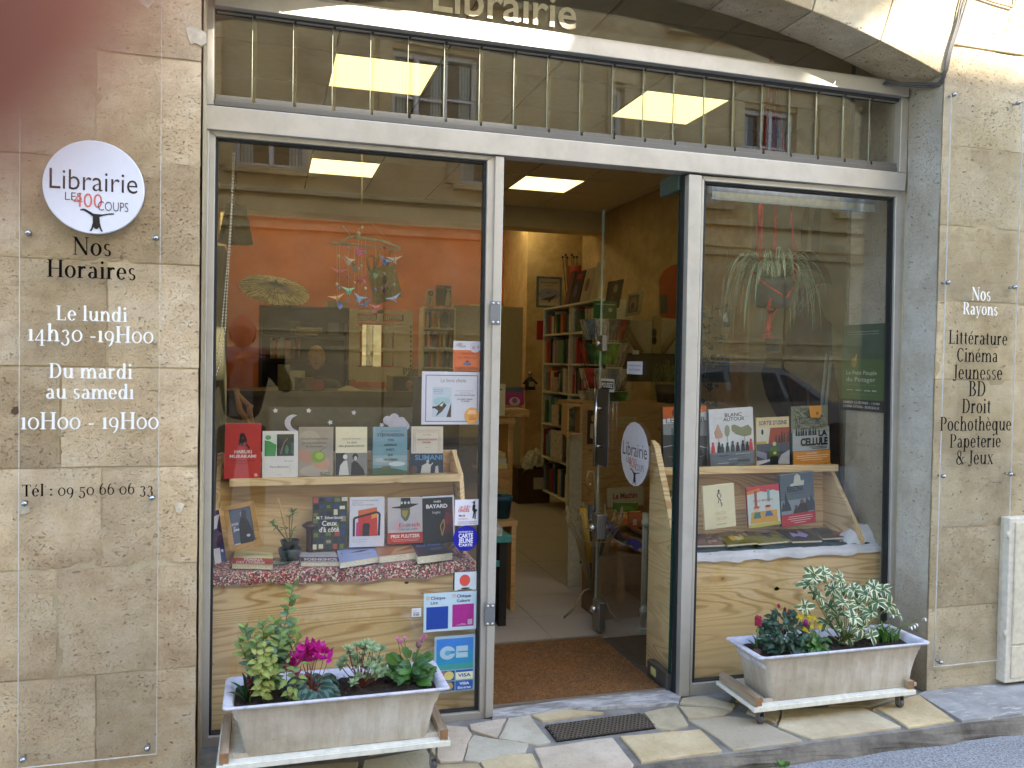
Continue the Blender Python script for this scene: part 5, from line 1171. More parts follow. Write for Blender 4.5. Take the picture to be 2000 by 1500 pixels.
flatbook('thick black paperback with blue lettering at the right of the flat row', [(804,1064),(862,1058),(884,1079),(816,1087)], zt+.038, .03, '#20222e',
     [('r', .04, .06, .96, .96, '#262936'), ('e', .62, .45, .2, .12, '#5f5a66'), T('Mal Final', .1, .8, .72, .16, '#5f7fd0', 's', .02)], grp=g3)
# glass disc, seal and small things
gd = atz(540, 1102, zt+.01); MB().lathe([(0, 0), (.055, 0), (.06, .004), (.055, .006), (0, .004)], (gd.x, .40, zt+.008), 24, sx=1, sy=.6).build('dish', flat('#5c6a60', .12, spec=.9), label='dark glass dish beside the potted plant', cat='dish')
# picture frame
pf = thing('framed_photo', 'light wooden picture frame with a dark photo leaning in the left display', 'picture frame', (at(480, 1065, .42).x, .42, at(480, 1070, .42).z), (math.radians(-12), math.radians(-10), 0)); ORG[pf] = Vector()
w, h = .115, .17; FW_ = pine_mat('frame_wood', 'x', '#c99f62', '#9a6a35', 3)
MB().box(-w/2, w/2, 0, .012, 0, .018).build('frame_side', FW_, pf, bevel=.001); MB().box(-w/2, w/2, 0, .012, h-.018, h).build('frame_side', FW_, pf, bevel=.001)
MB().box(-w/2, -w/2+.018, 0, .0118, .0185, h-.0185).build('frame_side', FW_, pf, bevel=.001); MB().box(w/2-.018, w/2, 0, .0118, .0185, h-.0185).build('frame_side', FW_, pf, bevel=.001)
draw(MB(), [('r', 0, 0, 1, 1, '#5d6880'), ('r', .04, .0, 1, .03, '#d9dde6'), ('p', [(.3,0),(.35,.5),(.5,.75),(.75,.7),(.95,.3),(.9,0)], '#23252c'), ('e', .58, .82, .1, .07, '#b9bcc6'), ('p', [(.5,.8),(.62,.96),(.8,.9),(.72,.6)], '#343944'), ('e', .72, .2, .09, .04, '#cfd3da'), T('JULES', .02, .34, .55, .06, '#e6e8ee', 's', .03), T('&', .08, .2, .46, .05, '#e6e8ee'), T('JIM', .06, .34, .38, .06, '#e6e8ee', 's', .03)], Vector((-w/2+.018, .006, .018)), Vector((w-.036, 0, 0)), Vector((0, 0, h-.036)), Vector((0, -1, 0))).build('photo', None, pf, fix=False)
MB().box(-w/2+.012, w/2-.012, .007, .011, .012, h-.012).build('backing', flat('#4a4034', .8), pf)
# potted plant and stick
q = at(566, 1085, .43); pp = thing('potted_plant', 'small bright green plant in a black pot with a stick', 'potted plant', (q.x, .43, zt+.012))
bz = zt+.012
MB().lathe([(.0, 0), (.034, 0), (.042, .03), (.044, .045), (.040, .045), (.036, .02)], (q.x, .43, bz), 24).build('saucer_pot', flat('#33464c', .4), pp)
MB().lathe([(.024, .03), (.036, .072), (.038, .076), (.034, .076), (.030, .06), (0, .06)], (q.x, .43, bz), 24).build('inner_pot', flat('#141716', .4), pp)
MB().tube([Vector((q.x-.005, .43, bz+.06)), at(543, 973, .43)], .0032, 6).build('stick', flat('#c99f62', .6), pp)
il = leaf_mesh('leaf', .042, .009, .3, .3, LM['indoor'], 4, .7); st = MB()
for (px, py, n_) in ((532,1022,12),(565,1010,14),(572,1002,10),(556,1034,12),(541,1030,8),(572,1036,8)):
    t_ = at(px, py, .43+rnd(-.02, .02)); st.tube(curve((q.x, .43, bz+.06), t_, (0, 0, 0)), .0018, 5)
    for k in range(n_): a = k*2.4; put_leaf(il, pp, t_, (math.cos(a), math.sin(a), rnd(-.3, .6)), 0, rnd(.6, .95))
st.build('stem', STEM, pp)
# brown bottle-like candle holder behind the rooftop book
q = at(605, 1060, .50); MB().lathe([(0, 0), (.02, 0), (.017, .01), (.014, .03), (.014, .10), (.016, .115), (.03, .125), (.032, .13), (.012, .142), (0, .144)], (q.x, .50, zt), 18).build('candle_holder', flat('#4d2c1c', .35), label='dark turned wooden candle holder beside the rooftop book', cat='candle holder')
# dark card with stars, moon and cloud behind the upper books
dc = thing('night_sky_card', 'dark card with white stars, a moon and a cloud behind the upper books', 'decoration')
Yc = .78; a = at(526, 795, Yc); b = at(818, 850, Yc)
MB().box(a.x, b.x, Yc, Yc+.004, lz, a.z).build('card', flat('#4d4c42', .6), dc); MB().box(b.x-.03, b.x+.003, Yc-.003, Yc-.001, lz, at(800, 735, Yc).z).build('dark_strip', flat('#1b1a1e', .5), dc)
def starprim(px, py, r):
    c = at(px, py, Yc-.008); pts = []
    for k in range(10):
        rr_ = r if k % 2 == 0 else r*.48; aa = math.pi/2+k*math.pi/5+px; pts.append((c.x+rr_*math.cos(aa), Yc-.008, c.z+rr_*math.sin(aa)))
    MB().prism(pts, (0, .0015, 0)).build('star', flat('#e4e6f6', .6), dc)
for px, py in ((538,802),(603,802),(691,806),(645,825),(746,830)): starprim(px, py, .0125)
c0 = at(573, 826, Yc-.01); pts = []
for k in range(13): aa = math.radians(62+k*236/12); pts.append((c0.x+.036*math.cos(aa), Yc-.01, c0.z+.036*math.sin(aa)))
for k in range(13): aa = math.radians(298-k*236/12-20*0); pts.append((c0.x+.018+.030*math.cos(math.radians(262-k*164/12)), Yc-.01, c0.z+.030*math.sin(math.radians(262-k*164/12))))
MB().prism(pts[:13]+pts[14:25], (0, .0015, 0)).build('moon', flat('#dcdff4', .6), dc)
mb = MB()
for i, (px, py, r) in enumerate(((757,821,.020),(770,817,.022),(784,823,.020),(776,829,.024),(792,832,.018),(764,828,.016),(789,828,.018))):
    q = at(px, py, Yc-.012); mb.prism([(q.x+r*math.cos(k*.52), Yc-.012-i*.0004, q.z+r*math.sin(k*.52)) for k in range(12)], (0, .0015, 0))
mb.build('cloud', flat('#d5d8f0', .6), dc)
# beaded blind chain
ch = thing('blind_chain', 'beaded white blind chain hanging at the left edge of the left window', 'blind chain')
for path in ([(455,300),(452,400),(447,480),(440,560),(433,640),(420,712)], [(458,300),(453,400),(449,480),(444,560),(440,640),(432,700),(420,738)]):
    P = [at(px, py, .33) for px, py in path]; beads = MB(); MB().tube(P, .0008, 4).build('cord', WHITE, ch)
    for i in range(len(P)-1):
        n_ = int((P[i+1]-P[i]).length/.011)
        for k in range(n_): beads.ball(P[i].lerp(P[i+1], k/n_), .0036, 5, 3)
    beads.build('beads', flat('#d9d6c2', .4), ch, kind='stuff')
# ------------------------------------------------------------------ posters and stickers stuck inside the left pane
def sheet(nm, lab, cat, tl, tr, br, bl, Y, prims, base, thick=.0006, shape='r', grp=None):
    P = [at(p[0], p[1], Y) for p in (bl, br, tr, tl)]
    x0_ = (P[0].x+P[3].x)/2; x1_ = (P[1].x+P[2].x)/2; z0_ = (P[0].z+P[1].z)/2; z1_ = (P[2].z+P[3].z)/2
    O, U, V = Vector((x0_, Y, z0_)), Vector((x1_-x0_, 0, 0)), Vector((0, 0, z1_-z0_))
    t_ = thing(nm, lab, cat, ((x0_+x1_)/2, Y, z0_), group=grp)
    m = flat(base, .4, grain=.01)
    if shape == 'e':
        r = (U.length+V.length)/4; MB().lathe([(0, 0), (r, 0), (r, thick), (0, thick)], (O.x+U.x/2, Y, O.z+V.z/2), 40, 'y', smooth=False).build('paper', m, t_)
    else: MB().box(x0_, x1_, Y, Y+thick, z0_, z1_).build('paper', m, t_)
    if prims: draw(MB(), prims, O, U, V, Vector((0, -1, 0)), start=.0003).build('print', None, t_, fix=False)
    return t_
YG = .2335; YI = .2445            # just outside / just inside the pane
sheet('gift_card_poster', 'small orange poster reading Carte Cadeau on the left window', 'poster', (886,666),(940,667),(939,726),(884,722), YI,
    [('r', 0, 0, 1, .70, '#de6c42'), ('r', 0, .70, 1, 1, '#dfe1f4'), ('e', .78, .80, .2, .18, '#ccd0ee'), ('e', .73, .79, .055, .05, '#d86a5a'), ('e', .73, .79, .03, .028, '#ccd0ee'), T('\u20ac', .86, .93, .77, .08, '#4a4f70'), T('LES', .15, .32, .88, .06, '#3a3a55'), T('400', .08, .28, .83, .05, '#d86a5a'), T('COUPS', .2, .44, .79, .06, '#3a3a55'),
     T('Les livres', .3, .78, .56, .06, '#a5452c'), T('des 400coups', .18, .85, .42, .06, '#a5452c'), ('r', .38, .19, .62, .28, '#5b6f9e'), ('p', [(.44,.29),(.5,.36),(.58,.29)], '#7a3030'), T('CARTE CADEAU', .08, .94, .04, .08, '#7a2a18', 's', .01)], '#dfe1f4')
sheet('book_club_poster', 'white poster with a purple border announcing Le livre choisi', 'poster', (826,723),(940,729),(936,830),(821,828), YI,
    [('l', [(.07,.06),(.07,.93),(.95,.93),(.95,.06),(.06,.06)], .014, '#7d6fae'), T('Le livre choisi', .32, .75, .80, .075, '#5a5d6e', 's', -.01), ('r', .18, .14, .50, .71, '#c9d9ee'), ('e', .34, .44, .15, .08, '#a9cfdc'), ('p', [(.18,.30),(.3,.38),(.36,.44),(.42,.36),(.34,.24),(.24,.15),(.28,.26),(.18,.34)], '#3a3a40'), ('p', [(.42,.14),(.5,.42),(.5,.14)], '#3c3c42'), ('p', [(.30,.36),(.38,.43),(.34,.34)], '#e6ecf4'),
     T('Jon Kalman', .2, .36, .65, .022, '#7a5fae'), T('Stefansson', .2, .36, .615, .022, '#7a5fae'), T('Ton absence', .2, .36, .58, .018, '#7a7fae'), T('POUR LA PROCHAINE', .58, .88, .63, .02, '#a5a6b4'), T('RENCONTRE', .64, .82, .59, .02, '#a5a6b4'), T('DU CLUB DE LECTURE', .56, .9, .545, .022, '#6a6c80', 's', .02), T('LE LUNDI 7 MARS', .60, .86, .47, .024, '#5a5c70', 's', .02), T('\u00c0 19H00', .67, .81, .43, .024, '#5a5c70', 's', .02),
     ('e', .855, .17, .125, .155, '#e9a552'), T('CLUB DE', .79, .92, .24, .03, '#f8efe0', 's', .02), T('LECTURE', .78, .93, .2, .03, '#f8efe0', 's', .02), T('LES', .81, .88, .13, .04, '#c46a3a'), T('400', .8, .87, .08, .04, '#c46a3a'), T('COUPS', .83, .93, .09, .04, '#7a5a3a')], '#e2e4f6')
sheet('radio_sticker', 'white sticker reading La Cl\u00e9 des Ondes with a black dancing figure', 'sticker', (890,975),(936,976),(934,1026),(887,1026), YG-.0006,
    [T('LA CL\u00c9', .2, .56, .66, .10, '#c8302c', 's', .02), T('ONDES', .14, .60, .52, .12, '#c8302c', 's', .02), T('des', .58, .66, .70, .06, '#333333'), T('90.10', .16, .42, .34, .075, '#1c1c1c', 's', .03), T('BORDEAUX', .16, .54, .23, .05, '#c0504a'), T('LA RADIO QUI SE MOUILLE', .14, .92, .12, .04, '#222222'), T("POUR QU'IL FASSE BEAU", .14, .92, .05, .04, '#222222'),
     ('e', .80, .86, .04, .05, '#151515'), ('p', [(.74,.8),(.72,.6),(.78,.5),(.74,.3),(.7,.28),(.78,.27),(.82,.48),(.83,.3),(.81,.24),(.87,.25),(.87,.5),(.93,.56),(.9,.62),(.84,.62),(.85,.8)], '#151515'), ('l', [(.7,.86),(.78,.92),(.86,.96)], .02, '#151515')], '#e3e3ee')
sheet('youth_card_sticker', 'round blue sticker reading Carte Jeune on the left window', 'sticker', (886,1026),(933,1026),(933,1077),(886,1077), YG-.0006,
    [T('PARTENAIRE DE LA', .2, .8, .72, .06, '#e6e8fa', 's', .02), T('CARTE', .2, .8, .53, .15, '#f0f2ff', 's', .03), T('JEUNE', .2, .8, .33, .17, '#f0f2ff', 's', .03), T('CARTE', .22, .78, .20, .09, '#f0f2ff', 's', .03)], '#1717a5', shape='e')
sheet('red_dot_sticker', 'small white sticker with a soft red disc beside the frame', 'sticker', (886,1118),(931,1116),(930,1153),(884,1152), YG-.0006,
    [('r', 0, .02, .06, 1, '#1c1d2e'), ('e', .50, .54, .23, .32, '#d9564a'), ('e', .53, .10, .2, .045, '#2a2c3a'), ('r', .2, 0, .8, .04, '#3a3c4a')], '#cfdbe6')
sheet('cheque_sticker', 'pale blue sticker for Ch\u00e8que Lire and Ch\u00e8que Culture with blue and magenta squares', 'sticker', (828,1161),(931,1152),(930,1227),(827,1236), YG-.0006,
    [('r', .05, .06, .46, .64, '#1a44a0'), ('r', .54, .09, .95, .67, '#a8288a'), T('Ch\u00e8que', .13, .40, .83, .075, '#23405e', 's', .01), T('Lire', .13, .26, .71, .075, '#23405e', 's', .01), T('Ch\u00e8que', .62, .89, .85, .075, '#23405e', 's', .01), T('Culture', .62, .87, .73, .075, '#23405e', 's', .01), ('l', [(.05,.84),(.09,.84),(.09,.91),(.05,.91),(.05,.84)], .01, '#e2a83a'), ('l', [(.55,.87),(.59,.87),(.59,.94),(.55,.94),(.55,.87)], .01, '#e2a83a'), ('r', .7, .16, .8, .17, '#e6b8da'), ('r', .62, .13, .8, .14, '#e6b8da'), ('r', .83, .13, .92, .27, '#b9a5b6')], '#bfd6e6')
sheet('tiny_price_label', 'tiny white paper label stuck beside the cheque sticker', 'label', (803,1189),(822,1187),(823,1203),(805,1206), YG-.0006, [T('pour', .12, .55, .66, .12, '#b0524a'), ('r', .15, .42, .8, .5, '#8a8fa5'), T('RI 600', .2, .8, .14, .2, '#4a4d70', 's', .03)], '#dcdde0')
sheet('bank_card_sticker', 'blue bank card sticker with CB, Visa and Electron logos', 'sticker', (850,1246),(929,1236),(926,1346),(846,1356), YG-.0006,
    [('r', .05, .40, .95, .95, '#2a8fc0'), ('r', .05, .75, .95, .95, '#3a7fd0'), ('r', .05, .40, .95, .50, '#3f9a96'), ('e', .32, .70, .19, .12, '#a9c6d6'), ('r', .53, .60, .82, .81, '#a9c6d6'), ('r', .34, .68, .5, .73, '#2a8fc0'), ('l', [(.57,.705),(.84,.705)], .03, '#2a8fc0'), ('e', .32, .70, .07, .045, '#5aa5c8'),
     ('r', .05, .21, .50, .38, '#2a4a86'), ('e', .2, .295, .11, .075, '#b5716a'), ('e', .36, .295, .12, .08, '#d6c97a'), ('r', .53, .21, .95, .38, '#e0e6c9'), ('r', .53, .345, .95, .385, '#2a5aa8'), T('VISA', .58, .9, .26, .055, '#23479a', 's', .03), ('r', .05, .03, .50, .19, '#1f4a86'), ('e', .24, .11, .1, .07, '#b5544a'), ('e', .36, .11, .1, .07, '#b89a5a'), ('r', .53, .03, .95, .19, '#2360ae'), T('VISA', .62, .86, .12, .045, '#e0e8f4', 's', .03), T('Electron', .58, .9, .05, .04, '#f0f4fa', 's', .01)], '#9ab6c8')
# ================================================================== right window display
du = thing('display_unit', 'pine display unit with comic books on a ledge in the right window', 'display stand')
X0, X1 = at(1353, 1200, .28).x-.004, XR+.012; zt2 = .555
MB().box(X0, X1, .30, .32, -.01, zt2).build('front_board', PINE, du, bevel=.002)
MB().box(X0, X1, .32, .56, zt2-.03, zt2-.014).build('deck', PINE, du)
Lz = at(1500, 912, .53).z; XA_ = 1.712; XB_ = at(1630, 905, .53).x
MB().hexa([Vector((XA_, .60, zt2-.02)), Vector((XB_, .60, zt2-.02)), Vector((XB_, .62, zt2-.02)), Vector((XA_, .62, zt2-.02))], [Vector((XA_, .62, Lz-.02)), Vector((XB_, .62, Lz-.02)), Vector((XB_, .64, Lz-.02)), Vector((XA_, .64, Lz-.02))]).build('sloping_board', PINE, du)
MB().box(XA_, XB_, .515, .68, Lz-.018, Lz-.004).build('ledge', PINE, du); MB().box(XA_-.02, XB_, .50, .515, Lz-.024, Lz+.010).build('ledge_lip', PINE, du, bevel=.002)
MB().box(XA_, XB_, .68, .70, Lz-.05, at(1600, 868, .69).z).build('back_board', PINE, du, bevel=.002)
# left flank, seen through the open door; right flank slopes down to the deck
yb_ = atx(1268, 1000, 1.688).y; fl = [(.315, -.01), (.315, .60), (.36, .64), (yb_-.03, 1.02), (yb_, 1.03), (yb_, -.01)]
MB().prism([(1.688, y, z) for y, z in fl], (.02, 0, 0)).build('flank_board', PINEY, du)
MB().prism([(XB_, y, z) for y, z in [(.33, zt2+.03), (.36, zt2+.08), (.66, 1.0), (.70, 1.0), (.70, zt2-.02), (.33, zt2-.02)]], (.02, 0, 0)).build('flank_board', PINEY, du)
MB().hexa([Vector((1.684, .36, .64)), Vector((1.712, .36, .64)), Vector((1.712, .34, .625)), Vector((1.684, .34, .625))], [Vector((1.684, yb_-.03, 1.02)), Vector((1.712, yb_-.03, 1.02)), Vector((1.712, yb_-.05, 1.00)), Vector((1.684, yb_-.05, 1.00))]).build('edge_strip', PINE, du)
for (px, py) in ((1387,1082),(1473,1077),(1500,1073),(1622,1066),(1359,1122),(1356,1222),(1355,1325)):
    q = at(px, py, .2995); MB().lathe([(0, 0), (.0025, 0)], (q.x, .2993, q.z), 8, 'y').build('screw_hole', flat('#3a2616', .9), du)
q = at(1517, 1150, .2995); MB().lathe([(0, 0), (.010, 0)], (q.x, .2992, q.z), 14, 'y', sx=1.3, sy=.8).build('knot', flat('#8a5f33', .7, grain=.3), du)
def whitecloth():
    t = NT('white_cotton'); v = t.coord(); return t.bsdf(t.ramp(t.noise(v, 7, 5), [(.3, '#c9c9cf'), (.6, '#e2e3ea')]), .9, normal=t.bump(t.noise(t.coord(scale=(30, 90, 90)), 1, 3), .2, .003))
WC = whitecloth()
cloth('white_cloth', 'white cotton cloth edge folded over the right display board', X0, X1, WC, .018, .33, zt2+.006, 8)
mb = MB(); q = at(1660, 1040, .40)
mb.grid(lambda u, v: Vector((at(1640, 1040, .4).x+u*.26, .33+v*.16, zt2+.015+.075*math.sin(min(1, v*1.2)*3.0)*math.sin(u*2.6)**.6+noise.noise(Vector((u*7, v*9, 6)))*.012)), 26, 18)
mb.build('bunched_cloth', WC, None, fix=False, label='striped white cloth bunched at the right end of the right display', cat='cloth')
mb = MB(); mb.grid(lambda u, v: Vector((X0+.01+u*(X1-X0-.03), .325+v*.22, zt2+.010+noise.noise(Vector((u*14, v*6, 16)))*.010)), 60, 10)
mb.build('teal_cloth', flat('#1d4650', .9, grain=.25, gs=14), None, fix=False, label='dark teal cloth under the flat comics in the right window', cat='cloth')
YB2 = .56; g = 'comics face out on the upper ledge of the right window'; g2 = 'comics face out on the deck of the right window'; g3 = 'comics lying flat on the deck of the right window'
def crowd(n, y0, y1, cols, x0=0, x1=1, seed=1):
    r = random.Random(seed); out = []
    for i in range(n):
        x = x0+(x1-x0)*(i+.5)/n+r.uniform(-.02, .02); h = r.uniform(.7, 1)*(y1-y0); c = r.choice(cols); w = (x1-x0)/n*.45
        out += [('p', [(x-w, y0), (x-w*.7, y0+h*.6), (x-w*.3, y0+h*.75), (x+w*.3, y0+h*.75), (x+w*.7, y0+h*.6), (x+w, y0)], c), ('e', x, y0+h*.86, w*.5, h*.14, c)]
    return out
book('large comic with an orange top over a black and white street', (1296,793),(1382,794),(1382,911),(1298,914), YB2+.02, .018, '#3c3c3e',
     [('r', 0, .78, 1, 1, '#c8622a'), ('e', .3, .9, .1, .08, '#7a3a1c'), ('e', .8, .92, .1, .06, '#e0862f'), ('p', [(0,.70),(0,.80),(1,.90),(1,.72)], '#dcdee2'), ('r', 0, 0, 1, .70, '#4a4b4e'), ('p', [(0,.55),(0,.72),(1,.76),(1,.5)], '#8f9194'), ('l', [(.0,.35),(.5,.4),(1,.3)], .02, '#b5b7ba'), ('l', [(.2,.1),(.2,.65)], .02, '#26272a'), ('p', [(.3,.2),(.4,.34),(.5,.3),(.45,.1)], '#c9cbcf'), ('e', .7, .2, .2, .12, '#232426'), ('l', [(.1,.2),(.6,.1),(1,.2)], .015, '#77797c'), T('LE TIROIR', .06, .97, .735, .085, '#15161a', 's', -.005)], grp=g)
book('white comic titled Blanc Autour with women under stylised trees', (1388,797),(1472,798),(1478,909),(1389,911), YB2-.01, .018, '#e0e2e8',
     [T('BLANC', .36, .74, .86, .06, '#2a2226', 's', .01), T('AUTOUR', .32, .80, .785, .06, '#2a2226', 's', .01), ('r', .12, .845, .3, .85, '#b5b5bb'), ('r', .78, .845, .95, .85, '#b5b5bb'),
      ('p', [(.14,.50),(.11,.6),(.2,.75),(.3,.55),(.28,.50)], '#c79d88'), ('e', .40, .62, .06, .10, '#9aa084'), ('p', [(.5,.7),(.56,.72),(.72,.66),(.88,.70),(.96,.62),(.94,.52),(.8,.50),(.6,.55),(.5,.62)], '#8f926e'), ('l', [(.2,.5),(.22,.38)], .012, '#b5a89a'), ('l', [(.40,.52),(.41,.36)], .012, '#9aa084'), ('l', [(.78,.5),(.8,.34)], .012, '#9aa084'),
      ('r', 0, 0, 1, .25, '#77808c')]+crowd(9, .25, .47, ['#2a2226','#33242c','#c8403c','#3a4c56','#24201f'], .03, .99, 3)+[('r', .2, .19, .42, .2, '#3c424c'), ('r', .56, .2, .9, .21, '#c9ced6'), ('r', .4, .12, .6, .13, '#c9ced6'), ('r', .15, .06, .4, .07, '#c9ced6'), ('r', .6, .08, .9, .09, '#3c424c'), T('LUPANO', .42, .6, .02, .025, '#20242c')], spine='#5a6472', grp=g)
book('comic titled Sortie d\'usine with a standing man on its cover', (1478,815),(1543,815),(1543,906),(1480,909), YB2, .012, '#e3cf9a',
     [('r', 0, 0, 1, 1, '#e2cf9c'), T("SORTIE D'USINE", .08, .93, .845, .085, '#4a3f86', 's', .02), ('p', [(0,.45),(0,.8),(.42,.78),(.36,.45)], '#d9d6c6'), ('p', [(.36,.45),(.42,.78),(1,.78),(1,.45)], '#a8452c'), ('e', .18, .70, .035, .06, '#20201f'), ('r', 0, .45, .3, .5, '#c9a83a'), ('r', 0, 0, 1, .45, '#4f5364'), ('p', [(0,.2),(0,.32),(.3,.25),(.3,.1)], '#8d90a5'), ('p', [(.6,0),(.75,.2),(1,.3),(1,0)], '#b9bcc6'), ('p', [(.0,.0),(.4,.08),(.4,.12),(0,.1)], '#c6c9d2')]
      +crowd(5, .46, .70, ['#3a2a2c','#51413a','#22252e'], .56, .98, 4)+[('e', .53, .44, .055, .045, '#d6c99a'), ('p', [(.36,.18),(.4,.36),(.48,.4),(.6,.4),(.68,.32),(.66,.18)], '#4f6a2a'), ('r', .40, 0, .64, .18, '#1d1d22'), ('e', .54, .25, .05, .03, '#d9b890')], grp=g)
book('comic titled La Cellule with an orange band at the right of the ledge', (1546,792),(1619,793),(1619,905),(1549,908), YB2, .016, '#54564c',
     [('r', 0, .55, 1, 1, '#8c8c74')]+[('l', [(rnd(0, 1), rnd(.6, 1)), (rnd(0, 1), rnd(.6, 1))], .012, random.choice(['#4a4c40','#6d6f5a','#b5b7a0','#38392f'])) for _ in range(46)]+[('p', [(.46,1),(.48,.86),(.5,.80),(.74,.79),(.79,.86),(.80,1)], '#eaa032'), ('e', .68, .87, .035, .03, '#a8651c'), ('r', 0, .24, 1, .60, '#b9bdc0'), ('p', [(0,.55),(0,.62),(.5,.58),(1,.64),(1,.55)], '#a5a99c')]
      +crowd(9, .50, .64, ['#23292f','#161a20','#343a42'], .06, .66, 6)+[T('LA', .69, .93, .485, .09, '#2a1616', 's', .04), T('CELLULE', .20, .94, .335, .115, '#1c1818', 's', .05), ('r', .45, .295, .92, .305, '#3a3c40'), ('r', .5, .27, .92, .28, '#3a3c40'), ('r', 0, 0, 1, .235, '#e2973c'), ('r', .35, .19, .65, .20, '#f6e2c0'), ('r', .1, .15, .95, .16, '#f6e2c0'), ('r', .08, .115, .92, .125, '#f6e2c0'), ('r', .2, .08, .8, .09, '#f6e2c0')], spine='#2c2a28', grp=g)
YD2 = .47
book('pale yellow comic with a tiny sketched runner, titled Zai Zai Zai Zai', (1376,947),(1436,946),(1441,1030),(1380,1032), YD2, .014, '#f0e9c6',
     [('e', .5, .86, .03, .03, '#3c3a30'), ('l', [(.5,.84),(.44,.76),(.5,.68),(.56,.62)], .03, '#4a473a'), ('l', [(.5,.82),(.57,.75),(.54,.70)], .02, '#4a473a'), ('l', [(.54,.6),(.58,.54),(.56,.5)], .025, '#3c3a30'), ('l', [(.48,.66),(.46,.58)], .02, '#4a473a'), T('ZAI ZAI', .36, .70, .31, .07, '#c9b980', 's', -.01), T('ZAI ZAI', .36, .70, .19, .07, '#c9b980', 's', -.01), ('r', .38, .085, .7, .095, '#a5986a')], grp=g2)
book('red spined children\'s comic with two seated cartoon children', (1461,949),(1524,948),(1528,1026),(1466,1029), YD2, .012, '#c94a4a',
     [('r', 0, 0, 1, 1, '#cfdde0'), ('p', [(0,1),(0,.82),(.2,.84),(.4,.88),(.6,.84),(.8,.88),(1,.82),(1,1)], '#cf3f4a'), ('p', [(0,.82),(0,.9),(.4,.96),(.4,.86)], '#e08a3a'), ('r', .22, .5, .3, .9, '#a5553c'), ('r', .62, .6, .7, .9, '#6fa5a0'), T('TOUT EN RIEN', .16, .78, .62, .05, '#cf4a5a', 's', .01), ('p', [(.06,.1),(.1,.38),(.9,.38),(.92,.08)], '#dba94a'), ('e', .27, .44, .09, .065, '#e6c9a5'), ('p', [(.16,.22),(.2,.37),(.36,.37),(.4,.22)], '#3f7f7a'), ('e', .62, .44, .09, .065, '#e6c9a5'), ('p', [(.52,.24),(.56,.37),(.7,.37),(.78,.24)], '#3f6fa5'), ('e', .27, .49, .1, .03, '#c94a3a'), ('e', .62, .49, .09, .03, '#a5352c'), ('r', 0, 0, 1, .08, '#c9c257')], spine='#a8302f', grp=g2)
book('dark grey comic titled Berezina with a red band', (1526,925),(1592,923),(1597,1024),(1532,1026), YD2, .018, '#4c5a66',
     [('r', 0, 0, 1, 1, '#5a6975'), ('p', [(.3,.8),(.4,.82),(.44,.96),(.52,.99),(.6,.95),(.62,.85),(.72,.86),(.7,.76),(.3,.76)], '#cfd0c4'), T('BEREZINA', .2, .68, .655, .105, '#20262c', 's', .03), ('r', 0, .23, 1, .5, '#8796a3'), ('p', [(0,.3),(.06,.5),(.1,.42),(.14,.7),(.2,.5),(.26,.42),(.3,.3)], '#29343c'), ('p', [(.68,.3),(.76,.52),(.84,.44),(.9,.56),(1,.4),(1,.25),(.7,.25)], '#313d46'), ('p', [(.34,.23),(.4,.34),(.5,.36),(.56,.42),(.66,.44),(.76,.38),(.8,.23)], '#2f231f'), ('e', .62, .45, .06, .04, '#6d5240'), ('e', .44, .36, .05, .035, '#5b4538'), ('r', .25, .61, .72, .62, '#3a434b'),
      ('r', 0, 0, 1, .235, '#c02430'), ('r', .2, .17, .9, .18, '#f0d5d0'), ('r', .16, .13, .92, .14, '#f0d5d0'), ('r', .25, .09, .85, .1, '#f0d5d0'), ('r', .35, .05, .7, .06, '#f0d5d0')], spine='#232a30', grp=g2)
q = at(1308, 1000, .5); book('olive comic lettered Rak half hidden behind the door edge', (1297,957),(1340,958),(1340,1040),(1302,1040), .60, .01, '#7d7c48',
     [T('RAK', .1, .8, .80, .09, '#efe9d0'), ('e', .5, .4, .25, .2, '#d9cdb5'), ('e', .6, .3, .2, .12, '#8e4a3a')])
def comic_flat(lab, px, base, cols, sd, z=zt2+.026, extra=()):
    r = random.Random(sd); pr = [('r', 0, 0, 1, 1, base)]
    for _ in range(14):
        x, y = r.uniform(0, .8), r.uniform(0, .8); w, h = r.uniform(.08, .3), r.uniform(.1, .3)
        pr.append(('p', [(x, y), (min(1, x+w), y+r.uniform(-.03, .05)), (min(1, x+w*.8), min(1, y+h)), (max(0, x-.05), min(1, y+h*.8))], r.choice(cols)))
    flatbook(lab, px[:2]+[(px[2][0]+3, px[2][1]+9), (px[3][0]+3, px[3][1]+9)], z, .010, base, [(p if p[0] != 'p' else ('p', [(min(1, max(0, a)), min(1, max(0, b))) for a, b in p[1]], p[2])) for p in pr]+list(extra), grp=g3)
comic_flat('brown comic with red and grey panels at the left of the flat row', [(1358,1034),(1398,1034),(1420,1054),(1358,1056)], '#6a5248', ['#8f3a30','#b5a090','#2c2624','#a57a60'], 1, zt2+.030)
comic_flat('yellow and green comic lying second from the left', [(1392,1032),(1455,1028),(1478,1050),(1418,1055)], '#7c7434', ['#c9b23a','#4c4a2a','#d9cf8a','#8f6a30'], 2, zt2+.034)
comic_flat('yellow comic with a white jagged burst in the flat row', [(1452,1029),(1508,1026),(1545,1046),(1478,1052)], '#8a8238', ['#d3c23f','#5c5a30','#a5a04a'], 3, zt2+.030, [('e', .45, .7, .25, .2, '#dcd9ea')])
comic_flat('dark comic with lilac speckles in the middle of the flat row', [(1500,1026),(1580,1022),(1603,1046),(1545,1048)], '#23302c', ['#3a4a40','#1c2422'], 4, zt2+.034, [('p', [(.2,.2),(.3,.5),(.5,.35),(.7,.6),(.8,.3),(.6,.15),(.4,.25)], '#b9a9e6')])
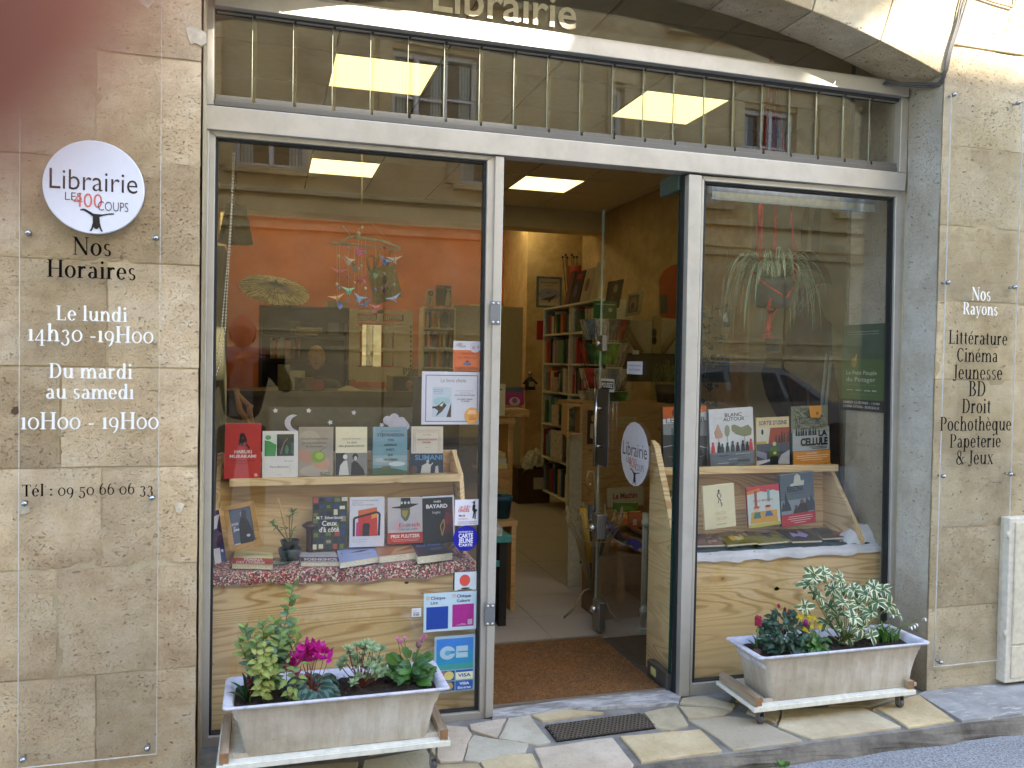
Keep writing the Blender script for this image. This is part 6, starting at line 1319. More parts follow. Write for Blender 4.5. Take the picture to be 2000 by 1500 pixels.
comic_flat('dark comic with red lettering and a white streak at the right of the flat row', [(1574,1020),(1655,1017),(1690,1038),(1604,1042)], '#3c4234', ['#a5352c','#54603c','#23261f','#77805a'], 5, zt2+.036, [('p', [(.1,.6),(.5,.75),(.6,.95),(.2,.9)], '#cfd2ea')])
# green film poster stuck to the side pier inside the window
gp_ = thing('film_poster', 'dark green film poster Le Petit Peuple du Potager on the right window pier', 'poster')
Xs = XR-.004; A_ = [atx(px, py, Xs) for px, py in ((1646,636),(1730,631),(1728,806),(1643,800))]
ya = (A_[0].y+A_[3].y)/2; yb = (A_[1].y+A_[2].y)/2; za = (A_[2].z+A_[3].z)/2; zb2 = (A_[0].z+A_[1].z)/2
O, U, V = Vector((Xs-.001, ya, za)), Vector((0, yb-ya, 0)), Vector((0, 0, zb2-za))
MB().box(Xs-.0008, Xs, min(ya, yb), max(ya, yb), za, zb2).build('paper', flat('#2c4030', .35), gp_)
draw(MB(), [('r', 0, .13, 1, 1, '#38563f'), ('r', 0, .13, 1, .6, '#4d6d34'), ('r', 0, 0, 1, .13, '#14121a'), T('UN FILM DE GUILLAUME MAIDATCHEVSKY', .12, .85, .91, .012, '#c9d0c0'), ('r', .14, .885, .84, .888, '#c9d0c0'), ('l', [(.38,.62),(.34,.72),(.4,.82),(.5,.84),(.56,.76),(.5,.72)], .008, '#1b2a20'), ('l', [(.2,.74),(.16,.7),(.22,.66),(.27,.7),(.22,.72)], .008, '#1b2a20'),
      ('e', .30, .56, .065, .055, '#a58a4a'), ('p', [(.3,.58),(.35,.66),(.37,.655),(.36,.58)], '#b59a5a'), T('Le Petit Peuple', .13, .83, .42, .045, '#dfe3d0'), T('du Potager', .13, .81, .34, .05, '#dfe3d0'), T('une histoire vraie', .14, .82, .295, .016, '#8fa07a'), ('r', .14, .235, .3, .245, '#cdd3c0'), ('r', .36, .235, .5, .245, '#cdd3c0'), T('arte', .56, .7, .23, .02, '#e0e4d6', 's', .03), ('r', .74, .23, .84, .245, '#cdd3c0'), ('r', .2, .19, .8, .193, '#8fa07a'),
      T('SAMEDI 12 F\u00c9VRIER - 11H00', .08, .92, .082, .026, '#e6e6ee', 's', .01), T('CIN\u00c9MA UTOPIA - BORDEAUX', .08, .92, .034, .026, '#e6e6ee', 's', .01)], O, U, V, Vector((-1, 0, 0))).build('print', None, gp_, fix=False)
# roller blind, pulled up
rb = thing('roller_blind', 'cream roller blind drawn almost up behind the right window', 'blind')
a = at(1391, 390, .40); b = at(1720, 410, .40); zb3 = (at(1391, 385, .4).z+at(1720, 411, .4).z)/2
MB().box(a.x, b.x, .40, .4015, zb3, 2.14).build('fabric', flat('#f2ebcc', .8), rb); MB().box(a.x-.004, b.x+.004, .396, .406, zb3-.010, zb3).build('bottom_bar', flat('#dfe6de', .3), rb)
MB().tube([(a.x, .42, 2.15), (b.x, .42, 2.15)], .02, 12).build('roller', WHITE, rb)
MB().tube([at(1713, 420, .40), at(1716, 640, .40), at(1724, 735, .40)], .0012, 4).tube([at(1704, 440, .40), at(1712, 640, .40), at(1722, 738, .40)], .0012, 4).build('cord', WHITE, rb)
# hanging spider plant in red macrame
hp = thing('hanging_planter', 'grey pot of variegated spider plant hanging in a red knotted cord', 'hanging plant', tuple(at(1512, 560, .62)))
Yh = .62; top_ = at(1505, 170, Yh); top_.z = 2.85; REDC = flat('#b8322c', .9, grain=.3, gs=120)
c = at(1511, 560, Yh); zr = at(1511, 546, Yh).z; zbm = at(1511, 600, Yh).z; Rp = (at(1545, 560, Yh).x-at(1478, 560, Yh).x)/2
MB().lathe([(0, 0), (Rp*.80, 0), (Rp*.94, .02), (Rp*.98, (zr-zbm)*.7), (Rp*1.02, (zr-zbm)*.72), (Rp, zr-zbm), (Rp*.93, zr-zbm), (Rp*.9, (zr-zbm)*.8), (0, (zr-zbm)*.8)], (c.x, Yh, zbm), 28).build('pot', flat('#4b4f4a', .5), hp)
mb = MB(); kn = at(1506, 582, Yh-Rp*1.02); bt = at(1503, 610, Yh); tip = at(1500, 648, Yh)
for (sx_, sy_) in ((-1, -.35), (.85, -.5), (-.5, .85), (.6, .8)):
    hook = Vector((top_.x, Yh, top_.z)); rimp = Vector((c.x+sx_*Rp*1.02, Yh+sy_*Rp*1.02, zr)); mb.tube(curve(hook, rimp+Vector((0, 0, .10)), (sx_*.01, 0, 0), 8)+[rimp+Vector((sx_*.004, 0, .03))], .007, 6)
    mb.tube([rimp+Vector((sx_*.004, 0, .04)), rimp+Vector((sx_*.004, 0, -.01)), Vector((c.x+sx_*.2*Rp, Yh-Rp*1.04 if sy_ < 0 else Yh+Rp*1.04, zbm+.05)), Vector((c.x, Yh+sy_*.6*Rp, zbm-.01)), Vector((c.x-.005, Yh, zbm-.03))], .005, 6)
mb.tube([kn, kn+Vector((0, .02, -.05)), bt], .008, 6)
mb.tube([Vector((c.x-.005, Yh, zbm-.02)), (bt+tip)/2, tip], [.010, .014, .018], 8)
for k in range(16): a = k*.39; mb.tube([tip, tip+Vector((math.cos(a)*.03, math.sin(a)*.02, -.02-rnd(0, .02)))], .0025, 4)
mb.build('macrame_cord', REDC, hp)
def blade(pts, w0, m):
    """long arching strap leaf"""
    mb = MB(); n = len(pts)-1; prev = []
    for i, p in enumerate(pts):
        t = (pts[min(i+1, n)]-pts[max(i-1, 0)]).normalized(); s_ = t.cross(Vector((0, 0, 1))); s_ = s_.normalized() if s_.length > .05 else Vector((1, 0, 0))
        w = w0*(1-(i/n)**2.5)*(.5+.5*min(1, i/2))*.5+.0004
        mb.add([p-s_*w, p-Vector((0, 0, w*.5)), p+s_*w], [])
    for i in range(n): b = i*3; mb.f += [[b, b+1, b+4, b+3], [b+1, b+2, b+5, b+4]]; mb.m += [0, 0]; mb.sm += [True, True]
    return mb
random.seed(11)
def spider(parent, c, zr, n, spread, dropmin, dropmax, m, w=.011, name='leaf'):
    for i in range(n):
        a = rnd(0, 6.28); r = spread*rnd(.45, 1); h = rnd(.05, .15); d = rnd(dropmin, dropmax)
        if math.sin(a) < -.55: d *= .35; r *= .7
        p0 = Vector((c.x+math.cos(a)*.02, c.y+math.sin(a)*.02, zr)); pts = []
        for k in range(11):
            u = k/10; pts.append(p0+Vector((math.cos(a)*r*(1-(1-u)**1.8), math.sin(a)*r*.7*(1-(1-u)**1.8), h*math.sin(min(1, u*2)*math.pi*.5)*(1) - d*max(0, u-.3)**1.7*1.8)))
        mb = blade(pts, w*rnd(.7, 1.1), m); mb.mats = [m]; me = mb.mesh('leaf', ORG[parent])
        uv = me.uv_layers.new(name='uv')
        for lp in me.loops: uv.data[lp.index].uv = (.5, .5 if lp.vertex_index % 3 == 1 else .98)
        link(name, me, parent)
def spider_m():
    t = NT('spider_plant_leaf'); u = t.n('ShaderNodeTexCoord'); sx = t.n('ShaderNodeSeparateXYZ'); t.l(u.outputs['UV'], sx.inputs[0])
    c = t.ramp(sx.outputs[1], [(.5, '#5f8a62'), (.74, '#86a980'), (.84, '#eef2da')]); return t.bsdf(c, .5)
SP = spider_m()
spider(hp, Vector((c.x, Yh, 0)), zr, 130, .26, .08, .36, SP, .016)
# ================================================================== the shop interior
CZ = 3.11; ZB = 7.8; XW = 3.7; XLW = -.47
IST = stone_mat('interior_stone', '#97805a', '#b8a074', '#d0ba8e', pit=.4, greyness=.1, zdirt=False)
WALLP = flat('#c8bd98', .9, grain=.05, gs=3); ORANGE = flat('#a85c2b', .9, grain=.06, gs=3)
struct('wall_right', MB().box(XW, XW+.2, .55, ZB, -.1, CZ+.3), IST)
struct('wall_back', MB().box(XLW, XW, ZB, ZB+.2, -.1, CZ+.3), ORANGE)
struct('wall_left', MB().box(XLW-.2, XLW, .45, ZB, -.1, CZ+.3), WALLP)
MB().grid(lambda u, v: Vector((XR-.0015+noise.noise(Vector((u*2, v*8, 9)))*.001, .262+u*.30, v*3.1)), 5, 40).build('inner_render', RENDER, bld)
MB().box(XR+.006, 8, .452, .56, -.2, 3.2).build('inner_pier', RENDER, bld)
MB().box(-8, XLW, .45, .56, -.2, 3.3).build('inner_pier', MORTAR, bld)
struct('stone_pier', MB().box(3.0, XW, 6.75, ZB, -.1, CZ), IST)
struct('subfloor', MB().add([(-1, .3, -.012), (4, .3, -.012), (4, 8, -.012), (-1, 8, -.012)], [(0, 1, 2, 3)]), flat('#5a5246', .8))
flo = struct('shop_floor', MB().box(XLW, XW, .98, ZB, -.03, -.006), flat('#5f574b', .8))
def tilem():
    t = NT('speckled_floor_tile'); v = t.coord(jitter=5); n1 = t.noise(v, 230, 3, .8); n2 = t.noise(v, 3, 4)
    c = t.mix(t.ramp(n1, [(.35, 0.), (.7, 1.)]), '#a89c8e', '#cbbfae'); c = t.mix(t.math('MULTIPLY', n2, .3), c, '#9c8f80'); return t.bsdf(c, .38)
TM = tilem(); tile = None; TS = .40
for i in range(-4, 6):
    for j in range(16):
        x = 1.39+i*TS; y = .985+j*TS
        if x+TS > XW+.1 or y > 7.4: continue
        if tile is None:
            o = MB().box(.0015, TS-.0015, .0015, TS-.0015, -.006, 0).build('tile', TM, flo); tile = o.data
        else: o = link('tile', tile, flo)
        o.location = (x, y, random.uniform(-.0006, .0006))
ceil = struct('ceiling', MB().box(XLW-.1, XW+.1, .45, ZB, CZ+.02, CZ+.06), flat('#3a352c', .9))
MB().box(-8, 8, .30, .46, CZ+.2, CZ+.5).build('wall_core', MORTAR, bld)
CT = flat('#d2cbb6', .9, grain=.03, gs=20); gx = [XLW, .36, .96, 1.62, 2.29, 2.87, XW]; gy = [.46, 1.02, 1.4, 1.98, 2.59, 3.25, 3.9, 4.55, 5.17, 6.05]
for i in range(len(gx)-1):
    for j in range(len(gy)-1):
        if i in (1, 4) and j in (3, 7): continue
        MB().box(gx[i]+.008, gx[i+1]-.008, gy[j]+.008, gy[j+1]-.008, CZ+random.uniform(0, .002), CZ+.015).build('ceiling_tile', CT, ceil)
for (i, x, y0_, lb) in ((0, .36, 1.98, 'square ceiling light at the front left of the shop'), (1, 2.29, 1.98, 'square ceiling light at the front right of the shop'), (2, .36, 4.56, 'square ceiling light further back on the left'), (3, 2.29, 4.56, 'square ceiling light further back, seen through the doorway')):
    t_ = thing('ceiling_light', lb, 'ceiling light', (x+.3, y0_+.3, CZ), group='square ceiling lights of the shop')
    w_ = .59
    MB().box(x+.006, x+w_-.006, y0_+.012, y0_+w_+.006, CZ-.002, CZ+.012).build('diffuser', emis('#ffe9a0', .42), t_)
    MB().box(x-.006, x+.004, y0_, y0_+w_+.012, CZ-.006, CZ+.01).box(x+w_-.004, x+w_+.006, y0_, y0_+w_+.012, CZ-.006, CZ+.01).box(x+.005, x+w_-.005, y0_, y0_+.010, CZ-.006, CZ+.01).box(x+.005, x+w_-.005, y0_+w_+.008, y0_+w_+.016, CZ-.006, CZ+.01).build('frame', flat('#c9c0a0', .5), t_)
bz_ = at(985, 441, 6.05).z
BM = flat('#cbc2a4', .9, grain=.03, gs=5)
struct('ceiling_beam', MB().box(XLW, XW, 6.05, 6.35, bz_, CZ+.02), BM)
struct('rear_ceiling', MB().box(XLW, XW, 6.35, ZB, CZ-.005, CZ+.019), CT)
a = at(793, 431, 6.5); b = at(885, 436, 6.5); t_ = thing('strip_light', 'thin fluorescent strip under the rear ceiling beyond the beam', 'light', (a.x, 6.5, a.z))
MB().tube([a, Vector((b.x, 6.5, a.z))], .013, 8).build('tube', emis('#ffe9b0', 1.2), t_); MB().box(a.x, b.x, 6.49, 6.51, a.z+.013, CZ-.006).build('housing', flat('#8f866c', .7), t_)
for i, (x, y) in enumerate(((-.3, 6.45), (2.2, 6.45), (.95, 6.75), (2.2, 6.8), (-.3, 6.8))):  # extra tubes added out of view to brighten the back of the shop
    t_ = thing('strip_light', ['left', 'right', 'middle rear', 'right rear', 'left rear'][i]+' added fill strip out of sight behind the ceiling beam', 'light', (x, y, a.z), group='added fill strips behind the beam')
    MB().tube([(x, y, CZ-.03), (x+.9, y, CZ-.03)], .013, 8).build('tube', emis('#ffe9b0', 4.6), t_)
# ---- white bookcases
BCM = flat('#e6e0c8', .6); 
BCOL = [('red', '#a83a30'), ('orange', '#c7703a'), ('cream', '#d6cba5'), ('dark blue', '#2c3a55'), ('green', '#4a7043'), ('white', '#dcd8cc'), ('brown', '#6a4a35'), ('black', '#232120'), ('yellow', '#c9a83f'), ('grey', '#8a8780'), ('pink', '#b5707a'), ('pale blue', '#8ba5b0')]
ORD = ['top', 'second', 'third', 'fourth', 'fifth', 'lowest']
ON_ = 'first second third fourth fifth sixth seventh eighth ninth tenth eleventh twelfth thirteenth fourteenth fifteenth sixteenth seventeenth eighteenth nineteenth twentieth'.split()
def ORDN(k): return ON_[k-1] if k <= 20 else 'number %d' % k
def bookcase(nm, lab, loc, rotz, w, d, zs_, bookdesc, seed, cols=1, kinds=BCOL, th=(.014, .03), where=''):
    """zs_: heights of the boards, lowest first; local x along the case, books face local -y"""
    r = random.Random(seed); t_ = thing(nm, lab, 'bookcase', loc, (0, 0, rotz)); ORG[t_] = Vector()
    z0, z1 = zs_[0], zs_[-1]; T_ = .018; cw = w/cols
    for k in range(cols+1): MB().box(k*cw-(T_/2 if 0 < k < cols else (0 if k == 0 else T_)), k*cw+(T_/2 if 0 < k < cols else (T_ if k == 0 else 0)), 0, d, z0-.06, z1+T_).build('upright', BCM, t_)
    for c_ in range(cols):
        for z in zs_: MB().box(c_*cw+T_+.001, (c_+1)*cw-T_-.001, .002, d-.004, z, z+T_).build('shelf', BCM, t_)
    MB().box(T_, w-T_, d-.004, d, z0, z1).build('back_panel', BCM, t_)
    for c_ in range(cols):
        for si in range(len(zs_)-1):
            cnt = 0; x = c_*cw+T_+.006; end = (c_+1)*cw-T_-.02; zb_, gap = zs_[si]+T_, zs_[si+1]-zs_[si]-T_; so = ORD[min(5, len(zs_)-2-si)] if len(zs_)-2-si < 5 else 'lowest'
            while x < end:
                if r.random() < .05: x += r.uniform(.02, .05); continue
                t = r.uniform(*th); h = gap*r.uniform(.68, .93); cn, ch_ = r.choice(kinds); y = r.uniform(.01, .04)
                if x+t > end+.01: break
                lean_ = r.choice([0, 0, 0, 0, .12]) if x > c_*cw+.1 else 0
                cnt += 1; o = MB().box(0, t-.0015, 0, d*.55, 0, h).build('book', flat(ch_, .6, grain=.08, gs=60), None, label='%s book, %s on the %s %sshelf of %s' % (cn, ORDN(cnt), so, '' if cols == 1 else ('left ' if c_ == 0 else 'right '), where), cat='book', group=bookdesc)
                o.matrix_world = Matrix.Translation(loc) @ Matrix.Rotation(rotz, 4, 'Z') @ Matrix.Translation((x, y, zb_+.0008)) @ Matrix.Rotation(-lean_, 4, 'Y')
                x += t+(.0 if not lean_ else h*math.sin(lean_)*.8)
    return t_
Yk = 6.2
pL = at(826, 640, Yk); pR = at(890, 640, Yk); zsh = [at(850, y, Yk).z-.018 for y in (900, 800, 758, 717, 678, 640, 600)]
bookcase('white_bookcase', 'narrow white bookcase of paperbacks before the orange wall', (pL.x, Yk, 0), 0, pR.x-pL.x, .25, zsh, 'paperbacks in the narrow white bookcase', 3, where='the narrow white bookcase', th=(.018, .032))
MB().box(pR.x+.01, 2.85, Yk+.2, Yk+.24, 0, at(920, 594, Yk).z).build('white_partition', flat('#b5ad90', .8), label='plain pale partition board right of the narrow bookcase', cat='partition')
# two standing things on the bookcase top
def simple_book(lab, tl, tr, br, bl, Y, col, prims, t=.02): return book(lab, tl, tr, br, bl, Y, t, col, prims)
simple_book('white book with a round black badge leaning on top of the narrow bookcase', (833,565),(848,566),(843,597),(827,597), Yk-.02, '#cfc9b4', [('e', .5, .78, .32, .16, '#2c2a26'), ('e', .5, .78, .22, .11, '#a5a092'), ('l', [(.45,.1),(.45,.5),(.6,.5),(.6,.1)], .05, '#3a3630')])
simple_book('dark book with a standing figure on top of the narrow bookcase', (852,556),(882,559),(881,598),(851,598), Yk-.03, '#3d4038', [T('Mongo', .05, .5, .85, .09, '#c8743a', 's', .02), ('p', [(.6,.05),(.65,.5),(.72,.7),(.9,.7),(.95,.3),(.92,.05)], '#c9c3ae'), ('e', .8, .82, .12, .1, '#cfc9b4'), ('e', .8, .9, .12, .06, '#2a2824')])
# carved white panel with a mirror in the middle
cp = thing('carved_mirror_panel', 'white carved wooden panel with small louvred shutters round a mirror', 'mirror')
Yc2 = 5.9; Pp = lambda x, y: at(x, y, Yc2); CW = flat('#f0e9cf', .7, grain=.03)
def prect(o, nm, x0_, y0_, x1_, y1_, m, ya_, yb_, bev=0):
    a, b = Pp(x0_, y0_), Pp(x1_, y1_); return MB().box(min(a.x, b.x), max(a.x, b.x), ya_, yb_, min(a.z, b.z), max(a.z, b.z)).build(nm, m, o, bevel=bev)
for (q) in ((683,603,697,742),(789,606,805,747),(697,605,789,614),(697,626,789,634),(697,716,789,746),(737,606,748,627)): prect(cp, 'frame_board', *q, CW, Yc2, Yc2+.03)
prect(cp, 'inlay', 697, 614, 789, 626, flat('#3c3422', .8), Yc2+.018, Yc2+.022)
for k in range(9):
    for side in (0, 1):
        x = (700+k*3.9) if side == 0 else (750+k*4); prect(cp, 'fretwork', x, 615.5, x+2.4, 624.5, CW, Yc2+.002, Yc2+.016)
for k in range(11): prect(cp, 'fretwork', 801, 636+k*9.5, 803.5, 641+k*9.5, flat('#3c3422', .8), Yc2-.003, Yc2-.001)
for (xa_, xb2) in ((684,707),(745,771)):
    for (ya_, yb2) in ((647,680),(688,714)):
        prect(cp, 'shutter_back', xa_+3, ya_, xb2-3, yb2, flat('#6d6448', .8), Yc2+.02, Yc2+.024)
        for k in range(5): prect(cp, 'slat', xa_+4+k*(xb2-xa_-8)/5, ya_, xa_+6.4+k*(xb2-xa_-8)/5, yb2, CW, Yc2-.004, Yc2+.014)
    prect(cp, 'shutter_rail', xa_, 680, xb2, 688, CW, Yc2-.006, Yc2+.016); prect(cp, 'shutter_rail', xa_, 636, xb2, 647, CW, Yc2-.006, Yc2+.016)
prect(cp, 'middle_board', 771, 634, 789, 716, CW, Yc2+.004, Yc2+.02)
mir = NT('mirror_silver'); prect(cp, 'mirror', 708, 634, 744, 716, mir.bsdf('#e6e2c8', .02, 1.0), Yc2+.006, Yc2+.012)
# dark bureau with hutch
DW = flat('#33241a', .5, grain=.12, gs=8); Yb_ = 6.3
bu = thing('dark_bureau', 'dark brown wooden bureau with an arched hutch holding files and books', 'bureau')
A0, A1 = at(505, 700, Yb_), at(683, 700, Yb_); zt_ = at(590, 598, Yb_).z
MB().box(A0.x, A1.x, Yb_, Yb_+.4, zt_-.03, zt_).build('top', DW, bu, bevel=.004); MB().box(A0.x, A0.x+.03, Yb_+.01, Yb_+.39, 0, zt_-.03).box(A1.x-.03, A1.x, Yb_+.01, Yb_+.39, 0, zt_-.03).build('side_panel', DW, bu)
for y in (657, 705, 760): z = at(590, y, Yb_).z; MB().box(A0.x+.03, A1.x-.03, Yb_+.02, Yb_+.38, z-.012, z+.012).build('shelf', DW, bu)
MB().box(A0.x+.03, A1.x-.03, Yb_+.37, Yb_+.39, 0, zt_-.03).build('back_panel', flat('#2f2115', .6), bu); MB().box(A0.x+.03, A1.x-.03, Yb_-.1, Yb_+.36, .72, .78).build('writing_top', DW, bu)
arch = [Vector((A0.x+.03, Yb_+.015, zt_-.03)), Vector((A1.x-.03, Yb_+.015, zt_-.03)), Vector((A1.x-.03, Yb_+.015, zt_-.17))]+[Vector((A0.x+.03+(A1.x-A0.x-.06)*(1-k/10), Yb_+.015, zt_-.17+.11*math.sin(math.pi*k/10))) for k in range(1, 10)]+[Vector((A0.x+.03, Yb_+.015, zt_-.17))]
MB().prism(arch, (0, .012, 0)).build('arched_apron', DW, bu)
rr_ = random.Random(4); nb = 0
x = at(528, 700, Yb_).x; zz0 = at(560, 703, Yb_).z+.013
while x < at(592, 700, Yb_).x:
    nb += 1; t = rr_.uniform(.018, .035); cn, ch_ = rr_.choice([('cream', '#b5aa85'), ('white', '#cfc9b4'), ('orange', '#b0683c'), ('brown', '#6a4a35'), ('black', '#232120')])
    MB().box(x, x+t-.002, Yb_+.05, Yb_+.25, zz0, zz0+rr_.uniform(.19, .23)).build('book', flat(ch_, .6, grain=.08, gs=60), None, label=cn+' book, '+ORDN(nb)+' from the left in the lower shelf of the dark bureau', cat='book', group='books in the dark bureau'); x += t
x, zz0 = at(575, 650, Yb_).x, at(590, 656, Yb_).z+.0125
for k in range(6): MB().box(x+rr_.uniform(0, .03), x+.27+rr_.uniform(-.05, .05), Yb_+.06, Yb_+.3, zz0, zz0+.013).build('book', flat(['#cfc9b4', '#7b8a86', '#b5aa85', '#d9d4c2', '#6d6552', '#e6e2d2'][k], .6), None, label=['bottom', 'second', 'third', 'fourth', 'fifth', 'topmost'][k]+' book of the flat pile on the dark bureau shelf', cat='book', group='flat pile of books on the dark bureau'); zz0 += .0135
MB().box(at(640, 650, Yb_).x, at(662, 650, Yb_).x, Yb_+.02, Yb_+.05, at(650, 656, Yb_).z+.013, at(650, 630, Yb_).z).build('small_photo', flat('#4f4a3c', .5), label='small dark framed photo on the upper shelf of the bureau', cat='framed photo')
MB().box(at(566, 640, Yb_).x, at(588, 640, Yb_).x, Yb_+.16, Yb_+.36, at(570, 656, Yb_).z+.013, at(570, 625, Yb_).z).build('file_box', flat('#6f5f3c', .7), label='left brown file box on the bureau shelf', cat='box', group='file boxes on the bureau'); MB().box(at(590, 640, Yb_).x, at(616, 640, Yb_).x, Yb_+.31, Yb_+.36, at(570, 656, Yb_).z+.013, at(600, 627, Yb_).z).build('file_box', flat('#766640', .7), label='right brown file box standing behind the pile of books', cat='box', group='file boxes on the bureau')
MB().box(at(640, 595, Yb_).x, at(681, 595, Yb_).x, Yb_+.1, Yb_+.3, zt_+.0005, at(660, 587, Yb_).z).build('flat_box', flat('#bdb595', .7), label='flat cream box on top of the dark bureau', cat='box')
# paper parasol leaning on the orange wall
ps = thing('paper_parasol', 'open oiled paper parasol with a painted pattern hanging before the orange wall', 'parasol')
pc = at(537, 566, 5.6); Rr = (at(607, 566, 5.6).x-at(468, 566, 5.6).x)/2
def parm():
    t = NT('oiled_paper'); v = t.coord(); n1 = t.noise(v, 7, 3, .6, 1.2); sp = t.ramp(n1, [(.42, '#b5a878'), (.5, '#f0e2ae'), (.6, '#fff0b8'), (.68, '#a09c74')])
    return t.bsdf(sp, .7)
prm = parm(); tilt = Matrix.Rotation(math.radians(-63), 3, 'X') @ Matrix.Rotation(math.radians(8), 3, 'Y')
tiltm = Matrix.Rotation(math.radians(9), 3, 'Y') @ Matrix.Rotation(math.radians(28), 3, 'X'); NR = 36
def pp_(r, a, off=0): q = Vector((math.cos(a)*r, math.sin(a)*r, .16*(1-(r/Rr)**1.3)*Rr+off)); return pc+tiltm @ q
mb = MB()
for k in range(NR):
    for (r0, r1) in ((0.01, .35), (.35, .7), (.7, 1)):
        a0, a1 = 2*math.pi*k/NR, 2*math.pi*(k+1)/NR; am = (a0+a1)/2
        mb.add([pp_(r0*Rr, a0), pp_(r1*Rr, a0), pp_(r1*Rr, am, -.012*r1), pp_(r1*Rr, a1), pp_(r0*Rr, a1)], [(0, 1, 2, 3, 4)])
mb.build('canopy', prm, ps, fix=False)
for k in range(NR):
    a0 = 2*math.pi*k/NR; MB().tube([pp_(.02, a0, .006), pp_(Rr*.5, a0, .006), pp_(Rr, a0, .006)], .0022, 4).build('rib', flat('#54462c', .6), ps)
MB().lathe([(0, .0), (.03, 0), (.02, .03), (.008, .05), (0, .05)], tuple(pp_(0, 0, .0)), 12).build('finial', flat('#3a3a2c', .6), ps)
# grey hanging lampshade
q = at(460, 475, 3.6); q0 = at(460, 400, 3.6); ls = thing('pendant_lamp', 'grey cone lampshade hanging in the top left of the left window', 'lamp', (q.x, 3.6, q.z)); Rl = at(495, 472, 3.6).x-q.x
MB().lathe([(Rl, 0), (Rl*.55, q0.z-q.z), (Rl*.52, q0.z-q.z), (Rl*.97, .004)], (q.x, 3.6, q.z), 32).build('shade', flat('#7d7256', .8), ls); MB().tube([(q.x, 3.6, q0.z-.05), (q.x, 3.6, CZ)], .004, 6).build('cord', BLACK, ls)
# tote bag hanging
tb = thing('tote_bag', 'beige cloth tote bag with a faint printed figure hanging behind the origami mobile', 'bag')
Yt = 3.2; P = [at(*p, Yt) for p in ((717,526),(770,515),(786,580),(731,596))]
mb = MB(); mb.grid(lambda u, v: (P[3].lerp(P[2], u)).lerp(P[0].lerp(P[1], u), v)+Vector((0, -.03*math.sin(u*3.14)*math.sin(v*3.14)-.006*noise.noise(Vector((u*4, v*4, 1))), 0)), 12, 12)
mb.grid(lambda u, v: (P[3].lerp(P[2], u)).lerp(P[0].lerp(P[1], u), v)+Vector((0, .01*math.sin(u*3.14)*math.sin(v*3.14)+.004, 0)), 6, 6)
mb.build('bag_body', flat('#a39767', .9, grain=.08), tb, fix=False)
hd = lambda a, b, c_: [at(*a, Yt-.015), at(*c_, Yt-.02), at(*b, Yt-.015)]
for L in ([(722,527),(716,506),(724,498),(733,505),(729,526)], [(733,524),(737,510),(742,489)], [(757,519),(761,505),(761,489)]): MB().tube([at(x_, y_, Yt-.01) for x_, y_ in L], .007, 5).build('handle', flat('#9c8f5f', .9), tb)
draw(MB(), [('e', .5, .6, .12, .1, '#6d5f42'), ('p', [(.44,.3),(.5,.5),(.56,.3)], '#6a5038'), T('400', .4, .5, .12, .05, '#6d5f42')], P[3]+Vector((0, -.034, 0)), P[2]-P[3], P[0]-P[3], Vector((0, -1, 0))).build('print', None, tb, fix=False)
# origami mobile
mo = thing('origami_mobile', 'mobile of driftwood twigs with folded paper cranes, stars and beads', 'mobile'); Ym = .62
DWD = flat('#a39372', .8, grain=.15, gs=50)
MB().tube([at(x_, y_, Ym) for x_, y_ in ((644,474),(665,474),(683,464),(692,461))]+[], [.004, .005, .006, .006], 6).build('twig', DWD, mo)
MB().tube([at(x_, y_, Ym) for x_, y_ in ((690,463),(715,466),(742,470),(765,478),(782,484))], [.007, .008, .007, .006, .005], 6).build('twig', DWD, mo)
MB().tube([at(x_, y_, Ym+.02) for x_, y_ in ((648,476),(690,477),(740,483),(782,488))], [.004, .005, .005, .004], 6).build('twig', DWD, mo)
MB().tube([at(x_, y_, Ym-.01) for x_, y_ in ((669,441),(686,462))], [.002, .003], 5).build('twig', DWD, mo)
st = MB(); th = []
for (x_, y_) in ((658,478),(663,478),(680,478),(692,478),(700,466),(706,470),(714,470),(733,476),(750,478),(770,482)): th.append((x_, y_))
ends = [570, 598, 590, 575, 605, 560, 598, 605, 576, 590]
for (x_, y_), e in zip(th, ends): st.tube([at(x_, y_, Ym), at(x_+.5, e, Ym)], .0006, 3)
st.tube([at(707, 300, Ym), at(707, 462, Ym)], .0008, 3).tube([at(707, 440, Ym), at(692, 461, Ym)], .0007, 3).tube([at(722, 432, Ym), at(768, 480, Ym)], .0007, 3).tube([at(690, 463, Ym), at(738, 461, Ym), at(770, 480, Ym)], .0009, 3)
st.build('threads', flat('#c9b27c', .7), mo)
def crane(q, s_, col, rot):
    R_ = Matrix.Rotation(rot, 3, 'Z') @ Matrix.Rotation(rnd(-.5, .5), 3, 'X'); f = lambda x, y, z: q+R_ @ Vector((x*s_, y*s_, z*s_))
    mb = MB(); b0, b1, t0 = f(-.35, 0, -.1), f(.35, 0, -.1), f(0, 0, .35)
    mb.add([f(-.3, .12, 0), f(.3, .12, 0), f(0, .15, -.4), t0, f(-.3, -.12, 0), f(.3, -.12, 0), f(0, -.15, -.4)], [(0, 1, 2), (0, 1, 3), (4, 5, 6), (4, 5, 3), (0, 4, 2), (1, 5, 2)])
    mb.add([t0, f(-.2, .1, .05), f(-.15, .95, .55), f(.2, .1, .05), f(-.2, -.1, .05), f(-.15, -.95, .5), f(.2, -.1, .05)], [(0, 1, 2), (0, 3, 2), (0, 4, 5), (0, 6, 5)])
    mb.add([f(-.25, .05, -.1), f(-.25, -.05, -.1), f(-.95, 0, .6), f(.25, .05, -.1), f(.25, -.05, -.1), f(.85, 0, .65), f(1.08, 0, .42), f(.78, .03, .6)], [(0, 1, 2), (3, 4, 5), (5, 6, 7)])
    mb.build('paper_crane', flat(tuple(min(.95, x*1.5) for x in lin(col)), .7, grain=.1, gs=120), mo, fix=False)
random.seed(3)
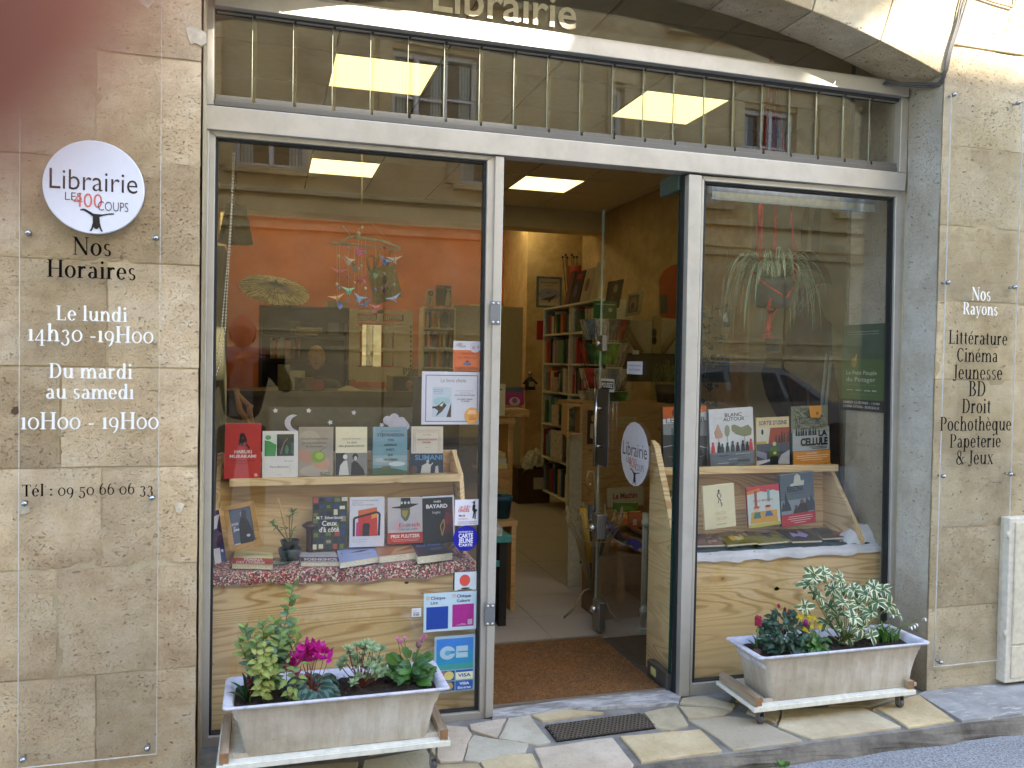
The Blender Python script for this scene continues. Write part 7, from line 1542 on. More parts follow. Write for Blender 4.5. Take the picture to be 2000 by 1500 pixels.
for x_, y_, c_ in ((662,534,'#a85a62'),(681,512,'#c9b8a5'),(701,494,'#c05a9a'),(693,524,'#59635f'),(659,585,'#c99a6a'),(664,597,'#5a78c9'),(681,570,'#8fc0a8'),(701,585,'#7f9fd0'),(709,548,'#b5565e'),(733,537,'#5f8a6a'),(751,512,'#5f8fe0'),(771,510,'#c9b8a5'),(750,566,'#5a3a3a'),(733,604,'#b05560'),(771,586,'#9aa8d8'),(714,597,'#4a5a8a')):
    crane(at(x_, y_, Ym-.005), .040, c_, rnd(0, 6.28))
mb = MB()
mb = MB()
for x_, y_, c_ in ((680,485,'#8f88c9'),(750,484,'#a85a8a'),(714,492,'#8fc0b0'),(662,500,'#c9c0a5'),(706,519,'#a9c0b0'),(701,525,'#c9a09a'),(750,534,'#c9c5b0'),(770,530,'#c98a8a'),(680,541,'#8f6aa0'),(692,552,'#c9a08a'),(658,555,'#c9c5a0'),(662,562,'#8fb0c0'),(714,563,'#d9cfae'),(733,566,'#6f88c9'),(770,556,'#b9c9b0'),(701,547,'#b04a5a'),(707,444,'#c9c0a5'),(700,457,'#c9bc95')):
    MB().ball(at(x_, y_, Ym), .006 if c_ != '#c9bc95' else .010, 6, 4, (1, 1, 1.2)).build('bead', flat(c_, .5), mo)
# desk, papers, open album, dried flowers behind the ledge
dk = thing('shop_desk', 'long dark wooden counter behind the left display', 'desk'); Yd = 3.9
a = at(590, 760, Yd); b = at(830, 760, Yd); zd = at(700, 764, Yd).z
MB().box(-.3, b.x+.3, Yd-.1, Yd+.8, zd-.04, zd).build('top', flat('#5a4a30', .45, grain=.1, gs=6), dk); MB().box(-.3, b.x+.28, Yd-.05, Yd-.02, 0, zd-.04).build('front_panel', flat('#51452e', .6, grain=.1, gs=6), dk)
MB().box(-.28, -.24, Yd+.7, Yd+.75, 0, zd-.04).box(b.x+.2, b.x+.24, Yd+.7, Yd+.75, 0, zd-.04).build('leg', flat('#51452e', .6), dk)
ab = thing('open_album', 'dark book open upright on the counter with a red flower portrait', 'book'); 
A, B_, C_, D_ = [at(*p, Yd+.15) for p in ((768,735),(825,733),(822,788),(767,789))]
MB().box(A.x, B_.x, Yd+.15, Yd+.17, zd+.001, A.z).build('cover', flat('#3c3826', .5), ab); draw(MB(), [('e', .45, .5, .3, .4, '#4a3a2a'), ('p', [(.4,.5),(.55,.85),(.7,.6),(.6,.2),(.45,.25)], '#9a6a50'), ('e', .55, .65, .08, .1, '#c9a58a'), ('e', .7, .1, .2, .1, '#b0604a')], Vector((A.x, Yd+.15, zd)), Vector((B_.x-A.x, 0, 0)), Vector((0, 0, A.z-zd)), Vector((0, -1, 0))).build('print', None, ab, fix=False)
MB().hexa([at(755, 733, Yd+.3), at(768, 735, Yd+.16), Vector((at(768, 735, Yd+.16).x, Yd+.16, zd+.001)), Vector((at(755, 733, Yd+.3).x, Yd+.3, zd+.001))], [v+Vector((.006, .006, 0)) for v in (at(755, 733, Yd+.3), at(768, 735, Yd+.16), Vector((at(768, 735, Yd+.16).x, Yd+.16, zd+.001)), Vector((at(755, 733, Yd+.3).x, Yd+.3, zd+.001)))]).build('page', flat('#c2b98e', .7), ab)
mb = MB(); q = at(690, 750, Yd+.1)
mb.grid(lambda u, v: Vector((q.x-.12+u*.26, Yd+.02+v*.2, zd+.003+.035*math.exp(-((u-.35)*4)**2)*v)), 10, 5)
mb.build('paper', flat('#d5cba6', .8), None, fix=False, label='curled sheet of paper lying on the counter', cat='paper')
df = thing('dried_flowers', 'bunch of dried cream flowers on the counter behind the open book', 'flowers', (at(800, 735, Yd+.4).x, Yd+.4, zd)); mb = MB(); st = MB(); c0 = at(802, 733, Yd+.4)
for i in range(70): mb.ball(c0+Vector((rnd(-.06, .06), rnd(-.04, .04), rnd(-.005, .06))), .009, 5, 3)
mb.build('blossoms', flat('#a89a66', .9, grain=.2), df, kind='stuff'); MB().lathe([(0, 0), (.05, 0), (.045, .1), (.03, .13), (0, .13)], (c0.x, Yd+.4, zd+.001), 14).build('vase', flat('#5f5236', .5), df)
# files and boxes on the counter at the left
for (x0_, x1_, y0_, y1_, col, lb, ct) in ((543,566,712,750,'#8f8a5a','upright green files in a holder on the counter','files'),(565,595,724,738,'#c9c090','stack of cream envelopes on the counter','envelopes'),(575,612,737,768,'#8a5a3a','red brown shoe box on the counter','box'),(611,632,744,761,'#b8433a','small red and white box beside the shop keeper','box')):
    a, b = at(x0_, y0_, Yd+.1), at(x1_, y1_, Yd+.1); MB().box(a.x, b.x, Yd+.06, Yd+.2, zd+.001, max(a.z, zd+.03)).build(ct.rstrip('s')+('_holder' if ct == 'files' else ''), flat(col, .7, grain=.1), label=lb, cat=ct)
# left edge cupboard by the window
MB().box(XLW+.003, at(437, 700, 1.6).x, 1.6, 1.95, 0, at(430, 480, 1.6).z).build('tall_cupboard', flat('#5f5a42', .8, grain=.06, gs=6), label='tall pale cupboard in the left corner behind the window', cat='cupboard')
# guitar-like wooden chair bits behind the red book
ck = thing('wooden_chair', 'light wooden chair back behind the red hardback', 'chair', (at(475, 800, 1.4).x, 1.4, 0)); 
for L in ([(462,760),(468,800),(490,830)], [(490,790),(487,800),(492,830)]): MB().tube([at(x_, y_, 1.4) for x_, y_ in L], .014, 8).build('back_post', flat('#a87a48', .5), ck)
MB().tube([at(464, 770, 1.4), at(489, 795, 1.4)], .012, 8).build('rail', flat('#a87a48', .5), ck)
MB().box(ck.location.x-.18, ck.location.x+.2, 1.35, 1.7, .42, .45).build('seat', flat('#a87a48', .5), ck)
for sx_ in (-.16, .17):
    for sy_ in (-.02, .27): MB().tube([(ck.location.x+sx_, 1.4+sy_, 0), (ck.location.x+sx_, 1.4+sy_, .42)], .015, 8).build('leg', flat('#a87a48', .5), ck)
# ---------------------------------------------------------------- seen through the doorway
mt = thing('door_mat', 'brown coir doormat filling the entrance', 'doormat', (1.2, .6, 0))
def coir():
    t = NT('coir'); v = t.coord(); n1 = t.noise(v, 90, 4, .8); n2 = t.noise(v, 4, 4, .7)
    c = t.ramp(n1, [(.3, '#4a3018'), (.52, '#86592c'), (.72, '#b98a4c')]); c = t.mix(t.math('MULTIPLY', t.ramp(n2, [(.4, 0.), (.65, 1.)]), .45), c, '#5b4a36')
    return t.bsdf(c, .95, normal=t.bump(n1, 1, .012))
CO = coir(); mc = [atz(*p, 0) for p in [(962,1386),(1292,1345),(1168,1247),(966,1266)]]
MB().hexa([Vector((.87, .29, -.02)), Vector((1.62, .29, -.02)), Vector((1.62, .975, -.02)), Vector((.84, .975, -.02))], [Vector((.87, .29, .008)), Vector((1.62, .29, .008)), Vector((1.62, .975, .008)), Vector((.84, .975, .008))]).build('mat', CO, mt)
mb = MB(); rq = random.Random(9)
for i in range(9000):
    x, y = rq.uniform(.87, 1.62), rq.uniform(.29, .972); l = rq.uniform(.004, .010); d = Vector((rq.uniform(-.6, .6), rq.uniform(-.6, .6), 1)).normalized()*l; q = Vector((x, y, .0075)); mb.add([q+Vector((-.0008, 0, 0)), q+Vector((.0008, 0, 0)), q+d], [(0, 1, 2)])
mb.build('coir_fibres', flat('#9a6c38', .9, grain=.3, gs=30), mt, fix=False, kind='stuff')
MB().box(.84, 1.64, .9765, .992, -.02, .012).box(.86, 1.64, .272, .288, -.02, .009).build('mat_frame', metal_mat('mat_well_trim', '#a8a095', .5, .3, .6), mt)
# door post foot to floor: side jamb infill
# long bookcase along the right side
pA = atx(1058, 602, 2.62); zsr = [atx(1060, y, 2.62).z for y in (930, 861, 810, 759, 717, 666, 602)]
yA = atx(1058, 800, 2.62).y; yB = atx(1172, 700, 2.62).y
zsr = sorted([.12, .45, .78, 1.09, 1.36, 1.64, atx(1066, 602, 2.62).z-.018])
bookcase('white_bookcase', 'tall white two column bookcase of children\'s books seen through the doorway', (2.62, yA, 0), -math.pi/2, yA-yB, .28, zsr, 'books in the tall bookcase by the doorway', 8, cols=2, where='the doorway bookcase', th=(.022, .06))
for (x0_, y0_, x1_, y1_, cc, lb) in ((1090,665,1100,712,'#5f8a5a','green picture book face out'),(1078,736,1089,758,'#b5a08a','picture book with a pale cover'),(1078,790,1090,808,'#c9b8a0','picture book with a round head'),(1076,838,1097,858,'#c9c0b0','white picture book face out')):
    a, b = atx(x0_, y0_, 2.60), atx(x1_, y1_, 2.60); zb_ = max(z for z in zsr if z < a.z)+.019
    MB().box(2.597, 2.61, min(a.y, b.y), max(a.y, b.y), zb_, a.z).build('picture_book', flat(cc, .5, grain=.15, gs=30), label=lb+' in the tall bookcase, '+('upper' if y0_ < 700 else 'middle' if y0_ < 780 else 'lower' if y0_ < 820 else 'bottom')+' shelf', cat='book')
ztop = zsr[-1]+.019
# things on top of that bookcase
def topbook(lab, ya_, yb2, h, col, pr):
    Y0 = atx(ya_, 600, 2.66).y; Y1 = atx(yb2, 600, 2.66).y; o = thing('book', lab, 'book', (2.66, (Y0+Y1)/2, ztop), (0, math.radians(12), 0)); ORG[o] = Vector(); hw = abs(Y0-Y1)/2
    MB().box(-.008, .008, -hw, hw, 0.003, h).build('cover', flat(col, .5, grain=.06), o); draw(MB(), pr, Vector((-.009, hw, 0.003)), Vector((0, -2*hw, 0)), Vector((0, 0, h-.003)), Vector((-1, 0, 0))).build('cover_print', None, o, fix=False)
topbook('dark comic with a red title standing on top of the tall bookcase', 1113, 1131, .30, '#23262e', [('r', .3, .75, .8, .9, '#a8302c'), ('e', .4, .4, .2, .2, '#4a5a70')])
topbook('pale book with a small portrait on top of the tall bookcase', 1133, 1150, .30, '#b5aa90', [('e', .5, .5, .25, .2, '#6d5a48')])
topbook('brown book standing at the left end of the tall bookcase top', 1103, 1111, .32, '#5a3e2a', [])
topbook('cream book at the right end of the tall bookcase top', 1152, 1164, .34, '#c2b898', [])
# framed dinosaur print
fp = thing('framed_poster', 'blue framed poster of a long legged dinosaur leaning on the bookcase end', 'picture'); Yf = yA+.05
P = [at(*p, Yf) for p in ((1049,539),(1098,540),(1097,602),(1049,600))]; xa_, xb_, za_, zb_ = P[0].x, P[1].x, (P[2].z+P[3].z)/2, P[0].z
for (a_, b_, c_, d_) in ((xa_, xb_, zb_-.02, zb_), (xa_, xb_, za_, za_+.02), (xa_, xa_+.02, za_+.02, zb_-.02), (xb_-.02, xb_, za_+.02, zb_-.02)): MB().box(a_, b_, Yf, Yf+.02, c_, d_).build('frame_side', flat('#5b6f7a', .4), fp)
draw(MB(), [('r', 0, 0, 1, 1, '#b9ab92'), T('EXTRAORDINAIRE', .1, .9, .82, .06, '#54483c', 's', .02), T('MUS\u00c9E', .3, .7, .72, .05, '#54483c'), ('e', .5, .42, .5, .22, '#8f8fa5'), ('p', [(.1,.2),(.4,.3),(.6,.34),(.85,.42),(.8,.34),(.6,.22),(.5,.1),(.46,.2)], '#4a4436'), ('p', [(.3,.5),(.5,.45),(.6,.55),(.5,.5)], '#4a4436'), ('r', 0, 0, 1, .1, '#c9bfa5')], Vector((xa_+.02, Yf+.008, za_+.02)), Vector((xb_-xa_-.04, 0, 0)), Vector((0, 0, zb_-za_-.04)), Vector((0, -1, 0))).build('poster', None, fp, fix=False)
# orange sleeve of sticks
tq = thing('stick_holder', 'tall orange red tube holding round headed sticks above the bookcase', 'container'); q = at(1112, 560, yA-.1)
MB().lathe([(0, 0), (.06, 0), (.065, .42), (.055, .42), (.05, .05), (0, .05)], (q.x+.05, yA-.1, ztop), 16).build('tube', flat('#a03c18', .7), tq)
for x_, y_ in ((1099,502),(1105,498),(1108,503),(1117,498),(1121,502),(1127,502)):
    p_ = at(x_, y_, yA-.1); s_ = MB().tube([Vector((q.x+.05+(p_.x-q.x-.05)*.6, yA-.1, ztop+.1)), p_], .004, 5).build('stick', flat('#3a2c1c', .6), tq); MB().ball(p_, .013, 7, 5).build('stick_head', flat('#2c2018', .6), s_)
# red sign and small picture on the stone
P = at(1049, 626, yA+.06); Q_ = at(1065, 664, yA+.06); rs = MB().box(P.x, Q_.x, yA+.06, yA+.075, Q_.z, P.z).build('red_sign', flat('#a01c1c', .5), label='narrow red vertical sign on the end of the tall bookcase', cat='sign')
P = at(1000, 658, 6.7); Q_ = at(1018, 750, 6.7); pt = thing('narrow_picture', 'narrow framed picture of a figure on the far stone pier', 'picture'); MB().box(P.x, Q_.x, 6.715, 6.73, Q_.z, P.z).build('frame', flat('#a5905c', .6), pt)
draw(MB(), [('r', .1, .05, .9, .95, '#b5a278'), ('p', [(.3,.5),(.4,.9),(.55,.92),(.7,.6),(.6,.45)], '#6d3a2a'), ('e', .5, .3, .1, .05, '#c9b890'), ('p', [(.3,.05),(.5,.25),(.7,.05)], '#4a5050')], Vector((P.x, 6.714, Q_.z)), Vector((Q_.x-P.x, 0, 0)), Vector((0, 0, P.z-Q_.z)), Vector((0, -1, 0))).build('print', None, pt, fix=False)
# white door frame of the back room
wd = thing('back_door', 'pale door frame of the back room beside the orange wall', 'door'); P = at(978, 596, 7.7); Q_ = at(994, 900, 7.7)
MB().box(P.x-.4, Q_.x, 7.74, 7.79, P.z-.08, P.z).box(Q_.x-.09, Q_.x, 7.74, 7.79, 0, P.z-.08).build('frame', flat('#a89c78', .7), wd); MB().box(P.x-.38, Q_.x-.09, 7.76, 7.79, 0, P.z-.08).build('leaf', flat('#54482c', .7), wd)
# witch doll hanging on the pier
dl_ = thing('hanging_doll', 'small black dressed doll with a white apron hanging on the pier', 'doll'); c_ = at(1035, 745, 6.6)
m_ = MB(); m_.lathe([(.07, -.10), (.055, -.02), (.03, .05), (.0, .06)], tuple(c_), 12).build('dress', flat('#1c1c22', .8), dl_); MB().ball(c_+Vector((0, 0, .09)), .03, 10, 7).build('head', flat('#8d7a5e', .8), dl_)
MB().box(c_.x-.03, c_.x+.03, c_.y-.07, c_.y-.06, c_.z-.06, c_.z+.0).build('apron', flat('#b5ad9a', .8), dl_); MB().tube([c_+Vector((-.03, 0, .03)), c_+Vector((-.085, -.02, -.03))], .014, 6).tube([c_+Vector((.03, 0, .03)), c_+Vector((.085, -.02, -.03))], .014, 6).build('arm', flat('#1c1c22', .8), dl_)
# book stand at the left of the doorway
bs_ = thing('book_stand', 'stepped pine book stand at the left side of the doorway', 'book stand'); Ys = 2.4
PN = pine_mat('stand_pine', 'x', '#c69c60', '#96683a', 2)
xx0 = at(940, 800, Ys).x; xx1 = at(1034, 800, Ys).x
z1_ = at(1000, 800, Ys).z; MB().box(xx0, xx1, Ys, Ys+.25, z1_-.05, z1_).build('upper_tray', PN, bs_, bevel=.002)
z2_ = at(980, 818, Ys-.1).z; MB().box(xx0, at(1005, 820, Ys-.1).x, Ys-.12, Ys-.002, z2_-.03, z2_).build('lower_tray', PN, bs_)
MB().box(at(993, 900, Ys).x, at(1003, 900, Ys).x+.0, Ys+.02, Ys+.26, 0, z1_-.05).build('side_panel', PN, bs_); MB().box(xx0, at(993, 900, Ys).x, Ys-.06, Ys+.22, at(980, 915, Ys).z-.02, at(980, 915, Ys).z).build('shelf', PN, bs_)
zz_ = at(980, 915, Ys).z; MB().box(xx0, at(992, 900, Ys).x, Ys-.05, Ys-.03, 0, zz_-.02).build('front_panel', PN, bs_)
book('cream novel standing at the left edge of the book stand', (960,748),(987,751),(986,812),(958,812), Ys-.08, .02, '#e0d8b0', [('r', .3, .8, .8, .84, '#8a8060'), ('r', .2, .5, .8, .505, '#a89f78'), ('r', .2, .4, .8, .405, '#a89f78'), ('r', .2, .3, .8, .305, '#a89f78')])
book('magenta book with a pale crown drawing on the book stand', (988,753),(1023,760),(1023,791),(987,791), Ys+.04, .03, '#a0206a', [('r', 0, .72, 1, 1, '#54585c'), ('e', .5, .2, .3, .25, '#c9a5b0'), ('e', .5, .25, .15, .15, '#8a5a70')])
for k, (cn, cc) in enumerate((('cream', '#d9cf9c'), ('white', '#dcd8c6'), ('pale yellow', '#d6c98f'))):
    MB().box(xx0, at(988-k*2, 890, Ys).x, Ys-.04, Ys+.1, zz_+.001+k*.036, zz_+.035+k*.036).build('paper_block', flat(cc, .8), label='%s thick book of the pile inside the book stand' % cn, cat='book')
po = thing('flower_pot', 'blue pot with a small seedling on a low wooden stool', 'potted plant'); q = at(983, 1010, 1.6); R1 = .055; zst = at(983, 1011, 1.6).z
MB().lathe([(0, 0), (R1*.8, 0), (R1, .10), (R1*1.1, .10), (R1*1.1, .125), (R1*.95, .125), (R1*.9, .09), (0, .09)], (q.x-.01, 1.6, zst), 20).build('pot', flat('#1d4a60', .5), po); st = MB()
for k in range(7): a = k*.9; put_leaf(il, po, Vector((q.x-.01, 1.6, zst+.12+k*.008)), (math.cos(a), math.sin(a), .4), 0, 1.1)
sl = thing('low_stool', 'low natural wood stool carrying the blue pot', 'stool'); a, b = at(940, 1015, 1.6), at(1001, 1015, 1.6)
MB().box(a.x, b.x, 1.5, 1.75, zst-.03, zst-.0005).build('seat', PN, sl); MB().box(b.x-.03, b.x-.005, 1.51, 1.74, 0, zst-.03).build('leg', PN, sl); MB().box(a.x+.0, a.x+.03, 1.51, 1.74, 0, zst-.03).build('leg', PN, sl)
ts = thing('step_stool', 'small black and turquoise stool beside the door post', 'stool'); a, b = at(940, 1050, 1.3), at(995, 1050, 1.3); zs2 = at(970, 1045, 1.3).z
MB().box(a.x, b.x, 1.25, 1.45, zs2-.03, zs2).build('seat', flat('#3f8a80', .5), ts); MB().box(b.x-.06, b.x-.02, 1.27, 1.43, 0, zs2-.03).build('leg', BLACK, ts); MB().box(a.x+.02, a.x+.05, 1.27, 1.43, 0, zs2-.03).build('leg', BLACK, ts); MB().box(a.x, b.x-.06, 1.27, 1.29, zs2-.16, zs2-.13).build('rung', flat('#3f8a80', .5), ts)
MB().box(a.x, at(978, 1040, 1.3).x, 1.27, 1.42, zs2+.0005, zs2+.05).build('magazine_pile', flat('#b5ada0', .7, grain=.2), label='pile of pale magazines on the turquoise stool', cat='magazines')
# cardboard box with bubble wrap far back
cb = thing('cardboard_box', 'brown cardboard box overflowing with bubble wrap at the back of the shop', 'box'); Yc3 = 4.9; a, b = at(1012, 950, Yc3), at(1074, 950, Yc3)
MB().box(a.x, b.x, Yc3, Yc3+.35, .0, at(1040, 915, Yc3).z).build('box', flat('#54381f', .8), cb); a2, b2 = at(1042, 933, Yc3), at(1067, 955, Yc3); MB().box(a2.x, b2.x, Yc3-.003, Yc3-.001, b2.z, a2.z).build('white_label', flat('#b9b4a5', .7), cb)
mb = MB(); mb.grid(lambda u, v: Vector((a.x+.04+u*(b.x-a.x-.02)+.05*v, Yc3-.02+v*.3, at(1040, 925, Yc3).z+.22*math.sin(v*2.6+.3)*math.sin(u*2.9+.1)**.5+noise.noise(Vector((u*9, v*9, 2)))*.05)), 30, 20)
mb.build('bubble_wrap', flat('#a9a28e', .25, spec=.9, grain=.25, gs=70), cb, fix=False)
# postcard carousel
pk = thing('postcard_rack', 'black wire postcard rack hung with rows of cards behind the door glass', 'postcard rack'); cx_, cy_ = at(1180, 700, 2.3).x, 2.3
WR = flat('#1c1c1a', .4, .6); MB().tube([(cx_, cy_, .0), (cx_, cy_, at(1180, 612, cy_).z)], .012, 8).build('pole', WR, pk)
for i in range(3):
    a = i*2.09; MB().tube([(cx_, cy_, .05), (cx_+math.cos(a)*.2, cy_+math.sin(a)*.2, .01)], .01, 6).build('foot', WR, pk)
cc_ = ['#b5b0a5', '#7ea843', '#b54a3a', '#6a7f95', '#c9c4b5', '#3f5a3a', '#d0cdc2', '#a83f3c', '#4f9a4a', '#8f8a80']
for r_ in range(4):
    z_ = at(1180, [665, 712, 759, 803][r_], cy_).z
    for k in range(7):
        a = -math.pi/2+(k-3)*.52; d = Vector((math.cos(a), math.sin(a), 0)); s_ = Vector((-d.y, d.x, 0)); base = Vector((cx_, cy_, z_))+d*.125; h_ = .135
        ring = [base-s_*.045, base+s_*.045, base+s_*.045+Vector((0, 0, h_))+d*.04, base-s_*.045+Vector((0, 0, h_))+d*.04]
        MB().hexa(ring, [v-d*.002 for v in ring]).build('postcard', flat(cc_[(k*3+r_*2) % 10], .4, grain=.3, gs=25), pk)
        MB().tube([base-s_*.05+d*.02, base-s_*.05+Vector((0, 0, -.01)), base+s_*.05+Vector((0, 0, -.01)), base+s_*.05+d*.02], .002, 4).tube([base+d*.012+Vector((0, 0, -.01)), base+d*.03+Vector((0, 0, .06))], .002, 4).build('wire_pocket', WR, pk)
gs_ = MB().box(at(1160, 590, 2.2).x, at(1205, 590, 2.2).x, 2.2, 2.205, at(1180, 622, 2.2).z, at(1180, 588, 2.2).z).build('header_card', flat('#3f7a3c', .5), pk); draw(MB(), [('r', .08, .78, .92, .84, '#c9c5a5'), ('e', .72, .5, .09, .12, '#b9c9a5')], Vector((at(1160, 590, 2.2).x, 2.2, at(1180, 622, 2.2).z)), Vector((at(1205, 590, 2.2).x-at(1160, 590, 2.2).x, 0, 0)), Vector((0, 0, at(1180, 588, 2.2).z-at(1180, 622, 2.2).z)), Vector((0, -1, 0))).build('header_print', None, gs_, fix=False)
# pine cabinet with post, child photo and wooden boxes on the right
cbn = thing('pine_cabinet', 'pine cabinet with a white corner post behind the umbrella stand', 'cabinet'); Yq = 1.95
PN2 = pine_mat('cabinet_pine', 'x', '#b78f55', '#8a6033', 1.5)
a, b = at(1137, 800, Yq), at(1420, 800, Yq); zt3 = at(1150, 786, Yq).z; MB().box(a.x, b.x, Yq, Yq+.03, .2, zt3).build('front_panel', PN2, cbn); MB().box(a.x-.02, b.x, Yq+.03, Yq+.4, zt3-.03, zt3).build('top', PN2, cbn)
p0_, p1_ = at(1113, 900, Yq-.03), at(1137, 900, Yq-.03); MB().box(p0_.x, p1_.x, Yq-.03, Yq+.0, 0.0, zt3-.06).build('corner_post', flat('#b0a88c', .7), cbn)
hb = thing('wooden_pigeonhole', 'small open wooden box of cards fixed to the cabinet corner', 'box'); a, b = at(1109, 790, Yq-.14), at(1136, 850, Yq-.14)
MB().box(a.x, b.x, Yq-.14, Yq-.03, a.z-.012, a.z).box(a.x, b.x, Yq-.14, Yq-.03, b.z, b.z+.012).build('shelf', PN, hb); MB().box(a.x, a.x+.01, Yq-.14, Yq-.03, b.z+.012, a.z-.012).box(b.x-.01, b.x, Yq-.14, Yq-.03, b.z+.012, a.z-.012).build('side', PN, hb); MB().box(a.x+.012, b.x-.012, Yq-.05, Yq-.045, b.z+.014, a.z-.03).build('card', flat('#6d6a4a', .6, grain=.3, gs=30), hb)
sheet('child_photo', 'old photo of a child pinned on the cabinet', 'photo', (1147,801),(1165,801),(1165,868),(1147,867), Yq-.002, [('r', 0, 0, 1, 1, '#3a2c1c'), ('e', .6, .8, .28, .13, '#2a1c14'), ('e', .6, .76, .2, .1, '#b08a68'), ('p', [(.3,.2),(.35,.6),(.9,.6),(.95,.1)], '#b59f7c')], '#3a2c1c')
sheet('paper_notice', 'cream paper notice reading Album pinned on the cabinet', 'notice', (1205,815),(1243,813),(1243,833),(1205,834), Yq-.002, [T('ALBUM', .35, .85, .55, .25, '#8f7f5a'), T('tout petits', .1, .8, .15, .2, '#8f7f5a')], '#b9a97a')
# white braced shelf high behind the door glass
wsf = thing('braced_shelf', 'white shelf with crossed wooden braces behind the door glass', 'shelf'); Yw = 2.7
a, b = at(1218, 625, Yw), at(1420, 640, Yw); MB().box(a.x, b.x, Yw, Yw+.03, at(1250, 690, Yw).z, a.z).build('back_board', flat('#b8ae8c', .7), wsf); MB().box(at(1273, 650, Yw).x, at(1288, 650, Yw).x, Yw-.03, Yw-.002, at(1280, 765, Yw).z, at(1280, 618, Yw).z).build('post', flat('#a08d5c', .7), wsf)
for L in ([(1220,640),(1252,690)], [(1292,688),(1326,642)]):
    p, q = at(*L[0], Yw-.02), at(*L[1], Yw-.02); MB().tube([p, q], .028, 4).build('brace', flat('#8d7548', .7), wsf)
for z_ in (650, 665): MB().lathe([(0, 0), (.02, 0)], (at(1278, z_, Yw-.033).x, Yw-.033, at(1278, z_, Yw-.033).z), 10, 'y', sy=1.6).build('knot', flat('#3a2a1a', .8), wsf)
MB().box(a.x-.02, b.x, Yw-.25, Yw+.0, at(1250, 786, Yw).z-.05, at(1250, 786, Yw).z-.02).build('lower_board', PN2, wsf)
MB().box(a.x, b.x, Yw-.05, Yw, at(1250, 745, Yw).z, at(1250, 690, Yw).z).build('dark_case', flat('#2c3029', .6), wsf)
# leaning box book and pictures on it
bx = thing('boxed_book', 'large boxed book with a photo cover leaning on the right wall shelf', 'book'); P = [at(*p, 2.6) for p in ((1225,575),(1257,566),(1249,612),(1221,617))]
MB().hexa(P, [v+Vector((.05, .1, 0)) for v in P]).build('case', flat('#a89a70', .6), bx); draw(MB(), [('r', .14, .1, .86, .92, '#5d5240'), ('e', .5, .5, .25, .3, '#8a7a60'), ('e', .45, .4, .12, .16, '#3a3020')], P[3], P[2]-P[3], P[0]-P[3], Vector((0, -1, 0))).build('photo', None, bx, fix=False)
bx = thing('leaning_art_book', 'dark brown art book leaning behind the green postcard header', 'book'); P = [at(*p, 2.9) for p in ((1188,550),(1218,545),(1208,600),(1180,605))]
MB().hexa(P, [v+Vector((.03, .06, 0)) for v in P]).build('cover', flat('#3d2a1c', .6), bx); draw(MB(), [('e', .6, .7, .15, .15, '#8a7a5c'), ('l', [(.4,.3),(.5,.45)], .03, '#8a7a5c')], P[3], P[2]-P[3], P[0]-P[3], Vector((0, -1, 0))).build('cover_print', None, bx, fix=False)
# orange rounded poster board high on the right
P = [at(*p, 2.9) for p in ((1290,620),(1290,545),(1298,528),(1312,518),(1345,512),(1345,625))]; MB().prism(P, (0, .02, 0)).build('orange_panel', flat('#a84812', .7), label='orange round topped panel high behind the door edge', cat='panel')
simple_book('dark booklet standing before the orange round topped panel', (1291,575),(1304,577),(1306,612),(1292,613), 2.8, '#4a463a', [])
# small potted grass and ornaments
gp2 = thing('grass_plant', 'bushy grass like plant behind the door edge', 'potted plant', tuple(at(1300, 760, 1.9))); c2 = at(1303, 745, 2.0)
MB().lathe([(0, 0), (.06, 0), (.08, .12), (.07, .12), (0, .1)], (c2.x, 2.0, c2.z-.14), 16).build('pot', flat('#3a3026', .6), gp2)
spider(gp2, Vector((c2.x, 2.0, 0)), c2.z, 46, .13, .08, .34, flat('#5f6d34', .6, grain=.2), .008)
# dark leafy plant and glass holder at the left of the right window
vp_ = thing('trailing_plant', 'dark trailing plant at the left side of the right window', 'houseplant', tuple(at(1390, 650, 1.2))); vl = leaf_mesh('leaf', .05, .04, .2, .4, leafmat('trailing_leaf', '#2c3a22', '#44522f'), 4, .6); st = MB()
path = [at(x_, y_, 1.2) for x_, y_ in ((1392,595),(1385,640),(1382,690),(1376,740),(1380,800))]; st.tube(path, .003, 5)
for i in range(70):
    u = random.random()*3.999; p_ = path[int(u)].lerp(path[int(u)+1], u-int(u))+Vector((rnd(-.05, .07), rnd(-.04, .04), rnd(-.02, .02))); a = rnd(0, 6.28); put_leaf(vl, vp_, p_, (math.cos(a), math.sin(a), rnd(-.8, .1)), rnd(-.6, .6), rnd(.5, 1.1))
st.build('stem', STEMB, vp_)
c3 = at(1417, 620, 1.0); ho = thing('hanging_candle_glass', 'small silver cup hanging in string at the left of the right window', 'ornament', tuple(c3))
MB().lathe([(0, -.05), (.028, -.05), (.034, .04), (.031, .04), (.025, -.045), (0, -.045)], tuple(c3), 16).build('cup', metal_mat('tin_cup', '#b5b0a0', .25, .1, .9), ho)
st = MB()
for k in range(4): a = k*1.57+.4; st.tube([c3+Vector((0, 0, .35)), c3+Vector((math.cos(a)*.035, math.sin(a)*.035, .04)), c3+Vector((math.cos(a)*.032, math.sin(a)*.032, -.05)), c3+Vector((0, 0, -.14)), c3+Vector((0, 0, -.22))], .002, 4)
st.build('string', flat('#a89a72', .8), ho)
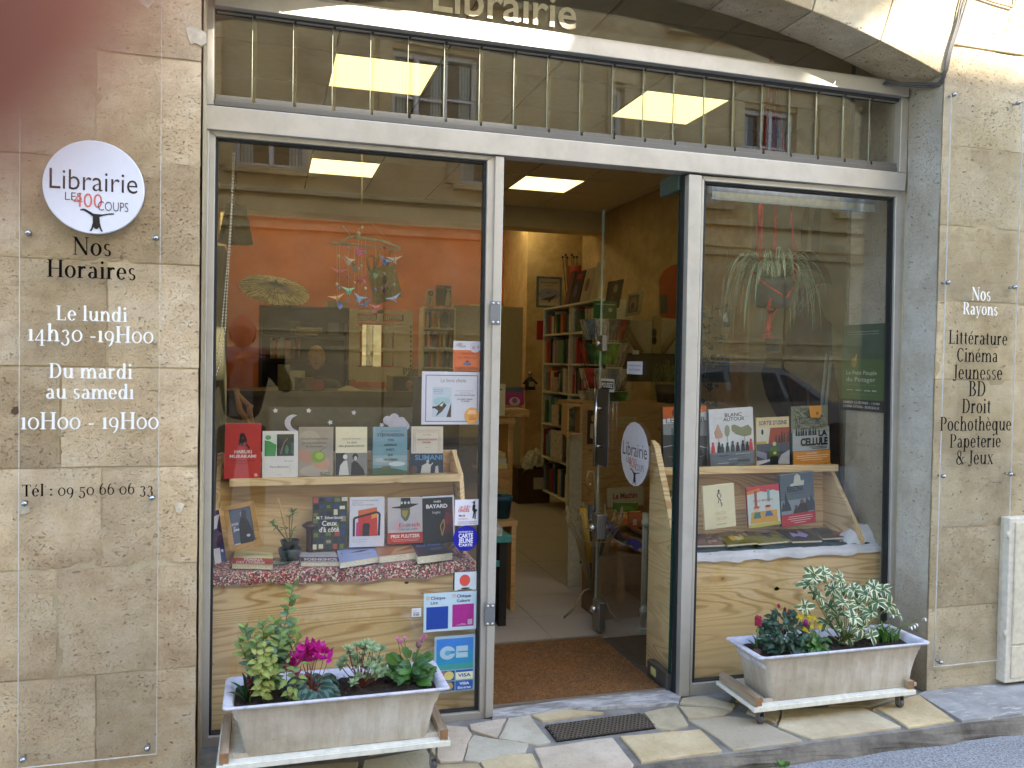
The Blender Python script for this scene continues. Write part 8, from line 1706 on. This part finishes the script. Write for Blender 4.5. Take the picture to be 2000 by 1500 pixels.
# painted animal mural banner, heron-like beak and beard, behind the hanging plant
mu = thing('painted_banner', 'painted board of a brown bearded beast with long ears behind the hanging plant', 'mural'); Ymu = 1.55
Aq, Bq, Cq, Dq = at(1472, 330, Ymu), at(1668, 345, Ymu), at(1668, 1010, Ymu), at(1472, 1010, Ymu)
MB().box(Aq.x, Bq.x, Ymu, Ymu+.03, Cq.z, Aq.z).build('board', flat('#b3a47a', .8, grain=.08, gs=4), mu)
BR = flat('#6a4c2e', .8, grain=.12, gs=9); BR2 = flat('#54432c', .8, grain=.15, gs=12)
def mp(pts, dz, m, nm): MB().prism([at(x_, y_, Ymu-dz) for x_, y_ in pts], (0, .0012, 0)).build(nm, m, mu)
mp([(1572,405),(1582,405),(1580,440),(1575,490),(1565,490),(1564,445)], .002, BR, 'ear'); mp([(1593,405),(1604,408),(1602,450),(1598,500),(1583,500),(1586,440)], .003, BR, 'ear')
mp([(1566,485),(1600,497),(1612,520),(1622,540),(1625,556),(1610,552),(1590,556),(1600,590),(1612,620),(1624,632),(1626,700),(1640,780),(1640,1000),(1560,1000),(1540,900),(1528,780),(1530,700),(1536,655),(1552,610),(1562,560),(1556,520)], .004, BR, 'body')
mp([(1500,690),(1525,688),(1532,720),(1545,775),(1575,850),(1590,900),(1560,880),(1520,820),(1495,770),(1487,730)], .006, BR2, 'limb')
mp([(1496,672),(1522,672),(1522,686),(1497,686)], .008, flat('#23241f', .7), 'cuff'); mp([(1494,660),(1526,662),(1526,669),(1494,668)], .008, flat('#3a3c34', .7), 'cuff')
mb = MB()
for k in range(22): p_ = at(1600-k*1.2, 558+k*.6, Ymu-.007); q_ = at(1585-k*1.0-rnd(0, 14), 590+k*1.2, Ymu-.007); mb.tube([p_, q_], .0035, 3)
mb.build('beard', flat('#a3926c', .8), mu); mp([(1601,518),(1604,517),(1606,523),(1603,526)], .006, flat('#2a2018', .5), 'eye')
mp([(1593,497),(1604,495),(1610,510),(1596,512)], .008, flat('#b3a67e', .8), 'collar')
# grey tubes leaning at the pier
for k, (lb, L) in enumerate((('left of two grey tubes leaning against the side pier', [(1598,860),(1615,690)]), ('right of two grey tubes leaning against the side pier', [(1606,862),(1624,692)]))):
    MB().tube([at(*L[0], .75), at(*L[1], .78)], .008, 8).build('grey_tube', flat('#7f857e', .4), label=lb, cat='tube', group='grey tubes leaning on the pier')
MB().tube([Vector((XR+.015, .585, .0)), Vector((XR+.015, .585, 3.0))], .018, 10).build('pipe', flat('#6f6a58', .5), label='vertical grey pipe running up the inner corner of the right pier', cat='pipe')
q = at(1580, 760, .95); MB().tube([at(1578, 840, 1.0), at(1580, 800, 1.0), at(1579, 755, 1.0)], [.010, .009, .013], 8).build('wooden_rod', flat('#4a2a1a', .5), label='dark wooden rod standing behind the comic La Cellule', cat='rod')
# umbrella stand
us = thing('umbrella_stand', 'wire umbrella stand shaped like an upturned umbrella in the doorway', 'umbrella stand'); ux, uy = 1.72, 1.33; BRS = metal_mat('aged_brass', '#a3926a', .5, .3, .4)
zlo = at(1155, 1152, uy).z; zhi = at(1140, 1002, uy).z; NR2 = 16
mb = MB(); rimp = []
for k in range(NR2):
    a = 2*math.pi*k/NR2; f = 1+.0; top_z = zhi+(.03 if k % 2 == 0 else 0)
    pts_ = [Vector((ux+math.cos(a)*r, uy+math.sin(a)*r, z)) for r, z in ((.012, zlo), (.05, zlo+.12), (.095, zlo+.28), (.135, zhi-.08), (.165, top_z))]
    MB().tube(pts_, .0040, 5).build('rib', BRS, us); rimp.append(pts_[-1])
for k in range(NR2):
    a, b = rimp[k], rimp[(k+1) % NR2]; m1_ = (a+b)/2-Vector((0, 0, .035)); mb.tube([a, m1_+(Vector((ux, uy, m1_.z))-m1_)*.02, b], .0032, 4)
for rz, rr2 in ((zlo+.28, .095), (zhi-.06, .138)): mb.tube([Vector((ux+math.cos(2*math.pi*k/24)*rr2, uy+math.sin(2*math.pi*k/24)*rr2, rz)) for k in range(25)], .0032, 4)
mb.build('rings', BRS, us)
for k in range(3): a = 2*math.pi*k/3-.9-.05; d = Vector((math.cos(a), math.sin(a), 0)); MB().tube([Vector((ux, uy, zlo+.01)), Vector((ux, uy, zlo-.0))+d*.05+Vector((0, 0, .0)), Vector((ux, uy, zlo*.6))+d*.10, Vector((ux, uy, .05))+d*.115, Vector((ux, uy, .006))+d*.17], .006, 7).build('leg', BRS, us)
MB().tube([Vector((ux+.05, uy+.1, zhi-.1)), at(1163, 980, uy), at(1161, 940, uy), at(1158, 922, uy), at(1150, 921, uy), at(1146, 935, uy), at(1150, 948, uy), at(1155, 945, uy)], .007, 7).build('curved_handle', BRS, us)
um = MB().tube([Vector((ux-.02, uy, zlo+.15)), Vector((ux-.05, uy+.04, zhi+.02))], [.018, .024], 8).build('umbrella', flat('#a5801c', .7), label='folded yellow umbrella in the wire stand', cat='umbrella')
MB().tube([Vector((ux+.03, uy-.03, zlo+.12)), Vector((ux+.05, uy-.02, zhi-.02))], [.012, .028], 8).build('umbrella', flat('#1c1c24', .7), label='folded black umbrella in the wire stand', cat='umbrella')
MB().tube([Vector((ux+.0, uy+.05, zlo+.25)), Vector((ux+.02, uy+.07, zhi+.03))], [.012, .03], 8).build('umbrella', flat('#59605f', .6), label='folded grey umbrella in the wire stand', cat='umbrella')
# book crates and cardboard box behind the door glass
cr = thing('book_crate', 'wooden crate of books on the floor behind the door glass', 'crate'); Yr = 1.55; a, b = at(1200, 1060, Yr), at(1420, 1060, Yr); zc0, zc1 = at(1230, 1150, Yr).z, at(1230, 1066, Yr).z
a = at(1196, 1060, Yr); MB().box(a.x, a.x+.55, Yr, Yr+.015, zc0, zc1).box(a.x, a.x+.55, Yr+.4, Yr+.415, zc0, zc1+.05).build('long_side', flat('#a99a76', .7), cr); MB().box(a.x, a.x+.015, Yr+.016, Yr+.399, zc0, zc1+.02).box(a.x+.535, a.x+.55, Yr+.016, Yr+.399, zc0, zc1+.02).build('short_side', flat('#a99a76', .7), cr); MB().box(a.x+.016, a.x+.53, Yr+.016, Yr+.39, zc0, zc0+.02).build('bottom', flat('#a99a76', .7), cr)
x = a.x+.03; nb = 0; rr3 = random.Random(6)
while x < a.x+.5:
    nb += 1; t = rr3.uniform(.014, .03); cn, ch_ = rr3.choice(BCOL); MB().box(x, x+t-.002, Yr+.03, Yr+.34, zc0+.021, zc1+rr3.uniform(-.02, .04)).build('book', flat(ch_, .6, grain=.08), None, label=cn+' book, '+ORDN(nb)+' from the left in the crate behind the door glass', cat='book', group='books filed in the crate'); x += t
kb = thing('cardboard_box', 'printed brown cardboard box on the floor behind the door glass', 'box'); Yk2 = 1.25; a, b = at(1170, 1110, Yk2), at(1252, 1110, Yk2); zk = at(1200, 1085, Yk2).z
MB().box(a.x, b.x+.03, Yk2, Yk2+.25, .0, zk*.98).build('box', flat('#7b6448', .85, grain=.06), kb); draw(MB(), [T('fruit\u00e9lite', .3, .95, .42, .14, '#5d4a35', 's', .02), ('e', .16, .48, .07, .12, '#5d4a35'), ('e', .16, .48, .05, .09, '#7b6448')], Vector((a.x, Yk2, 0)), Vector((b.x-a.x, 0, 0)), Vector((0, 0, zk)), Vector((0, -1, 0))).build('print', None, kb, fix=False)
mb = MB(); q = at(1200, 1085, Yk2+.05)
mb.grid(lambda u, v: Vector((q.x-.03+u*.20, Yk2+.01+v*.2, zk+.02+.10*math.exp(-((u-.15)*3.2)**2)+.03*math.sin(v*3)+noise.noise(Vector((u*8, v*8, 4)))*.022)), 22, 14)
mb.build('blue_cloth', flat('#1a1f7a', .7, grain=.2), None, fix=False, label='crumpled bright blue cloth on the cardboard box', cat='cloth')
book('white picture book lettered Le Machin behind the crate', (1187,953),(1257,951),(1258,985),(1187,992), 1.9, .012, '#c9bd9a', [T('Le Machin', .15, .82, .42, .3, '#9a2a22', 's', .03)])
book('green and brown picture book lying before Le Machin', (1202,980),(1245,984),(1245,1002),(1200,1000), 1.75, .03, '#5f8a32', [('e', .5, .5, .3, .2, '#8a9a3a')]); book('yellow and red cartoon book in the crate row', (1206,1002),(1228,1000),(1228,1025),(1205,1026), 1.62, .02, '#d69a2a', [('p', [(.1,.1),(.3,.6),(.9,.5),(.8,.1)], '#c93a1c')]); book('orange picture book beside the yellow cartoon book', (1229,1000),(1254,999),(1254,1030),(1229,1028), 1.60, .02, '#a8502a', [('r', .3, .1, .6, .5, '#c9c0a8')])
rad = thing('white_pole', 'white ribbed plastic pole beside the pine side board', 'pole'); a = at(1261, 1010, 1.0)
MB().tube([(a.x+.0, 1.0, .03), (a.x, 1.0, at(1261, 1002, 1.0).z)], .016, 10).tube([(a.x-.012, .99, .05), (a.x-.012, .99, at(1261, 1010, 1.0).z)], .006, 6).build('post', flat('#b9bdae', .4), rad)
for y_ in (1020, 1190): MB().lathe([(0, -.01), (.026, -.008), (.026, .01), (0, .01)], (a.x, .985, at(1261, y_, 1.0).z), 16, 'y').build('cap', flat('#c5c9ba', .4), rad)
MB().box(a.x-.03, a.x+.03, .97, 1.03, 0, .03).build('foot', flat('#b9bdae', .4), rad)
sheet('magazine_clipping', 'small white card fixed on the braced shelf', 'card', (1235,684),(1248,684),(1248,692),(1235,692), 2.6, [], '#d5d5dc')
# ================================================================== people and car
def skinned(name, joints, edges, parent, mat, sub=2, root=0, keep=None):
    """joints: name -> (position, radius); one continuous skinned surface"""
    names = list(joints); vs = [Vector(joints[k][0]) for k in names]; es = [(names.index(a), names.index(b)) for a, b in edges]
    me = bpy.data.meshes.new(name); me.from_pydata([tuple(v) for v in vs], es, []); o = bpy.data.objects.new(name, me); COL.objects.link(o)
    md = o.modifiers.new('skin', 'SKIN'); sv = me.skin_vertices[0].data
    for i, k in enumerate(names):
        r = joints[k][1]; sv[i].radius = (r, r) if not isinstance(r, tuple) else r; sv[i].use_root = (i == root)
    o.modifiers.new('sub', 'SUBSURF').levels = sub; o.modifiers['sub'].render_levels = sub
    dg = bpy.context.evaluated_depsgraph_get(); dg.update(); ev = o.evaluated_get(dg); m2 = bpy.data.meshes.new_from_object(ev); bpy.data.objects.remove(o)
    for p in m2.polygons: p.use_smooth = True
    m2.materials.clear(); m2.materials.append(mat)
    if parent is not None:
        off = ORG.get(parent, Vector())
        for v in m2.vertices: v.co -= off
    return link(name, m2, parent)
SKIN = flat('#b58468', .55, grain=.04); SKIN2 = flat('#c79a80', .55, grain=.04)
def head(parent, c, facing, size, skin, hair, bald=False, name='head'):
    """head with brow, nose, mouth, chin, ears and eyes; facing = angle of the gaze in the ground plane"""
    R_ = Matrix.Rotation(facing, 3, 'Z'); mb = MB(); nu, nv = 28, 20
    def f(u, v):
        a = u*2*math.pi; p = math.pi*v; x = math.sin(p)*math.cos(a); y = math.sin(p)*math.sin(a); z = -math.cos(p)
        q = Vector((x*.72, y*.88, z*1.05)); fr_ = max(0, -y)
        if z < -.1: q.x *= 1-.28*(-z-.1); q.y *= 1-.10*(-z)
        g = lambda cx, cz, w, h: math.exp(-((x-cx)/w)**2-((z-cz)/h)**2)*fr_
        q.y -= .20*g(0, -.10, .13, .16)+.10*g(0, .12, .09, .2)+.05*g(0, -.42, .22, .06)+.05*g(0, -.52, .2, .06)+.07*g(0, -.78, .25, .12)+.06*g(0, .30, .5, .07)
        q.y += .10*g(.28, .10, .14, .10)+.10*g(-.28, .10, .14, .10)+.03*g(0, -.47, .2, .02)
        return c+R_ @ (q*size)
    mb.grid(f, nu, nv); o = mb.build(name, skin, parent)
    e = MB()
    for s_ in (-1, 1): e.ball(c+R_ @ (Vector((s_*.26, -.735, .10))*size), size*.075, 8, 6)
    e.build('eye', flat('#ded9d2', .2), o)
    e = MB()
    for s_ in (-1, 1): e.ball(c+R_ @ (Vector((s_*.26, -.80, .10))*size), size*.03, 6, 5)
    e.build('pupil', flat('#1c1410', .2), o)
    e = MB()
    for s_ in (-1, 1): e.ball(c+R_ @ (Vector((s_*.73, .02, .0))*size), size*.17, 8, 6, (.35, .7, 1.2))
    e.build('ear', skin, o)
    MB().tube([c+R_ @ (Vector((x, -.80+abs(x)*.5, -.46))*size) for x in (-.2, -.1, 0, .1, .2)], size*.028, 5).build('mouth', flat('#8d4f44', .5), o)
    if hair is not None:
        h = MB(); z0 = .35 if not bald else -.1
        def g2(u, v):
            a = math.pi*(.02+.96*u) if not bald else math.pi*(.08+.84*u); top_ = 1.0 if not bald else .35; z = -.55+(top_+.55)*v
            r = math.sqrt(max(0, 1-(min(.999, abs(z)))**2)); w = 1.08+noise.noise(Vector((u*9, v*6, 2)))*.07
            return c+R_ @ (Vector((math.cos(a)*r*.74*w, math.sin(a)*r*.92*w+(-.25*v if not bald else 0), z*1.08))*size)
        h.grid(g2, 20, 10)
        if not bald:
            h.grid(lambda u, v: c+R_ @ (Vector((math.cos(math.pi*2*u)*.80*math.sin(v*1.35)*(1+noise.noise(Vector((u*8, v*5, 7)))*.08), math.sin(math.pi*2*u)*.92*math.sin(v*1.35)+.06, 1.16*math.cos(v*1.35)+.02))*size), 24, 8)
        h.build('hair', hair, o, fix=False)
    return o
def hand(parent, wrist, d, nrm, side, size, skin, curl=.5):
    """palm, four unequal bent fingers and a thumb, grown as one surface. d: wrist to knuckles, nrm: out of the back of the hand"""
    d = Vector(d).normalized(); nrm = Vector(nrm).normalized(); s_ = d.cross(nrm).normalized()*side; s = size/.18; W = Vector(wrist)
    J = {'w': (W, .026*s), 'p': (W+d*.045*s, (.036*s, .020*s))}; E_ = [('w', 'p')]
    for i, (off, ln, r) in enumerate(((-.030, .068, .0088), (-.010, .076, .0092), (.010, .071, .0088), (.029, .056, .0078))):
        k = W+d*.088*s+s_*off*s; J['k%d' % i] = (k, .0115*s); E_.append(('p', 'k%d' % i)); dd = d.copy(); p = k
        for j, fr_ in enumerate((.45, .32, .23)):
            dd = (dd*math.cos(curl*.8)-nrm*math.sin(curl*.8)).normalized() if j or curl > .3 else dd; p = p+dd*ln*fr_*s; J['f%d%d' % (i, j)] = (p, r*s*(1-.1*j)); E_.append((('k%d' % i) if j == 0 else 'f%d%d' % (i, j-1), 'f%d%d' % (i, j)))
    t0 = W+d*.02*s-s_*.028*s; J['t0'] = (t0, .014*s); E_.append(('p', 't0')); td = (d*.7-s_*.7-nrm*.3).normalized(); t1 = t0+td*.034*s; t2 = t1+(td*.6+d*.5-nrm*.3).normalized()*.028*s; J['t1'] = (t1, .0115*s); J['t2'] = (t2, .009*s); E_ += [('t0', 't1'), ('t1', 't2')]
    return skinned('hand', J, E_, parent, skin, 1)
# ---- photographer, standing in the road; his reflection is in the left pane
ph = thing('person', 'bald man in dark jacket and checked scarf photographing, reflected in the left pane', 'person', (-.16, -3.35, ROADZ)); gz = ROADZ
JK = flat('#15130f', .8, grain=.15); TR_ = flat('#1c1d26', .85)
B = Vector((-.17, -3.30, gz)); v_ = lambda x, y, z: B+Vector((x, y, z))
J = {'pel': (v_(0, 0, .95), (.155, .11)), 'sp': (v_(0, .01, 1.12), (.155, .11)), 'ch': (v_(0, .0, 1.32), (.185, .125)), 'nk': (v_(0, .01, 1.46), (.09, .08)), 'shL': (v_(-.20, .0, 1.41), .075), 'elL': (v_(-.27, .13, 1.17), .058), 'wrL': (v_(-.06, .33, 1.40), .040), 'shR': (v_(.20, .0, 1.41), .075), 'elR': (v_(.33, .12, 1.20), .058), 'wrR': (v_(.24, .33, 1.42), .040),
     'hpL': (v_(-.10, 0, .86), .095), 'knL': (v_(-.12, .02, .50), .065), 'anL': (v_(-.13, -.02, .10), .048), 'hpR': (v_(.10, 0, .86), .095), 'knR': (v_(.12, .03, .50), .065), 'anR': (v_(.13, -.02, .10), .048)}
up_ = {k: J[k] for k in ('pel', 'sp', 'ch', 'nk', 'shL', 'elL', 'wrL', 'shR', 'elR', 'wrR')}
skinned('jacket', up_, [('pel', 'sp'), ('sp', 'ch'), ('ch', 'nk'), ('ch', 'shL'), ('shL', 'elL'), ('elL', 'wrL'), ('ch', 'shR'), ('shR', 'elR'), ('elR', 'wrR')], ph, JK)
lo_ = {k: J[k] for k in ('pel', 'hpL', 'knL', 'anL', 'hpR', 'knR', 'anR')}; skinned('trousers', lo_, [('pel', 'hpL'), ('hpL', 'knL'), ('knL', 'anL'), ('pel', 'hpR'), ('hpR', 'knR'), ('knR', 'anR')], ph, TR_)
for s_ in (-.13, .13): skinned('shoe', {'a': (v_(s_, -.04, .06), .045), 'b': (v_(s_, .06, .045), .045), 'c': (v_(s_, .15, .035), .035)}, [('a', 'b'), ('b', 'c')], ph, BLACK, 1)
head(ph, v_(0, .03, 1.63), math.pi, .125, SKIN, flat('#6d6a66', .9), bald=True)
MB().tube([v_(0, .0, 1.44), v_(0, .02, 1.56)], .058, 12).build('neck', SKIN, ph)
mb = MB(); hx = v_(0, .03, 1.63)
for s_ in (-1, 1): mb.tube([hx+Vector((s_*.033+math.cos(k*.524)*.022, .108, .012+math.sin(k*.524)*.018)) for k in range(13)], .0022, 4); mb.tube([hx+Vector((s_*.055, .105, .014)), hx+Vector((s_*.092, .0, .012))], .002, 4)
mb.tube([hx+Vector((-.012, .115, .014)), hx+Vector((.012, .115, .014))], .002, 4); mb.build('glasses', BLACK, ph)
def scarfm():
    t = NT('checked_scarf'); v = t.coord(scale=(38, 38, 38)); a = t.n('ShaderNodeTexWave'); t.l(v, a.inputs[0]); a.inputs['Scale'].default_value = 1.2; b = t.n('ShaderNodeTexWave', bands_direction='Z'); t.l(v, b.inputs[0]); b.inputs['Scale'].default_value = 1.2
    c = t.mix(t.ramp(a.outputs[1], [(.6, 0.), (.7, 1.)]), '#1c1c28', '#c9c9d0'); return t.bsdf(t.mix(t.ramp(b.outputs[1], [(.6, 0.), (.7, 1.)]), c, '#8a8a9c'), .9)
mb = MB(); 
for k in range(3): mb.tube([v_(.105*math.sin(a_*.5236)*(1+.05*k), .02+.10*math.cos(a_*.5236), 1.43+.025*k+.01*math.sin(a_*3)) for a_ in range(13)], .034, 8)
mb.grid(lambda u, v: v_(-.09+u*.17, .135+.02*math.sin(u*9), 1.42-v*.42), 10, 10); mb.build('scarf', scarfm(), ph, fix=False)
hand(ph, v_(-.05, .34, 1.41), (.55, .25, .35), (-.5, .6, .5), 1, .17, SKIN, .55)
hand(ph, v_(.235, .335, 1.43), (-.5, .22, .4), (.5, .7, .4), -1, .17, SKIN, .55)
pn = thing('phone', 'black phone held sideways by the man taking the photograph', 'phone', (.05, -2.918, 1.372))
MB().box(-.012, .135, -2.924, -2.916, 1.328, 1.40).build('body', flat('#121214', .2, spec=.8), pn, bevel=.003)
MB().box(-.009, .132, -2.9252, -2.9242, 1.331, 1.397).build('screen', flat('#2a2c30', .1, spec=.9), pn)
MB().lathe([(.006, 0), (.010, 0), (.010, .004), (.006, .004)], (0, -2.9158, 1.37), 16, 'y').lathe([(.0, 0), (.007, 0), (.007, .003), (.0, .003)], (.022, -2.9158, 1.385), 16, 'y').build('lens_ring', flat('#3a3b40', .2, .9), pn)
# fingertip that strays over the top left corner of the lens: part of the man's left hand, straight out of his palm
tip = CAMP+ray(-375, -325).normalized()*.0215; back_ = CAMP+ray(-900, -260).normalized()*.028
fm = NT('fingertip_skin').bsdf('#b46c54', .5); axis = (tip-back_).normalized(); mb = MB()
pts_ = [v_(-.02, .33, 1.44), back_-axis*.03-Vector((0, .012, 0)), back_, back_.lerp(tip, .5), tip, tip+axis*.0035, tip+axis*.0058]
mb.tube(pts_, [.0095, .0088, .0080, .0076, .0070, .0050, .0015], 16); mb.build('finger', fm, ph)
# ---- shop keeper behind the counter
sk_ = thing('person', 'blond shop keeper in dark clothes sitting behind the counter in the left window', 'person', (at(622, 740, 4.7).x, 4.7, 0)); q = at(618, 700, 4.7); B = Vector((q.x, 4.7, 0)); hz_ = q.z; SK = flat('#2b2c26', .85, grain=.25, gs=20)
o_ = lambda x, y, z: Vector((B.x+x, 4.7+y, hz_+z))
skinned('upper_body', {'p': (o_(0, .05, -.72), (.15, .11)), 's': (o_(0, .05, -.50), (.15, .10)), 'c': (o_(0, .02, -.30), (.17, .11)), 'n': (o_(0, 0, -.15), .055), 'l': (o_(-.17, 0, -.24), .06), 'le': (o_(-.22, -.12, -.46), .048), 'lw': (o_(-.08, -.30, -.45), .034), 'r': (o_(.17, 0, -.24), .06), 're': (o_(.23, -.1, -.46), .048), 'rw': (o_(.07, -.28, -.46), .034)},
        [('p', 's'), ('s', 'c'), ('c', 'n'), ('c', 'l'), ('l', 'le'), ('le', 'lw'), ('c', 'r'), ('r', 're'), ('re', 'rw')], sk_, SK)
skinned('legs', {'p': (o_(0, .08, -.74), (.15, .12)), 'a': (o_(-.1, .0, -.78), .085), 'ak': (o_(-.12, -.38, -.80), .06), 'af': (o_(-.12, -.36, -hz_+.05), .045), 'b': (o_(.1, .0, -.78), .085), 'bk': (o_(.12, -.38, -.80), .06), 'bf': (o_(.12, -.36, -hz_+.05), .045)}, [('p', 'a'), ('a', 'ak'), ('ak', 'af'), ('p', 'b'), ('b', 'bk'), ('bk', 'bf')], sk_, TR_)
head(sk_, o_(0, 0, 0), 0, .098, SKIN2, flat('#b5955c', .8, grain=.15))
hand(sk_, o_(-.07, -.31, -.45), (.5, -.5, .1), (0, -.3, .9), 1, .16, SKIN2, .5); hand(sk_, o_(.06, -.29, -.46), (-.5, -.5, .1), (0, -.3, .9), -1, .16, SKIN2, .5)
MB().box(B.x-.22, B.x+.22, 4.65, 5.05, 0, .44).build('stool', DW, label='dark box stool under the shop keeper', cat='stool')
# ---- car parked across the street, its roof reflected in the right pane
car = thing('parked_car', 'grey hatchback parked across the street, its roofline reflected in the right pane', 'car', (6.8, -8.0, ROADZ)); CP = NT('car_paint').bsdf('#77746e', .35, .2, spec=.7)
side = [(-2.05, .32), (-2.08, .62), (-1.98, .86), (-1.72, 1.22), (-1.45, 1.40), (-.9, 1.46), (0, 1.47), (.45, 1.42), (.85, 1.22), (1.20, .96), (1.75, .86), (2.0, .70), (2.06, .50), (2.03, .30), (1.6, .22), (-1.7, .22)]
mb = MB(); n = len(side)
def cp(i, y): x, z = side[i]; k = 1-.16*max(0, (z-.9)/.56)**1.2 if z > .9 else 1-.06*(abs(x)/2.08)**4; return Vector((6.8+x, -8.0+y*.86*k, ROADZ+z))
YS = [-1, -.92, -.6, 0, .6, .92, 1]
for y in YS:
    kk = 1 if abs(y) < .95 else .985
    for i in range(n): p = cp(i, y); mb.v.append(Vector(((p.x-6.8)*kk+6.8, p.y, (p.z-ROADZ-.7)*kk+.7+ROADZ)))
for j in range(len(YS)-1):
    for i in range(n): mb.f.append([j*n+i, j*n+(i+1) % n, (j+1)*n+(i+1) % n, (j+1)*n+i]); mb.m.append(0); mb.sm.append(True)
for j in (0, len(YS)-1): mb.f.append([j*n+i for i in range(n)]); mb.m.append(0); mb.sm.append(False)
mb.build('body', CP, car)
CG = flat('#2c2c2a', .3, spec=.25)
for s_ in (-1, 1):
    for poly in ([(-1.62, .95), (-1.40, 1.30), (-.55, 1.37), (-.5, .95)], [(-.42, .95), (-.46, 1.37), (.30, 1.36), (.42, .95)], [(.5, .95), (.38, 1.34), (.52, 1.31), (1.02, .97)]):
        pts_ = [Vector((6.8+x, -8+s_*.86*(1-.16*max(0, (z-.9)/.56)**1.2)+s_*.004, ROADZ+z)) for x, z in poly]; MB().prism(pts_, (0, -s_*.01, 0)).build('window', CG, car)
    for x in (-1.3, 1.35):
        w = MB().lathe([(.20, -.10), (.30, -.11), (.32, -.08), (.32, .08), (.30, .11), (.20, .10)], (6.8+x, -8+s_*.80, ROADZ+.32), 24, 'y').build('wheel', flat('#17171a', .8), car); MB().lathe([(0, -.09), (.19, -.10), (.20, .10), (0, .09)], (6.8+x, -8+s_*.80, ROADZ+.32), 16, 'y').build('rim', flat('#a5a8ac', .3, .8), w)
    MB().box(6.8+1.93, 6.8+2.065, -8+s_*.62-.14, -8+s_*.62+.14, ROADZ+.56, ROADZ+.70).build('headlight', flat('#d5dadd', .1, spec=1), car)
    MB().tube([(6.8-1.1, -8+s_*.62, ROADZ+1.50), (6.8+.3, -8+s_*.62, ROADZ+1.50)], .014, 6).build('roof_rail', flat('#b5b8ba', .3, .8), car)
pts_ = [Vector((6.8+x, -8+y, ROADZ+z)) for x, y, z in ((.5, -.66, 1.415), (1.22, -.74, .975), (1.22, .74, .975), (.5, .66, 1.415))]; MB().prism(pts_, (.008, 0, .01)).build('windscreen', CG, car)
print('objects', len(S.objects))
